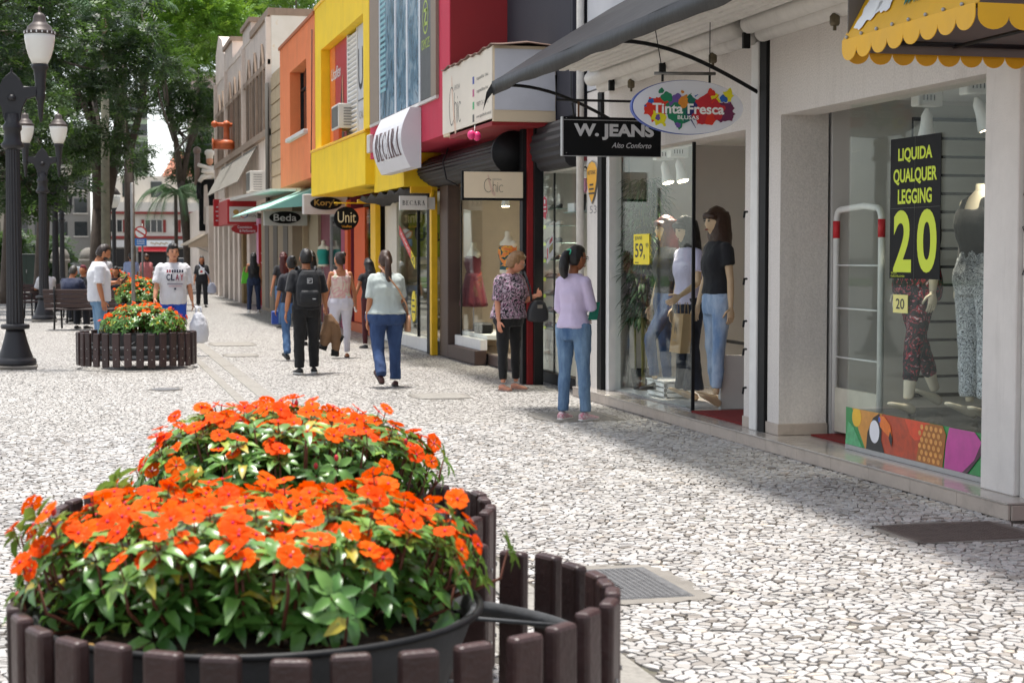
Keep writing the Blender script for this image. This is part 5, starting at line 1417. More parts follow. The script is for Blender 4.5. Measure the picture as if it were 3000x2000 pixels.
    def shoe(s, mb, i, L=.25, wd=.042, hgt=.055, mi=0, heel=0.0, toe=10, sole=None):
        k = s.k; a = s.ank[i]; pit = s.foot[i]; sg = -1 if i == 0 else 1
        yaw = Matrix.Rotation(-R(toe)*sg, 3, 'Z'); rot = yaw @ Matrix.Rotation(-pit, 3, 'X')
        o = V(0, 0, -.075*k)
        rings = []
        for t, w_, h_, zz in ((-.30, .55, .55, .5), (-.27, .78, .95, .5), (-.15, .86, 1.15, .55), (0.0, .84, 1.15, .56), (.2, .95, .78, .42), (.42, 1.08, .60, .34), (.60, .95, .46, .27), (.69, .55, .30, .2)):
            c = a + rot @ (o + V(0, t*L*k, zz*hgt*k))
            rings.append(ring_at(c, rot @ V(1, 0, 0), rot @ V(0, 0, 1), wd*w_*k, hgt*.5*h_*k, 12, .75))
        mb.loft(rings, mi)
        if sole is not None:
            rings = []
            for t, w_ in ((-.31, .6), (-.26, .88), (-.1, .9), (.2, .98), (.45, 1.12), (.62, .98), (.71, .5)):
                c = a + rot @ (o + V(0, t*L*k, .008))
                rings.append(ring_at(c, rot @ V(1, 0, 0), rot @ V(0, 0, 1), wd*w_*1.04*k, .011, 10, .6))
            mb.loft(rings, sole)
JR = {'slim': (.098, .080, .058, .056, .042), 'straight': (.102, .086, .066, .064, .058), 'loose': (.105, .092, .075, .072, .066), 'skin': (.088, .072, .052, .052, .034), 'flare': (.098, .082, .060, .075, .105)}

def dress_person(label, loc, rz, fig, skin, hair, hairc, top, bottom, shoes, group=None, name='person', cat='person', extra=None, seed=0, mann=False, face=False, voxel=.012):
    """top = (material, hem z, sleeve fraction, inflation, looseness); bottom = (material, cut, length fraction, waist z)"""
    T = thing(name, label, cat, loc, R(rz), group)
    f = fig; k = f.k; sk = m_skin[skin]
    # skin body: one continuous mesh
    mb = MB()
    mb.loft(f.torso_rings(.86, 1.475, -.020), 0)
    for i in (0, 1):
        f.arm(mb, i)
        f.leg(mb, i, tuple(q*(f.fat**.5)*(.80 if bottom and bottom[2] > .9 else 1) for q in JR['skin']))
    me = remeshed(mb, voxel*k, 3)
    d = MB()
    if hair != 'none': f.head(d)
    else: d.tube([f.neck+V(0, 0, -.03), f.neck, f.neck+V(0, -.005, .055*k)], [.056*k, .050*k, .046*k], 14)
    curl = extra.get('curl', (35, 35)) if extra else (35, 35)
    for i in (0, 1): f.hand(d, i, curl[i])
    if shoes is None or shoes[0] in ('bare', 'sandal'):
        for i in (0, 1): f.shoe(d, i, .235, .036, .060)
    me = mesh_join(me, d)
    mkobj('body', me, sk, T, local=True)
    if face and hair != 'none': f.face(T)
    if top:
        mat, hem, sl, inf, loose = top[:5]
        mb = MB(); mb.loft(f.torso_rings(hem, 1.455 if sl > 0 else 1.345, inf, loose), 0)
        if sl == 0:
            for sg in (-1, 1):
                rx = .095*k; mb.tube([f.T @ V(sg*rx, .085*k, 1.32*k+f.dz), f.T @ V(sg*rx, .06*k, 1.40*k+f.dz), f.T @ V(sg*rx, -.01*k, 1.432*k+f.dz), f.T @ V(sg*rx, -.07*k, 1.38*k+f.dz), f.T @ V(sg*rx, -.095*k, 1.30*k+f.dz)], .024*k, 8)
        if sl > 0:
            for i in (0, 1): f.arm(mb, i, inf+.008+loose*.25, sl)
        o = mkobj('top', remeshed(mb, voxel*k, 3, (top[5] if len(top) > 5 else .006)*1.05, 13, seed), mat, T, local=True)
    if bottom:
        mat, cut, ln, wz = bottom[:4]
        mb = MB(); mb.loft(f.torso_rings(.80, wz, .008), 0)
        rad = tuple(q*(f.fat**.55) for q in (JR[cut] if isinstance(cut, str) else cut))
        for i in (0, 1): f.leg(mb, i, rad, ln)
        mkobj('trousers' if ln > .6 else 'shorts', remeshed(mb, voxel*k, 3, .009, 13, seed+5), mat, T, local=True)
    if shoes and shoes[0] not in ('bare',):
        for i in (0, 1):
            mb = MB()
            if shoes[0] == 'sandal':
                a = f.ank[i]
                yaw = Matrix.Rotation(-R(10)*(-1 if i == 0 else 1), 3, 'Z') @ Matrix.Rotation(-f.foot[i], 3, 'X')
                rings = []
                for t, w_ in ((-.31, .6), (-.26, .9), (-.1, .9), (.2, 1.0), (.45, 1.14), (.62, 1.0), (.71, .5)):
                    rings.append(ring_at(a+yaw @ V(0, t*.24*k, -.072*k), yaw @ V(1, 0, 0), yaw @ V(0, 0, 1), .040*w_*k, .010, 10, .6))
                mb.loft(rings, 0)
                for sg in (-1, 1): mb.tube([a+yaw @ V(0, .115*k, -.045*k), a+yaw @ V(sg*.025*k, .07*k, -.030*k), a+yaw @ V(sg*.040*k, .02*k, -.06*k)], .006, 6, 0)
                mb.build('sandal', shoes[1], T, local=True)
            else:
                f.shoe(mb, i, .27 if f.sex == 'm' else .25, .046 if f.sex == 'm' else .041, .075 if shoes[0] == 'sneaker' else .06, 0, sole=1)
                mb.build('shoe', [shoes[1], shoes[2]], T, local=True)
    if hair not in ('none', 'bald'):
        mb = MB(); vox = .011; wr = .006
        H = f.H; k_ = k
        hp = lambda x, y, z: H @ V(x*k_, y*k_, z*k_)
        if hair == 'short': f.skull_hair(mb, 1.10)
        elif hair == 'cap': f.skull_hair(mb, 1.12)
        elif hair == 'fluffy': f.skull_hair(mb, 1.22); wr = .012
        elif hair == 'ponytail':
            f.skull_hair(mb, 1.08)
            mb.tube([hp(0, -.075, .19), hp(0, -.115, .17), hp(0, -.125, .10), hp(.005, -.12, 0), hp(.01, -.115, -.10), hp(.01, -.11, -.16)], [.02*k, .030*k, .042*k, .045*k, .035*k, .010*k], 10)
        elif hair == 'pony_short':
            f.skull_hair(mb, 1.08)
            mb.tube([hp(0, -.07, .205), hp(0, -.115, .19), hp(0, -.135, .13), hp(0, -.13, .04), hp(0, -.115, -.03), hp(0, -.10, -.06)], [.02*k, .034*k, .048*k, .052*k, .040*k, .012*k], 10)
        elif hair == 'bun':
            f.skull_hair(mb, 1.08)
            mb.sphere(hp(0, -.075, .25), (.055*k, .05*k, .045*k), 12, 8)
        elif hair == 'long':
            f.skull_hair(mb, 1.12)
            rings = []
            for z, rx, ry, yo in ((.20, .085, .07, -.03), (.10, .092, .062, -.045), (0, .098, .055, -.062), (-.10, .105, .05, -.075), (-.22, .100, .045, -.085), (-.33, .075, .03, -.09)):
                rings.append(ring_at(hp(0, yo, z), H.to_3x3() @ V(1, 0, 0), H.to_3x3() @ V(0, 1, 0), rx*k, ry*k, 16))
            mb.loft(rings, 0); wr = .008
        elif hair == 'bob':
            f.skull_hair(mb, 1.14)
            rings = []
            for z, rx, ry, yo in ((.25, .080, .085, .0), (.20, .094, .098, -.004), (.12, .100, .100, -.006), (.03, .104, .098, -.012), (-.04, .104, .090, -.018), (-.06, .098, .080, -.02)):
                rings.append(ring_at(hp(0, yo, z), H.to_3x3() @ V(1, 0, 0), H.to_3x3() @ V(0, 1, 0), rx*k, ry*k, 20, .8))
            mb.loft(rings, 0)
            # fringe
            mb.tube([hp(-.075, .085, .205), hp(-.04, .118, .215), hp(0, .128, .218), hp(.04, .118, .215), hp(.075, .085, .205)], .026*k, 8)
        mkobj('hair' if hair != 'cap' else 'cap', remeshed(mb, vox*k, 3, wr, 22, seed+9), m_hair[hairc] if isinstance(hairc, str) else hairc, T, local=True)
    return T, f
def worldpt(T, p): return wm(T) @ Vector(p)
# ---------------------------------------------------------------- the passers-by
SHO = ('shoe', M('shoe_black', '#1b1a1a', .5), M('sole_grey', '#4a4846', .8))
SNK = ('sneaker', M('shoe_white', '#d9d6d2', .6), M('sole_white', '#dcdad5', .7))
# woman in the pale tee shirt
T, f = dress_person('woman in a pale grey tee shirt and blue jeans walking away, hair in a ponytail', (3.50, 20.1, 0), 4,
    Fig(1.655, 'f', 1.26, arms=((-6, 10, 8), (10, 14, 62, 20)), legs=((-14, 3, 22), (6, 3, 2)), footp=(-38, 0), hips=1.12), 'tan', 'ponytail', 'brown',
    (CL('palegrey', '#b5beba'), .93, .50, .008, .014, .008), (denim('denim_blue', '#22355a', '#3a5480'), 'straight', 1.0, 1.02), ('shoe', M('shoe_plum', '#4a2a26', .6), M('sole_dark', '#3a3634', .8)), seed=1)
B = thing('crossbody_bag', 'tan leather crossbody bag on the woman in the pale tee shirt', 'bag', (3.5, 20.1, 0), R(4))
m_tan = M('tan_leather', '#b98a68', .5, .1, 9)
k = f.k
rings = []
for z, rx in ((.66, .035), (.68, .06), (.80, .055), (.86, .03)):
    rings.append(ring_at(V(.265, -.02, z), V(0, 1, 0), V(1, 0, 0), rx*1.6, .030, 12, .6))
MB().loft(rings).build('pouch', m_tan, B, local=True)
pts = [V(.27, -.02, .86), V(.225, -.115, 1.0), V(.12, -.165, 1.17), V(0, -.155, 1.32), V(-.075, -.09, 1.42), V(-.085, .0, 1.45)]
MB().tube(pts, [(.012, .003)]*6, 6).tube([V(.27, -.02, .86), V(.235, .06, .98)], .006, 6).build('strap', m_tan, B, local=True)
# man with the backpack
T, f = dress_person('man in black with a black backpack walking away in the middle of the street', (2.86, 22.6, 0), 2,
    Fig(1.68, 'm', 1.02, arms=((-10, 14, 10), (12, 16, 16)), legs=((-3, 2, 6), (7, 2, 3)), footp=(0, 0)), 'tan', 'short', 'black',
    (CL('black', '#1c1d22'), .90, .50, .014, .018), (CL('trouser_black', '#141416'), 'loose', 1.0, 1.02), ('sneaker', M('shoe_dark', '#232323', .6), M('sole_white')), seed=2)
BP = thing('backpack', 'black backpack with a small square logo on the man in black', 'backpack', (2.86, 22.6, 0), R(2))
mb = MB(); rings = []
for z, rx, ry in ((.90, .10, .05), (.93, .15, .085), (1.05, .165, .10), (1.20, .16, .095), (1.32, .13, .075), (1.38, .09, .05)):
    rings.append(ring_at(V(0, -.20, z), V(1, 0, 0), V(0, 1, 0), rx, ry, 18, .6))
mb.loft(rings); mkobj('bag_body', remeshed(mb, .012, 3, .005, 12), M('pack_black', '#181a1f', .7, .15, 10, .2, 60), BP, local=True)
rings = []
for z, rx, ry in ((.94, .10, .03), (.97, .13, .045), (1.08, .13, .045), (1.12, .11, .03)):
    rings.append(ring_at(V(0, -.285, z), V(1, 0, 0), V(0, 1, 0), rx, ry, 14, .6))
MB().loft(rings).build('front_pocket', M('pack_black'), BP, local=True)
for sg in (-1, 1):
    MB().tube([V(sg*.09, -.14, 1.36), V(sg*.11, -.07, 1.435), V(sg*.12, .04, 1.42), V(sg*.13, .11, 1.28), V(sg*.14, .06, 1.05)], [(.022, .006)]*5, 6).build('strap', M('pack_black'), BP, local=True)
lg = MB()
for a, b, c_, d_ in ((-.035, -.028, -.035, .035), (.028, .035, -.035, .035), (-.035, .035, .028, .035), (-.035, .035, -.035, -.028), (-.02, -.012, -.025, .02), (-.02, .02, .014, .02), (-.02, .01, -.004, .002)):
    lg.box(a, b, -.302, -.299, 1.245+c_, 1.245+d_)
lg.build('logo', m_gpr, BP, local=True)
MB().box(.03, .075, -.334, -.331, 1.0, 1.012).build('tag', m_gpr, BP, local=True)
# brown jacket hanging from his right hand
J = thing('jacket', 'brown jacket with black cuffs hanging from the hand of the man with backpack', 'jacket', (3.16, 22.7, 0))
m_jk = M('jacket_brown', '#7a5c42', .8, .15, 9, .3, 60)
mb = MB()
mb.tube([V(0, 0, .78), V(.02, 0, .70), V(.0, .02, .58), V(-.03, 0, .44), V(-.06, .0, .36)], [.04, .075, .09, .075, .05], 12)
mb.tube([V(.02, 0, .76), V(.09, 0, .64), V(.12, 0, .50), V(.10, .0, .30)], [.04, .07, .065, .05], 12)
mkobj('body', remeshed(mb, .012, 3, .014, 11, 4), m_jk, J, local=True)
MB().tube([V(-.055, 0, .37), V(-.075, 0, .31)], [.058, .055], 12).build('cuff', M('cuff_black', '#1a1818', .9), J, local=True)
MB().tube([V(.10, 0, .31), V(.095, 0, .22)], [.056, .052], 12).build('cuff', M('cuff_black'), J, local=True)
MB().tube([V(.20, 0, .50), V(.15, 0, .42), V(.12, .01, .46)], [.03, .05, .05], 10).build('sleeve', M('cuff_black'), J, local=True)
# woman in tank top and white trousers
T, f = dress_person('woman with hair in a bun in a pastel tank top and white trousers walking away', (3.82, 26.0, 0), 4,
    Fig(1.64, 'f', 1.06, arms=((-4, 14, 10), (8, 16, 14)), legs=((-12, 2, 20), (6, 2, 2)), footp=(-42, 0), turn=24, hips=1.08), 'tan', 'bun', 'dark',
    (patterned('pastel_tiedye', [(0, '#d9d2c0'), (.42, '#dcc9bd'), (.5, '#d59a9a'), (.56, '#d9cdbb'), (.68, '#b9c2a8'), (1, '#d8b8b4')], 3.5, 4, 2.0, 'LINEAR'), .98, 0.0, .008, .004), (CL('white_trouser', '#d5d2dc'), 'slim', 1.0, 1.04), ('sandal', M('sandal_dark', '#3c2f2a', .6)), seed=3)
tag(MB().box(-.02, .02, -.05, .05, -.012, .012).build('cup', m_wpr), 'white paper cup in the right hand of the woman in white trousers', 'cup')
o = bpy.data.objects['cup']; o.location = worldpt(T, f.wr[1]+f.hd[1]*.10+V(-.01, 0, 0)); o.rotation_euler = (R(60), 0, R(20)); o.modifiers.new('b', 'BEVEL').width = .01
# companion half hidden behind the man with backpack
T, f = dress_person('woman in dark top and jeans half hidden behind the man with the backpack', (3.02, 25.6, 0), 3,
    Fig(1.58, 'f', 1.0, arms=((-4, 14, 14), (0, 10, 10)), legs=((-10, 2, 14), (6, 2, 4)), footp=(-20, 0)), 'tan', 'bun', 'black',
    (CL('darkprint', '#23242c'), .96, .45, .010, .012), (denim('denim_mid', '#2f4a74', '#5f83ab'), 'straight', 1.0, 1.02), SHO, seed=4)
tag(MB().box(2.72, 2.82, 25.60, 25.72, .54, .74).build('shopping_bag', M('bag_blue', '#24469a', .5, .08), None, .01), 'blue shopping bag beside the man with the backpack', 'bag')
# woman with long black hair further on
dress_person('woman with long straight black hair in black behind the walkers', (3.86, 29.8, 0), 0,
    Fig(1.66, 'f', 1.0, arms=((0, 8, 20), (0, 8, 20))), 'tan', 'long', 'black', (CL('black'), .95, .6, .010, .014), (CL('trouser_black'), 'slim', 1.0, 1.02), SHO, seed=5)
# woman leaning at the shop door
dress_person('woman with dark hair and bare arms beside the yellow post', (4.72, 28.6, 0), 12,
    Fig(1.55, 'f', 1.0, arms=((6, 22, 20), (0, 8, 20)), lean=6, nod=10), 'tan', 'long', 'black', (CL('black'), .95, .2, .010, .012), (CL('wine', '#4a1a20'), 'slim', 1.0, 1.02), SHO, seed=6)
# red haired woman
dress_person('woman with long dark red hair and black top near the Beda sign', (4.13, 36.5, 0), 6,
    Fig(1.66, 'f', 1.02, arms=((-6, 16, 14), (4, 14, 20)), legs=((-8, 2, 10), (6, 2, 2))), 'light', 'long', 'red', (CL('black'), .98, .35, .010, .012), (denim('denim_mid', '#2f4a74', '#5f83ab'), 'straight', 1.0, 1.03), SHO, seed=7)
# woman with the green bag
T, f = dress_person('woman in a black tank top and dark jeans carrying a green bag', (4.50, 47.0, 0), -6,
    Fig(1.67, 'f', 1.05, arms=((4, 14, 40), (0, 8, 16)), legs=((-4, 3, 4), (5, 3, 0))), 'tan', 'long', 'black', (CL('black'), .98, 0, .008, .004), (denim('denim_dark', '#1c2640', '#2c3a58'), 'straight', 1.0, 1.03), SNK, seed=8)
G = thing('shopping_bag', 'bright green shopping bag of the woman in the black tank top', 'bag', (4.22, 47.05, .75))
m_gb = M('bag_green', '#5fc22c', .4, .06, 4)
MB().prism([(4.16, 47.0, .80), (4.34, 47.0, .82), (4.36, 47.0, 1.12), (4.20, 47.0, 1.12)], (0, .10, 0)).build('sack', m_gb, G)
MB().tube([(4.22, 47.05, 1.12), (4.25, 47.05, 1.24), (4.32, 47.05, 1.26), (4.33, 47.05, 1.12)], .008, 6).build('handle', m_gb, G)
# elderly woman
T, f = dress_person('elderly woman with short curly hair in a printed blouse and black leggings', (4.84, 19.35, 0), -150,
    Fig(1.64, 'f', 1.16, arms=((16, 8, 96, 8), (2, 10, 14)), legs=((0, 2, 0), (3, 3, 0)), turn=52, nod=20, lean=3), 'pink', 'fluffy', 'blond',
    (patterned('blouse_print', [(0, '#17141c'), (.44, '#2a2436'), (.47, '#c9b8c4'), (.53, '#a8668c'), (.57, '#1b1722'), (.66, '#d9ccd6'), (.71, '#241c2c')], 11, 4, 3.0), .90, .52, .018, .030, .008), (CL('leggings_black', '#121214'), 'slim', .95, 1.0), ('sandal', M('sandal_rose', '#b98a78', .5)), seed=9, face=True, extra={'curl': (80, 30)})
Bq = thing('handbag', 'dark shoulder bag at the side of the elderly woman', 'bag', (5.10, 19.3, .8))
m_hb = M('bag_dark', '#26262a', .5, .1, 8)
mb = MB(); mb.loft([ring_at(V(5.16, 19.22, z), V(1, 0, 0), V(0, 1, 0), a, .06, 14, .6) for z, a in ((.80, .07), (.82, .13), (.92, .13), (1.02, .09), (1.05, .05))])
mkobj('pouch', remeshed(mb, .012, 3, .004), m_hb, Bq)
MB().tube([(5.08, 19.2, 1.04), (5.05, 19.17, 1.2), (5.0, 19.22, 1.38), (4.98, 19.35, 1.42)], [(.014, .004)]*4, 6).build('strap', m_hb, Bq)
MB().box(5.14, 5.20, 19.148, 19.156, .96, 1.0).build('clasp', M('clasp', '#8d8478', .4), Bq)
GL = thing('glasses', 'thin wire glasses on the elderly woman', 'glasses', (4.84, 19.35, 0), R(-150))
def specs(T, f, m, r=.024):
    for sg in (-1, 1):
        c = f.H @ V(sg*.033*f.k, .132*f.k, .165*f.k); rt = f.H.to_3x3() @ V(1, 0, 0); up_ = f.H.to_3x3() @ V(0, 0, 1)
        MB().tube([c+rt*math.cos(a)*r+up_*math.sin(a)*r*.8 for a in [2*math.pi*i/16 for i in range(17)]], .0022, 5).build('rim', m, T, local=True)
        MB().tube([f.H @ V(sg*.057*f.k, .130*f.k, .168*f.k), f.H @ V(sg*.080*f.k, .03*f.k, .168*f.k)], .002, 5).build('temple', m, T, local=True)
specs(GL, f, m_frame)
# woman in lavender
T, f = dress_person('woman in a lavender sweater and faded jeans looking into the shoe window', (4.53, 15.55, 0), -52,
    Fig(1.69, 'f', .86, arms=((4, 10, 60, 30), (12, 9, 128, 48)), legs=((0, 2, 2), (2, 3, 0)), turn=-14, nod=8, hips=1.10), 'brown', 'pony_short', 'black',
    (CL('lavender', '#c8bad6'), .92, .66, .008, .012, .007), (denim('denim_faded', '#3c5a80', '#86a3bd'), 'straight', 1.0, .99), ('sneaker', patterned('pink_canvas', [(0, '#d9c4c8'), (.5, '#c97f8c'), (.6, '#e0d2d2')], 30, 3, 1), M('sole_white')), seed=10, face=True)
SC_ = thing('hair_tie', 'mint green hair tie on the ponytail of the woman in lavender', 'hair tie', (4.53, 15.55, 0), R(-52))
c = f.H @ V(0, -.095*f.k, .20*f.k); ax = f.H.to_3x3() @ V(1, 0, 0); bx = f.H.to_3x3() @ V(0, .35, .94)
MB().tube([c+ax*math.cos(a)*.034+bx*math.sin(a)*.034 for a in [2*math.pi*i/16 for i in range(17)]], .007, 6).build('band', M('mint_tie', '#4fd3a8', .5), SC_, local=True)
GL = thing('glasses', 'glasses on the woman in lavender', 'glasses', (4.53, 15.55, 0), R(-52)); specs(GL, f, m_frame)
pb = worldpt(T, f.el[1]+V(.0, .03, -.02))
tag(MB().obox(pb, (.05, .02, .0), (0, .006, 0), (.015, 0, .085)).build('booklet', M('teal_booklet', '#1f7f6a', .5), None), 'teal booklet held by the woman in lavender', 'booklet')
# young man in the CLAY tee shirt
T, f = dress_person('young man in a white CLAY tee shirt and blue shorts walking towards the camera', (1.33, 27.0, 0), 186,
    Fig(1.77, 'm', 1.06, arms=((-6, 14, 12), (10, 16, 18)), legs=((10, 2, 4), (-8, 2, 12)), turn=4), 'light', 'fluffy', 'black',
    (CL('white_tee', '#d6d6da'), .82, .50, .018, .030, .008), (CL('shorts_blue', '#1f4bb0'), 'loose', .46, 1.0), SNK, seed=11, face=True)
TT = T
def shirt_print(parent, f, items, m=None):
    for name, z, w, h, mat, kind in items:
        yy = f.fat*.13*f.k+.052
        c = V(0, yy, z)
        if kind == 'bars':
            for j in range(7): MB().box(-w/2+j*w/7+.006, -w/2+(j+1)*w/7-.006, yy, yy+.003, z-h/2, z+h/2).build('print_letter', mat[0] if j < 5 else mat[1], parent, local=True)
        elif kind == 'box': MB().box(-w/2, w/2, yy, yy+.003, z-h/2, z+h/2).build('print_line', mat, parent, local=True)
        else:
            for j, ch in enumerate(kind):
                v, fc = text_geo(ch, 0, .03); x0 = min(p.x for p in v); x1 = max(p.x for p in v); y0 = min(p.y for p in v); y1 = max(p.y for p in v)
                cx = w/2-(j+.5)*w/len(kind); cw = w/len(kind)*.8
                MB().add([V(cx-((p.x-x0)/(x1-x0)-.5)*cw, yy+.003, z+((p.y-y0)/(y1-y0)-.5)*h) for p in v], fc).build('print_letter', mat[min(j, 3)], parent, local=True)
ink = M('tee_navy', '#2a2c44', .8); inkr = M('tee_red', '#b23a4c', .8)
shirt_print(T, f, [('a', 1.335, .27, .045, (ink, inkr), 'bars'), ('b', 1.24, .28, .105, (ink, ink, M('tee_mix', '#8a3a50', .8), inkr), 'CLAY'), ('c', 1.135, .24, .020, M('tee_grey', '#8d8792', .8), 'box'), ('d', 1.10, .20, .012, M('tee_pinkish', '#c29aa4', .8), 'box'), ('e', 1.06, .03, .03, ink, 'box')])
WBG = thing('carrier_bag', 'full white plastic carrier bag of the young man in the CLAY tee shirt', 'bag', (1.74, 27.0, .2))
mb = MB()
rings = []
for z, rx, ry in ((.20, .05, .05), (.23, .13, .10), (.34, .155, .12), (.48, .145, .11), (.60, .10, .08), (.68, .05, .04)):
    rings.append(ring_at(V(1.72, 27.0, z), V(1, 0, 0), V(0, 1, 0), rx, ry, 16))
mb.loft(rings); mkobj('sack', remeshed(mb, .012, 2, .012, 14, 3), M('thin_plastic', '#d3d5dc', .35, .05, 8), WBG)
hp_ = worldpt(TT, f.wr[0]+f.hd[0]*.09)
MB().tube([(1.68, 27, .66), (1.69, 27, .76), hp_, (1.75, 27, .76), (1.76, 27, .66)], [(.02, .006)]*5, 6).build('handle', M('thin_plastic'), WBG)
# man in the white polo shirt
T, f = dress_person('bearded man in a white polo shirt looking at his phone behind the planter', (.20, 26.9, 0), -84,
    Fig(1.78, 'm', 1.12, arms=((10, 8, 88, 10), (-4, 10, 16)), legs=((0, 2, 0), (3, 2, 0)), nod=22), 'tan', 'short', 'dark',
    (CL('white_polo', '#d9dae0'), .86, .50, .016, .024, .006), (denim('denim_pale', '#54779a', '#7d9ab2'), 'straight', 1.0, 1.0), SHO, seed=12, face=True)
def beardfn(p, u):
    q = V(u.x*.066, u.y*.058, u.z*.050)
    if u.z > .2: q.z *= .4
    return f.H @ V(q.x*f.k, .062*f.k+q.y*f.k, .100*f.k+q.z*f.k)
MB().sphere((0, 0, 0), 1, 14, 10, 0, beardfn).build('beard', m_hair['dark'], T, local=True)
o = tag(MB().box(-.008, .008, -.038, .038, -.075, .075).build('phone', m_signblk, None, .006), 'dark phone held up by the man in the white polo shirt', 'phone')
o.location = worldpt(T, f.wr[0]+f.hd[0]*.12+V(.02, 0, .03)); o.rotation_euler = (R(20), R(35), R(10))
# woman in black coming from the far end
T, f = dress_person('woman with long dark hair in a black printed tee shirt carrying a grey bag', (3.45, 52.5, 0), 176,
    Fig(1.57, 'f', 1.1, arms=((4, 10, 16), (4, 12, 14)), legs=((8, 2, 2), (-6, 2, 10))), 'tan', 'long', 'black', (CL('black'), .88, .5, .012, .02), (CL('skirt_black', '#17171a'), 'loose', 1.0, 1.0), SHO, seed=13, face=True)
flat('print_patch', [V(-.09, .175, 1.02), V(.08, .175, 1.0), V(.10, .175, 1.12), V(.03, .17, 1.22), V(-.08, .17, 1.2)], m_wpr, T).matrix_parent_inverse = Matrix.Identity(4)
flat('print_patch', [V(-.03, .179, 1.06), V(.05, .179, 1.05), V(.04, .179, 1.12), V(-.02, .178, 1.12)], m_rpr, T).matrix_parent_inverse = Matrix.Identity(4)
Bq = thing('shoulder_bag', 'pale grey shoulder bag of the woman in the black printed tee shirt', 'bag', (3.72, 52.3, .5))
mb = MB(); mb.loft([ring_at(V(3.74, 52.35, z), V(1, 0, 0), V(0, 1, 0), a, .07, 12) for z, a in ((.42, .08), (.46, .14), (.62, .13), (.74, .06))]); mkobj('pouch', remeshed(mb, .015, 2, .01), M('bag_grey', '#a9adbc', .7, .08), Bq)
MB().tube([(3.72, 52.3, .74), (3.62, 52.25, 1.0), (3.35, 52.3, 1.30)], .012, 6).build('strap', M('bag_grey'), Bq)
# bench with the seated man
def bench(lab, x0, y0, rz, L=1.5):
    T = thing('park_bench', lab, 'bench', (x0, y0, 0), R(rz), 'benches along the promenade')
    mw = M('bench_wood', '#3a2826', .5, .2, 7, .2, 40)
    for k in range(4): MB().box(-L/2, L/2, .02+k*.105, .11+k*.105, .42, .455).build('seat_slat', mw, T, .006, True)
    for k in range(4): MB().obox((0, -.03-.035*k, .52+k*.10), (L/2, 0, 0), (0, .012, .004), (0, -.014, .043)).build('back_slat', mw, T, .006, True)
    for sx in (-L/2+.25, L/2-.25):
        mb = MB(); mb.tube([(sx, -.20, .02), (sx, -.13, .45), (sx, -.18, .92)], .022, 8).build('leg', m_blk2, T, local=True)
        MB().tube([(sx, .42, .02), (sx, .38, .42), (sx, -.12, .42)], .022, 8).build('leg', m_blk2, T, local=True)
        MB().tube([(sx, .38, .42), (sx, .40, .62), (sx, -.15, .66)], .018, 8).build('armrest', m_blk2, T, local=True)
    return T
bench('dark slatted park bench with the seated man in navy', -.12, 36.9, -14)
bench('dark slatted park bench behind the man in the white polo shirt', .15, 40.5, 168)
bench('dark slatted park bench far left with people sitting', -.95, 43.6, -160)
seat = dict(sit=True, seat=.46, legs=((82, 4, 84), (82, 4, 84)))
T, f = dress_person('man in a navy tee shirt sitting on the bench with a phone', (-.30, 37.16, 0), -30, Fig(1.76, 'm', 1.15, arms=((30, 8, 62, 10), (30, 10, 60, 12)), lean=4, nod=14, **seat), 'tan', 'short', 'grey',
    (CL('navy', '#232c46'), .88, .5, .016, .024), (CL('trouser_dark', '#20222a'), 'loose', 1.0, 1.0), SHO, seed=14)
dress_person('person in a burgundy cap sitting behind the man in navy', (-.05, 41.2, 0), 150, Fig(1.70, 'm', 1.0, arms=((26, 8, 60), (26, 8, 60)), **seat), 'tan', 'cap', M('cap_burgundy', '#5a1726', .8), (CL('black'), .9, .5, .014, .02), (CL('trouser_dark'), 'loose', 1.0, 1.0), SHO, seed=15)
dress_person('woman with blond streaked hair sitting beside the person in the burgundy cap', (.32, 40.9, 0), 170, Fig(1.62, 'f', 1.0, arms=((26, 8, 60), (26, 8, 60)), **seat), 'light', 'long', 'blond', (CL('black'), .9, .5, .014, .02), (CL('trouser_dark'), 'loose', 1.0, 1.0), SHO, seed=16)
dress_person('person in dark clothes seated at the end of the second bench', (.68, 40.6, 0), 165, Fig(1.64, 'f', 1.0, arms=((26, 8, 60), (26, 8, 60)), **seat), 'tan', 'long', 'black', (CL('darkprint'), .9, .5, .014, .02), (CL('trouser_dark'), 'loose', 1.0, 1.0), SHO, seed=17)
dress_person('person in white sitting far left behind the lamp posts', (-.95, 43.5, 0), 20, Fig(1.66, 'm', 1.0, arms=((26, 8, 60), (26, 8, 60)), **seat), 'tan', 'short', 'black', (CL('white_tee'), .9, .5, .014, .02), (CL('trouser_dark'), 'loose', 1.0, 1.0), SHO, seed=18)
# far standing people
dress_person('man in a pale blue shirt standing far off beside the grey sign pole', (1.42, 55.5, 0), 10, Fig(1.66, 'm', 1.0), 'tan', 'short', 'black', (CL('pale_blue', '#9aa8cc'), .88, .5, .014, .02), (CL('trouser_dark'), 'loose', 1.0, 1.0), SHO, seed=19)
dress_person('woman in a salmon pink top far off behind the flowers', (1.93, 56.5, 0), 190, Fig(1.64, 'f', 1.0), 'tan', 'bob', 'brown', (CL('salmon', '#cf7f7f'), .9, .5, .012, .02), (CL('trouser_black'), 'straight', 1.0, 1.0), SHO, seed=20, face=True)
dress_person('man in white shirt far off behind the polo shirt man', (.62, 57.5, 0), 185, Fig(1.66, 'm', 1.0), 'tan', 'short', 'black', (CL('white_tee'), .88, .5, .014, .02), (CL('trouser_dark'), 'loose', 1.0, 1.0), SHO, seed=21, face=True)
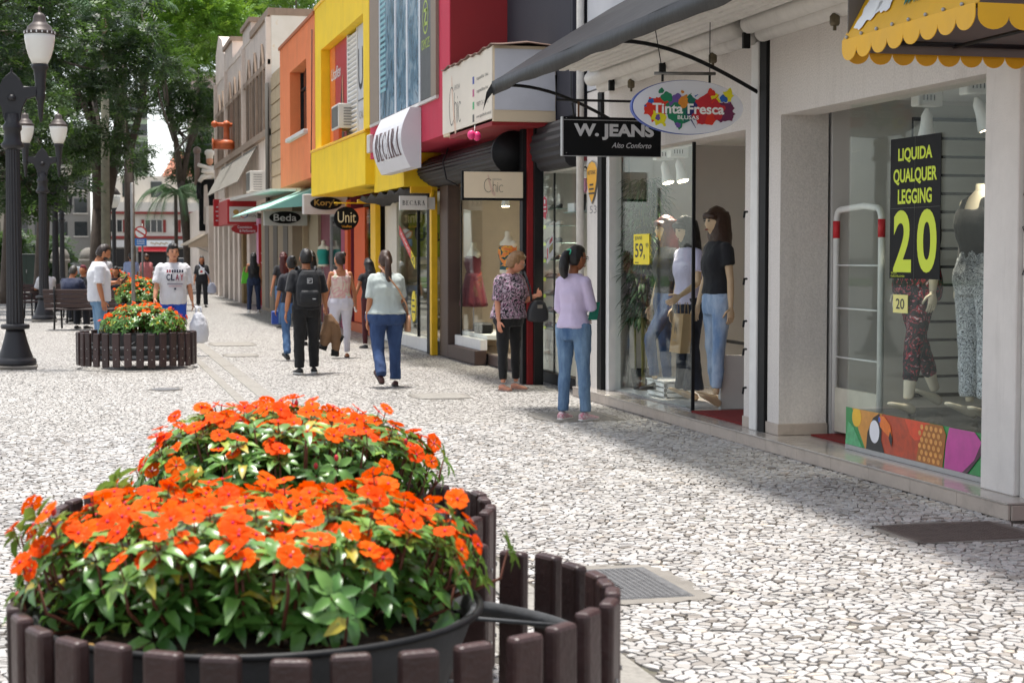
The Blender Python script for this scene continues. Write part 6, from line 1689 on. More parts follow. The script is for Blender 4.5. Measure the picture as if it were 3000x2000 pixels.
# ---------------------------------------------------------------- lamp posts
m_lamp = M('lamp_iron', '#242428', .5, .15, 12, .15, 60)
m_globe = M('lamp_globe', '#ebe9e2', .35, .04, 3)
m_cap = M('lamp_cap', '#4d4542', .5, .2, 10, metal=.3)
def lamp_post(lab, x, y):
    T = thing('lamp_post', lab, 'street lamp', (x, y, 0), group='twin lantern lamp posts along the promenade')
    MB().box(-.29, .29, -.29, .29, 0, .045).build('plinth', m_conc, T, .008, True)
    MB().lathe([(.28, .045), (.285, .08), (.275, .13), (.235, .15), (.235, .17), (.20, .26), (.165, .38), (.135, .50), (.125, .545)], n=28).build('base', m_lamp, T, local=True)
    MB().lathe([(.13, .545), (.19, .555), (.20, .585), (.19, .615), (.13, .625)], n=28).build('base_ring', m_lamp, T, local=True)
    # fluted shaft
    rings = []
    for z, r in ((.62, .118), (.9, .112), (1.0, .110), (3.05, .092)):
        rings.append([(r*(1+(.05 if i % 2 else -.05))*math.cos(2*math.pi*i/32), r*(1+(.05 if i % 2 else -.05))*math.sin(2*math.pi*i/32), z) for i in range(32)])
    MB().loft(rings, sm=False).build('shaft', m_lamp, T, local=True)
    MB().lathe([(.10, 3.05), (.15, 3.08), (.16, 3.12), (.12, 3.17), (.11, 3.30), (.13, 3.33), (.13, 3.38), (.10, 3.42), (.10, 3.55)], n=24).build('collar', m_lamp, T, local=True)
    yoke = [(-.11, 3.45), (.11, 3.45), (.14, 3.62), (.20, 3.75), (.34, 3.80), (.34, 3.93), (.16, 3.93), (.12, 4.02), (.07, 4.08), (.02, 4.12), (0, 4.2), (-.02, 4.12), (-.07, 4.08), (-.12, 4.02), (-.16, 3.93), (-.34, 3.93), (-.34, 3.80), (-.20, 3.75), (-.14, 3.62)]
    MB().prism([(a, -.045, z) for a, z in yoke], (0, .09, 0)).build('yoke', m_lamp, T, .012, True)
    MB().lathe([(.0, 0), (.05, .01), (.06, .05), (.03, .09)], (0, -.05, 3.72), 12).build('boss', m_lamp, T, local=True)
    for sg in (-1, 1):
        cx = sg*.385
        L = MB().lathe([(.015, 3.44), (.03, 3.50), (.045, 3.72), (.065, 3.76), (.07, 3.80), (.06, 3.84), (.075, 3.92), (.07, 3.96), (.085, 4.10), (.09, 4.16), (.115, 4.19), (.115, 4.22), (.10, 4.245)], (cx, 0, 0), 20).build('lantern_holder', m_lamp, T, local=True)
        MB().lathe([(.105, 4.245), (.15, 4.34), (.185, 4.46), (.205, 4.58), (.208, 4.66)], (cx, 0, 0), 28).build('globe', m_globe, T, local=True)
        MB().lathe([(.212, 4.65), (.215, 4.70), (.18, 4.71), (.165, 4.76), (.12, 4.80), (.09, 4.83), (.085, 4.90), (.06, 4.94), (.02, 4.96), (.012, 5.0), (.02, 5.02), (.0, 5.05)], (cx, 0, 0), 28).build('lantern_cap', m_cap, T, local=True)
        for i in range(18):
            a = 2*math.pi*i/18
            MB().obox((cx+.2165*math.cos(a), .2165*math.sin(a), 4.675), (.003*math.cos(a), .003*math.sin(a), 0), (-.008*math.sin(a), .008*math.cos(a), 0), (0, 0, .016)).build('vent_slot', m_wpr, T, local=True) if y < 30 and math.sin(a) < .3 else None
    return T
lamp_post('nearest twin lantern lamp post at the left edge', -.965, 24.65)
lamp_post('second twin lantern lamp post from the left edge', -.97, 42.0)
lamp_post('third twin lantern lamp post behind the second one', -.975, 59.3)
lamp_post('farthest twin lantern lamp post among the tree trunks', -.98, 76.6)
# distant single lamp
T = thing('lamp_post', 'single globe lamp post far off beside the tall tree trunk', 'street lamp', (1.26, 78, 0))
MB().lathe([(.2, 0), (.12, .5), (.10, .6), (.09, 3.6), (.16, 3.7)], (1.26, 78, 0), 14).build('post', m_lamp, T)
MB().lathe([(.16, 3.7), (.28, 4.0), (.30, 4.3)], (1.26, 78, 0), 16).build('globe', m_globe, T)
MB().lathe([(.32, 4.3), (.2, 4.5), (.05, 4.65)], (1.26, 78, 0), 16).build('lantern_cap', m_cap, T)
# ---------------------------------------------------------------- sign poles
T = thing('sign_pole', 'bare grey steel pole rising behind the second planter', 'pole', (.80, 30, 0))
MB().lathe([(.033, 0), (.033, 2.83), (.0, 2.84)], (.80, 30, 0), 12).build('pole', m_steel, T)
T = thing('no_parking_sign', 'round no parking sign over a blue plate on a thin pole', 'road sign', (1.62, 50.5, 0))
MB().lathe([(.028, 0), (.028, 2.5)], (1.62, 50.56, 0), 10).build('pole', m_steel, T)
c0 = V(1.565, 50.5, 2.245)
MB().prism(ellipse(c0, CAMX, UPZ, .185, .185, 36), (0, .02, 0)).build('disc', M('sign_red', '#c2352c', .4, .05), T)
MB().prism(ellipse(c0+V(0, -.004, 0), CAMX, UPZ, .145, .145, 36), (0, .004, 0)).build('face', m_wpr, T)
MB().obox(c0+V(0, -.008, 0), (.13, 0, -.085), (0, .003, 0), (.012, 0, .018)).build('slash', M('sign_red'), T)
MB().box(1.40, 1.74, 50.5, 50.52, 1.86, 2.075).build('plate', M('plate_blue', '#3478c0', .4, .05), T)
for k in range(3): MB().box(1.46, 1.68, 50.494, 50.5, 1.91+k*.05, 1.925+k*.05).build('plate_text', m_wpr, T)

# ---------------------------------------------------------------- planters
m_pick = M('picket_brown', '#3d2927', .42, .28, 14, .35, 55, streak=.3)
oi_ = m_pick.node_tree.nodes.new('ShaderNodeObjectInfo'); hs_ = m_pick.node_tree.nodes.new('ShaderNodeHueSaturation'); mr_ = m_pick.node_tree.nodes.new('ShaderNodeMapRange')
mr_.inputs['To Min'].default_value = .70; mr_.inputs['To Max'].default_value = 1.25
bs_ = m_pick.node_tree.nodes['Principled BSDF']; src_ = bs_.inputs['Base Color'].links[0].from_socket
m_pick.node_tree.links.new(oi_.outputs['Random'], mr_.inputs['Value']); m_pick.node_tree.links.new(mr_.outputs['Result'], hs_.inputs['Value'])
m_pick.node_tree.links.new(src_, hs_.inputs['Color']); m_pick.node_tree.links.new(hs_.outputs['Color'], bs_.inputs['Base Color'])
m_bolt = M('bolt', '#a7a4a0', .4, metal=.6)
m_bowl = M('bowl_grey', '#4b4d50', .7, .25, 8, .2, 40, dirt=.5)
m_soil = patterned('soil', [(0, '#1e1510'), (.5, '#33251b'), (.62, '#4d3a28'), (.72, '#6d5a3a')], 22, 6, .6, 'LINEAR', .95)
def planter(lab, cx, cy, rad, h, n, phase, bowl, seed):
    T = thing('slatted_planter', lab, 'planter', (cx, cy, 0), group='round slatted planters')
    w = 2*math.pi*rad/n*.64
    mb = MB(); mb.box(-w/2, w/2, -.022, .022, .045, h)
    me = mb.mesh('picket'); me.materials.append(m_pick)
    mb = MB()
    for z in (.16, h-.22): mb.tube([(0, -.022, z), (0, -.027, z)], .009, 8)
    mbolt = [MB().tube([(0, -.021, z), (0, -.027, z)], .008, 8).mesh('bolt') for z in (.16, h-.22)]
    for q in mbolt: q.materials.append(m_bolt)
    rr = random.Random(seed)
    for i in range(n):
        a = 2*math.pi*i/n+phase
        o = bpy.data.objects.new('picket', me); COL.objects.link(o); o.parent = T
        o.location = (rad*math.cos(a), rad*math.sin(a), rr.uniform(-.008, .008)); o.rotation_euler = (rr.uniform(-.012, .012), rr.uniform(-.012, .012), a+math.pi/2)
        b = o.modifiers.new('b', 'BEVEL'); b.width = .012; b.segments = 2
        for q in mbolt:
            p = bpy.data.objects.new('bolt', q); COL.objects.link(p); p.parent = o
    for z in (.18, h-.20):
        rings = []
        pr = ((rad-.024, -.025), (rad-.024, .025), (rad-.031, .025), (rad-.031, -.025))
        m_ = MB()
        N = 64
        for r0, dz in pr: rings.append([(r0*math.cos(2*math.pi*i/N), r0*math.sin(2*math.pi*i/N), z+dz) for i in range(N)])
        rings.append(rings[0])
        m_.loft(rings, cap=False).build('steel_band', m_bowl, T, local=True)
    bx, by, br, bz = bowl
    m_ = MB(); m_.lathe([(br*.62, bz-.36), (br*.80, bz-.30), (br*.97, bz-.02), (br, bz), (br*.96, bz), (br*.93, bz-.05)], (bx-cx, by-cy, 0), 48, cap=False).build('bowl', m_bowl, T, local=True)
    N = 56
    MB().tube([(bx-cx+br*math.cos(2*math.pi*i/N), by-cy+br*math.sin(2*math.pi*i/N), bz) for i in range(N+1)], .011, 8, cap=False).build('rim', m_blk2, T, local=True)
    MB().lathe([(br*.94, bz-.06), (br*.6, bz-.03), (0.001, bz-.02)], (bx-cx, by-cy, 0), 40).build('soil', m_soil, T, local=True)
    for a in (.3, 2.4, 4.5):
        MB().tube([(bx-cx+br*math.cos(a), by-cy+br*math.sin(a), bz-.1), ((rad-.03)*math.cos(a), (rad-.03)*math.sin(a), h-.2)], .007, 6).build('stay', m_bowl, T, local=True)
    return T
def leaf_mat():
    m, n, l, b = newmat('impatiens_leaf')
    oi = n.new('ShaderNodeAttribute'); oi.attribute_name = 'tone'
    l.new(ramp(n, l, oi.outputs['Fac'], [(0, '#2f5424'), (.35, '#4c7a35'), (.75, '#6d9746'), (.93, '#97ba52'), (1, '#b9a93c')]), b.inputs['Base Color'])
    b.inputs['Roughness'].default_value = .33; b.inputs['Specular IOR Level'].default_value = .6
    b.inputs['Subsurface Weight'].default_value = 0.0
    tr = n.new('ShaderNodeBsdfTranslucent'); mx = n.new('ShaderNodeMixShader'); mx.inputs['Fac'].default_value = .25
    tr.inputs['Color'].default_value = (.30, .45, .08, 1)
    o = n['Material Output']; l.new(b.outputs[0], mx.inputs[1]); l.new(tr.outputs[0], mx.inputs[2]); l.new(mx.outputs[0], o.inputs['Surface'])
    return m
def petal_mat(name, c1, c2):
    m, n, l, b = newmat(name)
    at = n.new('ShaderNodeAttribute'); at.attribute_name = 'tone'
    l.new(ramp(n, l, at.outputs['Fac'], [(0, c1), (1, c2)]), b.inputs['Base Color'])
    b.inputs['Roughness'].default_value = .7; b.inputs['Specular IOR Level'].default_value = .15
    tr = n.new('ShaderNodeBsdfTranslucent'); tr.inputs['Color'].default_value = (*srgb('#f85a00'), 1); mx = n.new('ShaderNodeMixShader'); mx.inputs['Fac'].default_value = .3
    o = n['Material Output']; l.new(b.outputs[0], mx.inputs[1]); l.new(tr.outputs[0], mx.inputs[2]); l.new(mx.outputs[0], o.inputs['Surface'])
    return m
m_leaf = leaf_mat(); m_petal = petal_mat('petal_orange', '#ea4300', '#f96500'); m_heart = M('flower_heart', '#c2185b', .5)
m_stem = M('stem_red', '#6a3a2a', .6, .2, 20); m_bud = M('bud', '#c22433', .5)
def leaf_geo(p, d, up, L, W, droop):
    """pointed leaf folded along its rib: 8 vertices"""
    s = d.cross(up).normalized(); u2 = s.cross(d).normalized()
    mid = [p, p+d*L*.30+u2*L*.05, p+d*L*.65+u2*(L*.03-droop*L*.4), p+d*L-u2*droop*L]
    e = [(L*.30, .42), (L*.65, .36)]
    lf = []; rt = []
    for (t, w), c in zip(e, mid[1:3]): lf.append(c-s*W*w*1.15+u2*W*.16); rt.append(c+s*W*w*1.15+u2*W*.16)
    return mid+lf+rt, [(0, 1, 4), (0, 6, 1), (1, 2, 5, 4), (1, 6, 7, 2), (2, 3, 5), (2, 7, 3)]
def flower_geo(c, nrm, r, rng):
    t = nrm.orthogonal().normalized(); b = nrm.cross(t); ph = rng.uniform(0, 6.28); vs = [c]; fs = []
    for k in range(5):
        a = ph+2*math.pi*k/5; wd = .62; rk = r*rng.uniform(.88, 1.1)
        pts = []
        for da, q, h in ((-wd*.9, .45, .05), (-wd*1.12, .80, .08), (-wd*.62, 1.02, .03), (0, .95, .0), (wd*.62, 1.02, .03), (wd*1.12, .80, .08), (wd*.9, .45, .05)):
            aa = a+da; pts.append(c+(t*math.cos(aa)+b*math.sin(aa))*rk*q+nrm*(rk*h+rk*.03*k))
        o = len(vs); vs += pts; fs += [(0, o, o+1, o+2, o+3), (0, o+3, o+4, o+5, o+6)]
    return vs, fs
def impatiens(lab, cx, cy, br, z0, hgt, nsh, nfl, seed, singles=True, prof=2.3, fr=.0325):
    T = thing('impatiens_bed', lab, 'flowers', (cx, cy, z0), group='orange impatiens in planters')
    r = random.Random(seed)
    leaves = []; stems = MB(); flowers = []; buds = MB()
    for i in range(nsh):
        q = math.sqrt((i+.5)/nsh); a = i*2.39996+r.uniform(-.25, .25)
        rr_ = br*q*1.06
        if singles and math.sin(a) < -.35 and q > .80 and r.random() < .7: continue
        strag = r.random() < .10 and q > .75
        if strag: rr_ *= r.uniform(1.04, 1.14)
        bump = .10*noise.noise((cx+rr_*math.cos(a)*3.1, cy+rr_*math.sin(a)*3.1, seed))
        z = z0+.05+hgt*(1-q**prof)*.88+bump*hgt*1.3+r.uniform(-.045, .045)+.02+(r.uniform(.04, .09) if strag else 0)
        edge = max(0, q-.72)/.28
        out = V(math.cos(a), math.sin(a), 0)
        for lay in (0, 1, 2):
            zz = z-lay*(.075+.02*r.random()); rad2 = rr_*(1-.02*lay)
            if zz < z0-.01: continue
            if lay and edge > .2 and r.random() < .55: continue
            tip = V(cx+rad2*math.cos(a), cy+rad2*math.sin(a), zz)
            nrm = (V(0, 0, 1)*(1.1-.75*edge)+out*(.25+.9*edge)+V(r.uniform(-.2, .2), r.uniform(-.2, .2), 0)).normalized()
            t = nrm.orthogonal().normalized(); b = nrm.cross(t); ph = r.uniform(0, 6.28)
            nl = 7 if lay == 0 else 6
            for k in range(nl):
                aa = ph+2*math.pi*k/nl+r.uniform(-.25, .25); el = r.uniform(.05, .45) if lay == 0 else r.uniform(-.15, .2)
                d = (t*math.cos(aa)+b*math.sin(aa)+nrm*el).normalized()
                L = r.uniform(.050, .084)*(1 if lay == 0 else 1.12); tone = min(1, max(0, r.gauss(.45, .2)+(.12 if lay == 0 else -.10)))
                if r.random() < .02: tone = 1.0
                vs, fs = leaf_geo(tip+d*.008, d, nrm, L, L*r.uniform(.36, .50), r.uniform(.05, .45))
                leaves.append((tip, vs, fs, tone))
            if lay == 0:
                stems.tube([V(cx+rad2*.75*math.cos(a), cy+rad2*.75*math.sin(a), z0-.04), tip-V(0, 0, .08)-out*.02, tip], [.006, .005, .003], 5)
        # flowers above the shoot tip
        for fi in range(2):
          if q > .95 or r.random() > nfl/nsh*(1.0 if fi == 0 else .3)*(1.15 if math.sin(a) > -.3 or q < .6 else .85): continue
          if 1:
            c = V(cx+rr_*1.03*math.cos(a)+fi*r.uniform(-.05, .05), cy+rr_*1.03*math.sin(a)+fi*r.uniform(-.05, .05), z+r.uniform(.02, .06))
            nf = (V(0, 0, 1)*(.85-.5*edge)+out*(.25+.8*edge)+V(r.uniform(-.6, .6), r.uniform(-.8, .5), r.uniform(-.1, .2))).normalized()
            vs, fs = flower_geo(c, nf, fr*r.uniform(.88, 1.18), r)
            flowers.append((c, nf, vs, fs, r.random()))
            stems.tube([c-nf*.03-V(0, 0, .04), c], [.0022, .0022], 4)
        if r.random() < .10:
            buds.sphere(V(cx+rr_*math.cos(a), cy+rr_*math.sin(a), z+.035), (.008, .008, .012), 7, 5)
    cam_p = V(0, 0, 1.58)
    def mk(nm, vs, fs, tone, mat):
        me = MB().add(vs, fs, 0, nm == 'leaf').mesh(nm); at = me.attributes.new('tone', 'FLOAT', 'POINT'); at.data.foreach_set('value', np.full(len(vs), tone, np.float32))
        return mkobj(nm, me, mat, T)
    leaves.sort(key=lambda q: (q[0]-cam_p).length-(q[0].z-z0)*.9)
    ns = 300 if singles else 0
    for tip, vs, fs, tone in leaves[:ns]: mk('leaf', vs, fs, tone, m_leaf)
    big = MB(); tn = []
    for tip, vs, fs, tone in leaves[ns:]: big.add(vs, fs, 0, True); tn += [tone]*len(vs)
    me = big.mesh('foliage'); at = me.attributes.new('tone', 'FLOAT', 'POINT'); at.data.foreach_set('value', np.array(tn, np.float32))
    o = mkobj('foliage', me, m_leaf, T); o['kind'] = 'stuff'
    for c, nf, vs, fs, tone in flowers[:300]:
        o = mk('flower', vs, fs, tone, m_petal)
        if singles:
            h = MB().sphere(c+nf*.003, (.0045, .0045, .0045), 6, 4).build('flower_centre', m_heart, o)
    o = stems.build('stems', m_stem, T); o['kind'] = 'stuff'
    if buds.v: o = buds.build('buds', m_bud, T); o['kind'] = 'stuff'
    # fallen leaves on the soil
    if singles:
        mb = MB()
        for k in range(90):
            a = r.uniform(0, 6.28); q = br*r.uniform(.4, .93); p = V(cx+q*math.cos(a), cy+q*math.sin(a), z0-.035)
            d = V(math.cos(r.uniform(0, 6.28)), math.sin(r.uniform(0, 6.28)), r.uniform(-.1, .3)).normalized()
            vs, fs = leaf_geo(p, d, V(0, 0, 1), r.uniform(.03, .06), r.uniform(.015, .025), .2); mb.add(vs, fs)
        o = mb.build('fallen_leaves', M('dry_leaf', '#8a6a34', .8, .35, 30), T); o['kind'] = 'stuff'
    return T
planter('nearest round planter of dark brown slats in the foreground', .63, 4.70, .82, .65, 34, .05, (.455, 4.70, .62, .605), 1)
planter('second round planter of dark brown slats just behind the nearest one', .68, 6.32, .80, .65, 34, .12, (.74, 6.32, .58, .605), 2)
planter('round slatted planter in the sun between the lamp post and the drain strip', .69, 24.4, .81, .51, 32, .02, (.78, 24.4, .58, .50), 3)
planter('round slatted planter behind the grey sign pole', 1.2, 39.2, .81, .51, 32, .07, (1.22, 39.2, .62, .50), 4)
planter('farthest round slatted planter behind the seated people', .72, 43.2, .81, .51, 32, .0, (.72, 43.2, .60, .50), 5)
impatiens('mound of orange impatiens filling the nearest planter', .455, 4.78, .62, .605, .175, 310, 225, 1, prof=6.0)
impatiens('mound of orange impatiens filling the second planter', .73, 6.34, .54, .605, .30, 240, 175, 2, prof=4.5)
impatiens('mound of orange impatiens in the sunny planter before the white polo man', .78, 24.4, .56, .50, .34, 240, 95, 3, False)
impatiens('mound of orange impatiens behind the grey sign pole', 1.22, 39.2, .62, .50, .55, 240, 90, 4, False)
impatiens('tall mound of orange impatiens behind the seated people', .72, 43.2, .62, .50, .66, 240, 110, 5, False)
# ---------------------------------------------------------------- shop window contents
def mannequin(label, loc, rz, fig, skin, hair, hairc, top, bottom, seed=0, shoes=None):
    return dress_person(label, loc, rz, fig, skin, hair, hairc, top, bottom, shoes, group='shop mannequins', name='mannequin', cat='mannequin', seed=seed, face=(hair != 'none'))
def bleach():
    return denim('denim_bleached', '#6f8db5', '#c9d6e4')
mannequin('mannequin with auburn bob, black tee shirt and light jeans in the jeans shop doorway', (5.90, 15.3, .12), 98, Fig(1.90, 'f', .92, arms=((-4, 8, 6), (2, 14, 10)), legs=((6, 2, 2), (-2, 3, 4)), turn=4, footp=(-28, -28)), 'mann', 'bob', 'brown', (CL('black'), .98, .30, .008, .012), (bleach(), 'slim', .93, 1.05), 31)
TM, fM = mannequin('mannequin with black bob in a lavender tee shirt holding a paper bag', (5.86, 16.0, .12), 104, Fig(1.83, 'f', .92, arms=((8, 12, 52, 8), (0, 8, 8)), legs=((2, 2, 2), (-2, 3, 4)), turn=2, nod=8, footp=(-25, -25)), 'mann', 'bob', 'black', (CL('lilac', '#cbc6e0'), .90, .34, .008, .010), (denim('denim_ink', '#161a26', '#252c3e'), 'flare', 1.0, 1.0), 32)
mannequin('mannequin with auburn bob and black top lifting one foot onto a white crate', (5.90, 16.75, .12), 96, Fig(1.88, 'f', .92, arms=((-4, 8, 6), (2, 10, 10)), legs=((34, 6, 40), (-4, 3, 2)), turn=0), 'mann', 'bob', 'red', (CL('black'), 1.0, .30, .008, .010), (denim('denim_dark2', '#1b2a4a', '#3b5680'), 'slim', .95, 1.05), 33, SHO)
PBG = thing('paper_bag', 'brown paper bag with a W hanging from the lavender mannequin', 'bag', (5.70, 15.95, .62))
m_kraft = M('kraft', '#a98a62', .8, .06)
MB().prism([(5.66, 15.78, .64), (5.66, 16.10, .64), (5.70, 16.08, 1.02), (5.70, 15.80, 1.02)], (.10, 0, 0)).build('sack', m_kraft, PBG)
text('lettering', 'W', (5.668, 15.94, .88), STY, UPZ, .10, .12, m_bpr, PBG, bold=.01)
text('lettering', 'JEANS', (5.660, 15.94, .76), STY, UPZ, .12, .025, M('ink_grey'), PBG)
hq = worldpt(TM, fM.wr[0]+fM.hd[0]*.10)
for x in (5.70, 5.78): MB().tube([(x, 15.88, 1.02), (x, 15.90, 1.13), (x, 15.97, 1.13), (x, 15.99, 1.02)], .004, 5).build('handle', m_kraft, PBG)
PBG.location = V(*PBG.location)+V(max(hq.x-5.74, -.05), hq.y-15.94, hq.z-1.14)
CR = thing('crate', 'white slatted crate with shoes on it in the jeans window', 'crate', (5.85, 16.5, .12))
for k in range(3): MB().box(5.70, 6.0, 16.25, 16.80, .14+k*.05, .175+k*.05).build('slat', m_wpr, CR)
for x in (5.70, 5.98):
    for y_ in (16.25, 16.78): MB().box(x, x+.025, y_, y_+.025, .125, .30).build('post', m_wpr, CR)
MB().box(5.69, 6.01, 16.24, 16.82, .29, .30).build('lid', m_wpr, CR)
# leafy bamboo
PL = thing('potted_bamboo', 'tall artificial bamboo behind the jeans shop glass', 'plant', (5.85, 17.45, .12))
mb = MB(); r = random.Random(8)
for k in range(7):
    x = 5.85+r.uniform(-.08, .1); y_ = 17.40+r.uniform(-.12, .12)
    MB().tube([(x, y_, .12), (x+r.uniform(-.03, .03), y_, 1.2), (x+r.uniform(-.12, .12), y_+r.uniform(-.1, .1), 2.25)], [.012, .010, .005], 6).build('cane', M('cane', '#7d7a44', .5, .2), PL)
for k in range(950):
    z = r.uniform(.85, 2.4); a = r.uniform(0, 6.28); q = r.uniform(.02, .30)*(1.1-.2*z/2)
    p = V(5.88+q*.7*math.cos(a), 17.40+q*math.sin(a), z); p.x = max(p.x, 5.66)
    d = V(math.cos(a)+r.uniform(-.5, .5), math.sin(a)+r.uniform(-.5, .5), r.uniform(-.9, .2)).normalized()
    vs, fs = leaf_geo(p, d, V(0, 0, 1), r.uniform(.12, .22), r.uniform(.030, .046), .3); mb.add(vs, fs, 0, True)
o = mb.build('foliage', M('bamboo_leaf', '#33502a', .45, .4, 9), PL); o['kind'] = 'stuff'
MB().lathe([(.10, .12), (.13, .35), (.12, .35), (.11, .3)], (5.86, 17.42, 0), 18).build('pot', m_black, PL)
# ceiling spots
def spot(lab, x, y_, z, lit, tilt=(0, 0)):
    T = thing('spotlight', lab, 'spotlight', (x, y_, z), group='ceiling spotlights in the shop windows')
    MB().box(x-.10, x+.10, y_-.06, y_+.06, z-.06, z+.06).build('box', m_whitep, T, .008)
    for k in range(4): MB().box(x-.06+k*.028, x-.052+k*.028, y_-.063, y_-.0605, z-.02, z+.02).build('vent_slot', m_black, T)
    ax = V(tilt[0], tilt[1], -1).normalized(); p = V(x, y_, z-.075)
    MB().tube([p, p+ax*.05, p+ax*.12, p+ax*.22, p+ax*.235], [.012, .040, .045, .068, .068], 14).build('can', m_whitep, T)
    if lit:
        q = p+ax*.236
        MB().tube([q, q+ax*.002], .058, 14).build('bulb', emit_mat('spot_bulb', '#ffe9c0', 14), T)
        L = bpy.data.lights.new('spot_light', 'SPOT'); L.energy = lit; L.spot_size = R(95); L.spot_blend = .6; L.color = (1, .9, .74); L.shadow_soft_size = .06
        o = bpy.data.objects.new('lamp_light', L); COL.objects.link(o); o.location = q+ax*.01; o.rotation_euler = (-ax).to_track_quat('Z', 'Y').to_euler(); o.parent = T; o.matrix_parent_inverse = wm(T).inverted()
spot('first lit ceiling spot in the jeans window', 5.92, 16.95, 2.64, 95, (.15, -.3))
spot('second lit ceiling spot in the jeans window', 5.92, 16.5, 2.64, 95, (.15, -.3))
spot('white ceiling spot over the black sale poster', 5.95, 11.25, 2.72, 55)
spot('white ceiling spot tilted beside the right pier', 5.95, 10.55, 2.74, 22, (.35, -.15))
spot('added ceiling spot brightening the shoe shelves', 5.95, 19.6, 2.54, 110, (.1, .2))  # extra spot, put in to brighten the shoe bay
spot('lit ceiling spot over the red dress', 6.1, 24.6, 2.62, 130, (0, -.1))
spot('lit ceiling spot deep in the dress shop', 6.6, 22.6, 2.62, 150, (0, 0))
spot('lit ceiling spot in the BECARA window', 6.2, 29.0, 2.52, 130, (0, 0))
MB().tube([(6.05, 13.6, 2.76), (6.05, 13.6, 2.70)], .05, 12).sphere((6.3, 14.3, 2.55), .05, 10, 7)
# security gate
SG = thing('security_gate', 'white arched security gate with red bands inside the second shop', 'gate', (5.95, 12.4, .1))
pts = [(5.97, 12.80, .12), (5.97, 12.80, 1.85)]+[(5.97, 12.80-.08*(1-math.cos(a)), 1.85+.10*math.sin(a)) for a in (.4, .8, 1.2, 1.57)]+[(5.97, 12.3, 1.97)]+[(5.97, 11.99+.08*(1-math.cos(a)), 1.85+.10*math.sin(a)) for a in (1.57, 1.2, .8, .4)]+[(5.97, 11.99, 1.85), (5.97, 11.99, .12)]
MB().tube(pts, .026, 10).build('frame', m_whitep, SG)
for z in (.75, 1.15, 1.5): MB().tube([(5.97, 12.78, z), (5.97, 12.0, z)], .008, 8).build('crossbar', m_whitep, SG)
for y_ in (12.80, 11.99): MB().tube([(5.97, y_, 1.72), (5.97, y_, 1.86)], .029, 10).build('red_band', m_rpr, SG)
MB().box(5.955, 5.985, 12.02, 12.77, .14, .50).build('kick_plate', M('gate_cream', '#cfc9b8', .5), SG)
# mannequins in the second shop
mannequin('legs of a mannequin in dark printed cropped leggings under the black poster', (6.0, 11.45, .41), 95, Fig(1.84, 'f', 1.12, arms=((0, 8, 6), (0, 8, 6)), legs=((16, 6, 8), (-14, 6, 10)), footp=(-20, -30)), 'mannw', 'none', None, (CL('black'), 1.0, .2, .006, .006),
    (patterned('leggings_print', [(0, '#14121c'), (.52, '#1c1826'), (.56, '#a8263a'), (.61, '#1a1624'), (.66, '#c9c0c8'), (.70, '#181420')], 16, 4, 2.5), 'slim', .84, 1.06), 34)
mannequin('headless mannequin in a black tank top and grey patterned wide trousers', (6.1, 10.72, .41), 100, Fig(1.90, 'f', 1.06, arms=((-6, 10, 6), (-6, 10, 6)), legs=((2, 2, 0), (-2, 2, 0)), footp=(-25, -25)), 'mannw', 'none', None, (CL('black'), 1.02, 0, .006, .004),
    (patterned('scroll_print', [(0, '#c9ced2'), (.40, '#b9c0c6'), (.46, '#2a3138'), (.52, '#d3d8dc'), (.58, '#39424a'), (.64, '#c3cad0')], 15, 2, 3.5), 'loose', .95, 1.08), 35)
# dress forms in the dress shop
def torso_form(lab, x, y_, rz, z0, top, skirt, mats, base=.42):
    T = thing('dress_form', lab, 'dress form', (x, y_, 0), R(rz), 'dress forms in shop windows')
    f = Fig(1.70, 'f', .95); f_z = z0
    mb = MB(); mb.loft(f.torso_rings(.95, 1.475, 0)); mb.tube([V(0, 0, 1.45), V(0, 0, 1.53)], [.05, .046], 12)
    for i in (0, 1): mb.sphere(f.sh[i], (.055, .05, .055), 10, 7)
    mb.xf(Matrix.Translation((0, 0, z0))); mkobj('bust', remeshed(mb, .012, 3), m_skin['mannw'], T, local=True)
    mb = MB(); mb.loft(f.torso_rings(1.0, 1.36, .010)); mb.xf(Matrix.Translation((0, 0, z0))); mkobj('bodice', remeshed(mb, .012, 2, .004), mats[0], T, local=True)
    if skirt:
        rings = []
        for k in range(10):
            t = k/9; rr_ = .135+(skirt-.135)*t**.9; z = z0+1.06-.50*t
            rings.append([V(rr_*1.15*math.cos(a)*(1+.06*t*math.sin(9*a)), rr_*.85*math.sin(a)*(1+.06*t*math.sin(9*a)), z+.015*t*math.sin(9*a)) for a in [2*math.pi*i/60 for i in range(60)]])
        MB().loft(rings).build('skirt', mats[1], T, local=True)
    MB().tube([V(0, 0, base), V(0, 0, z0+.98)], .012, 8).build('stand', m_frame, T, local=True)
    MB().lathe([(.13, base), (.12, base+.015), (.02, base+.03)], n=20).build('foot', m_frame, T, local=True)
    return T
m_wine = CL('wine_dress', '#5a1422')
torso_form('dress form in a wine red halter dress in the dress shop window', 5.76, 25.25, 100, .25, 1, .24, (m_wine, m_wine))
torso_form('dress form in an orange top behind the elderly woman', 5.92, 23.7, 110, .40, 1, 0, (patterned('tropic', [(0, '#d9773f'), (.45, '#e0a03a'), (.52, '#1d4a52'), (.65, '#23303e')], 5, 3, 1.2, 'CONSTANT', .8, (1, 1, 2)), None))
torso_form('dress form in a white blouse in the shop with the round Unit sign', 5.68, 34.6, 100, .45, 1, .16, (CL('white_tee'), CL('darkprint')))
torso_form('dress form in a teal top in front of the maroon shop', 5.30, 38.7, 120, .40, 1, 0, (CL('teal_top', '#1f8a7c'), None), .02)
tag(MB().box(5.62, 5.86, 24.35, 24.7, .42, .58).build('clutch_bag', m_black, None, .03), 'small black bag on the floor of the dress window', 'bag')
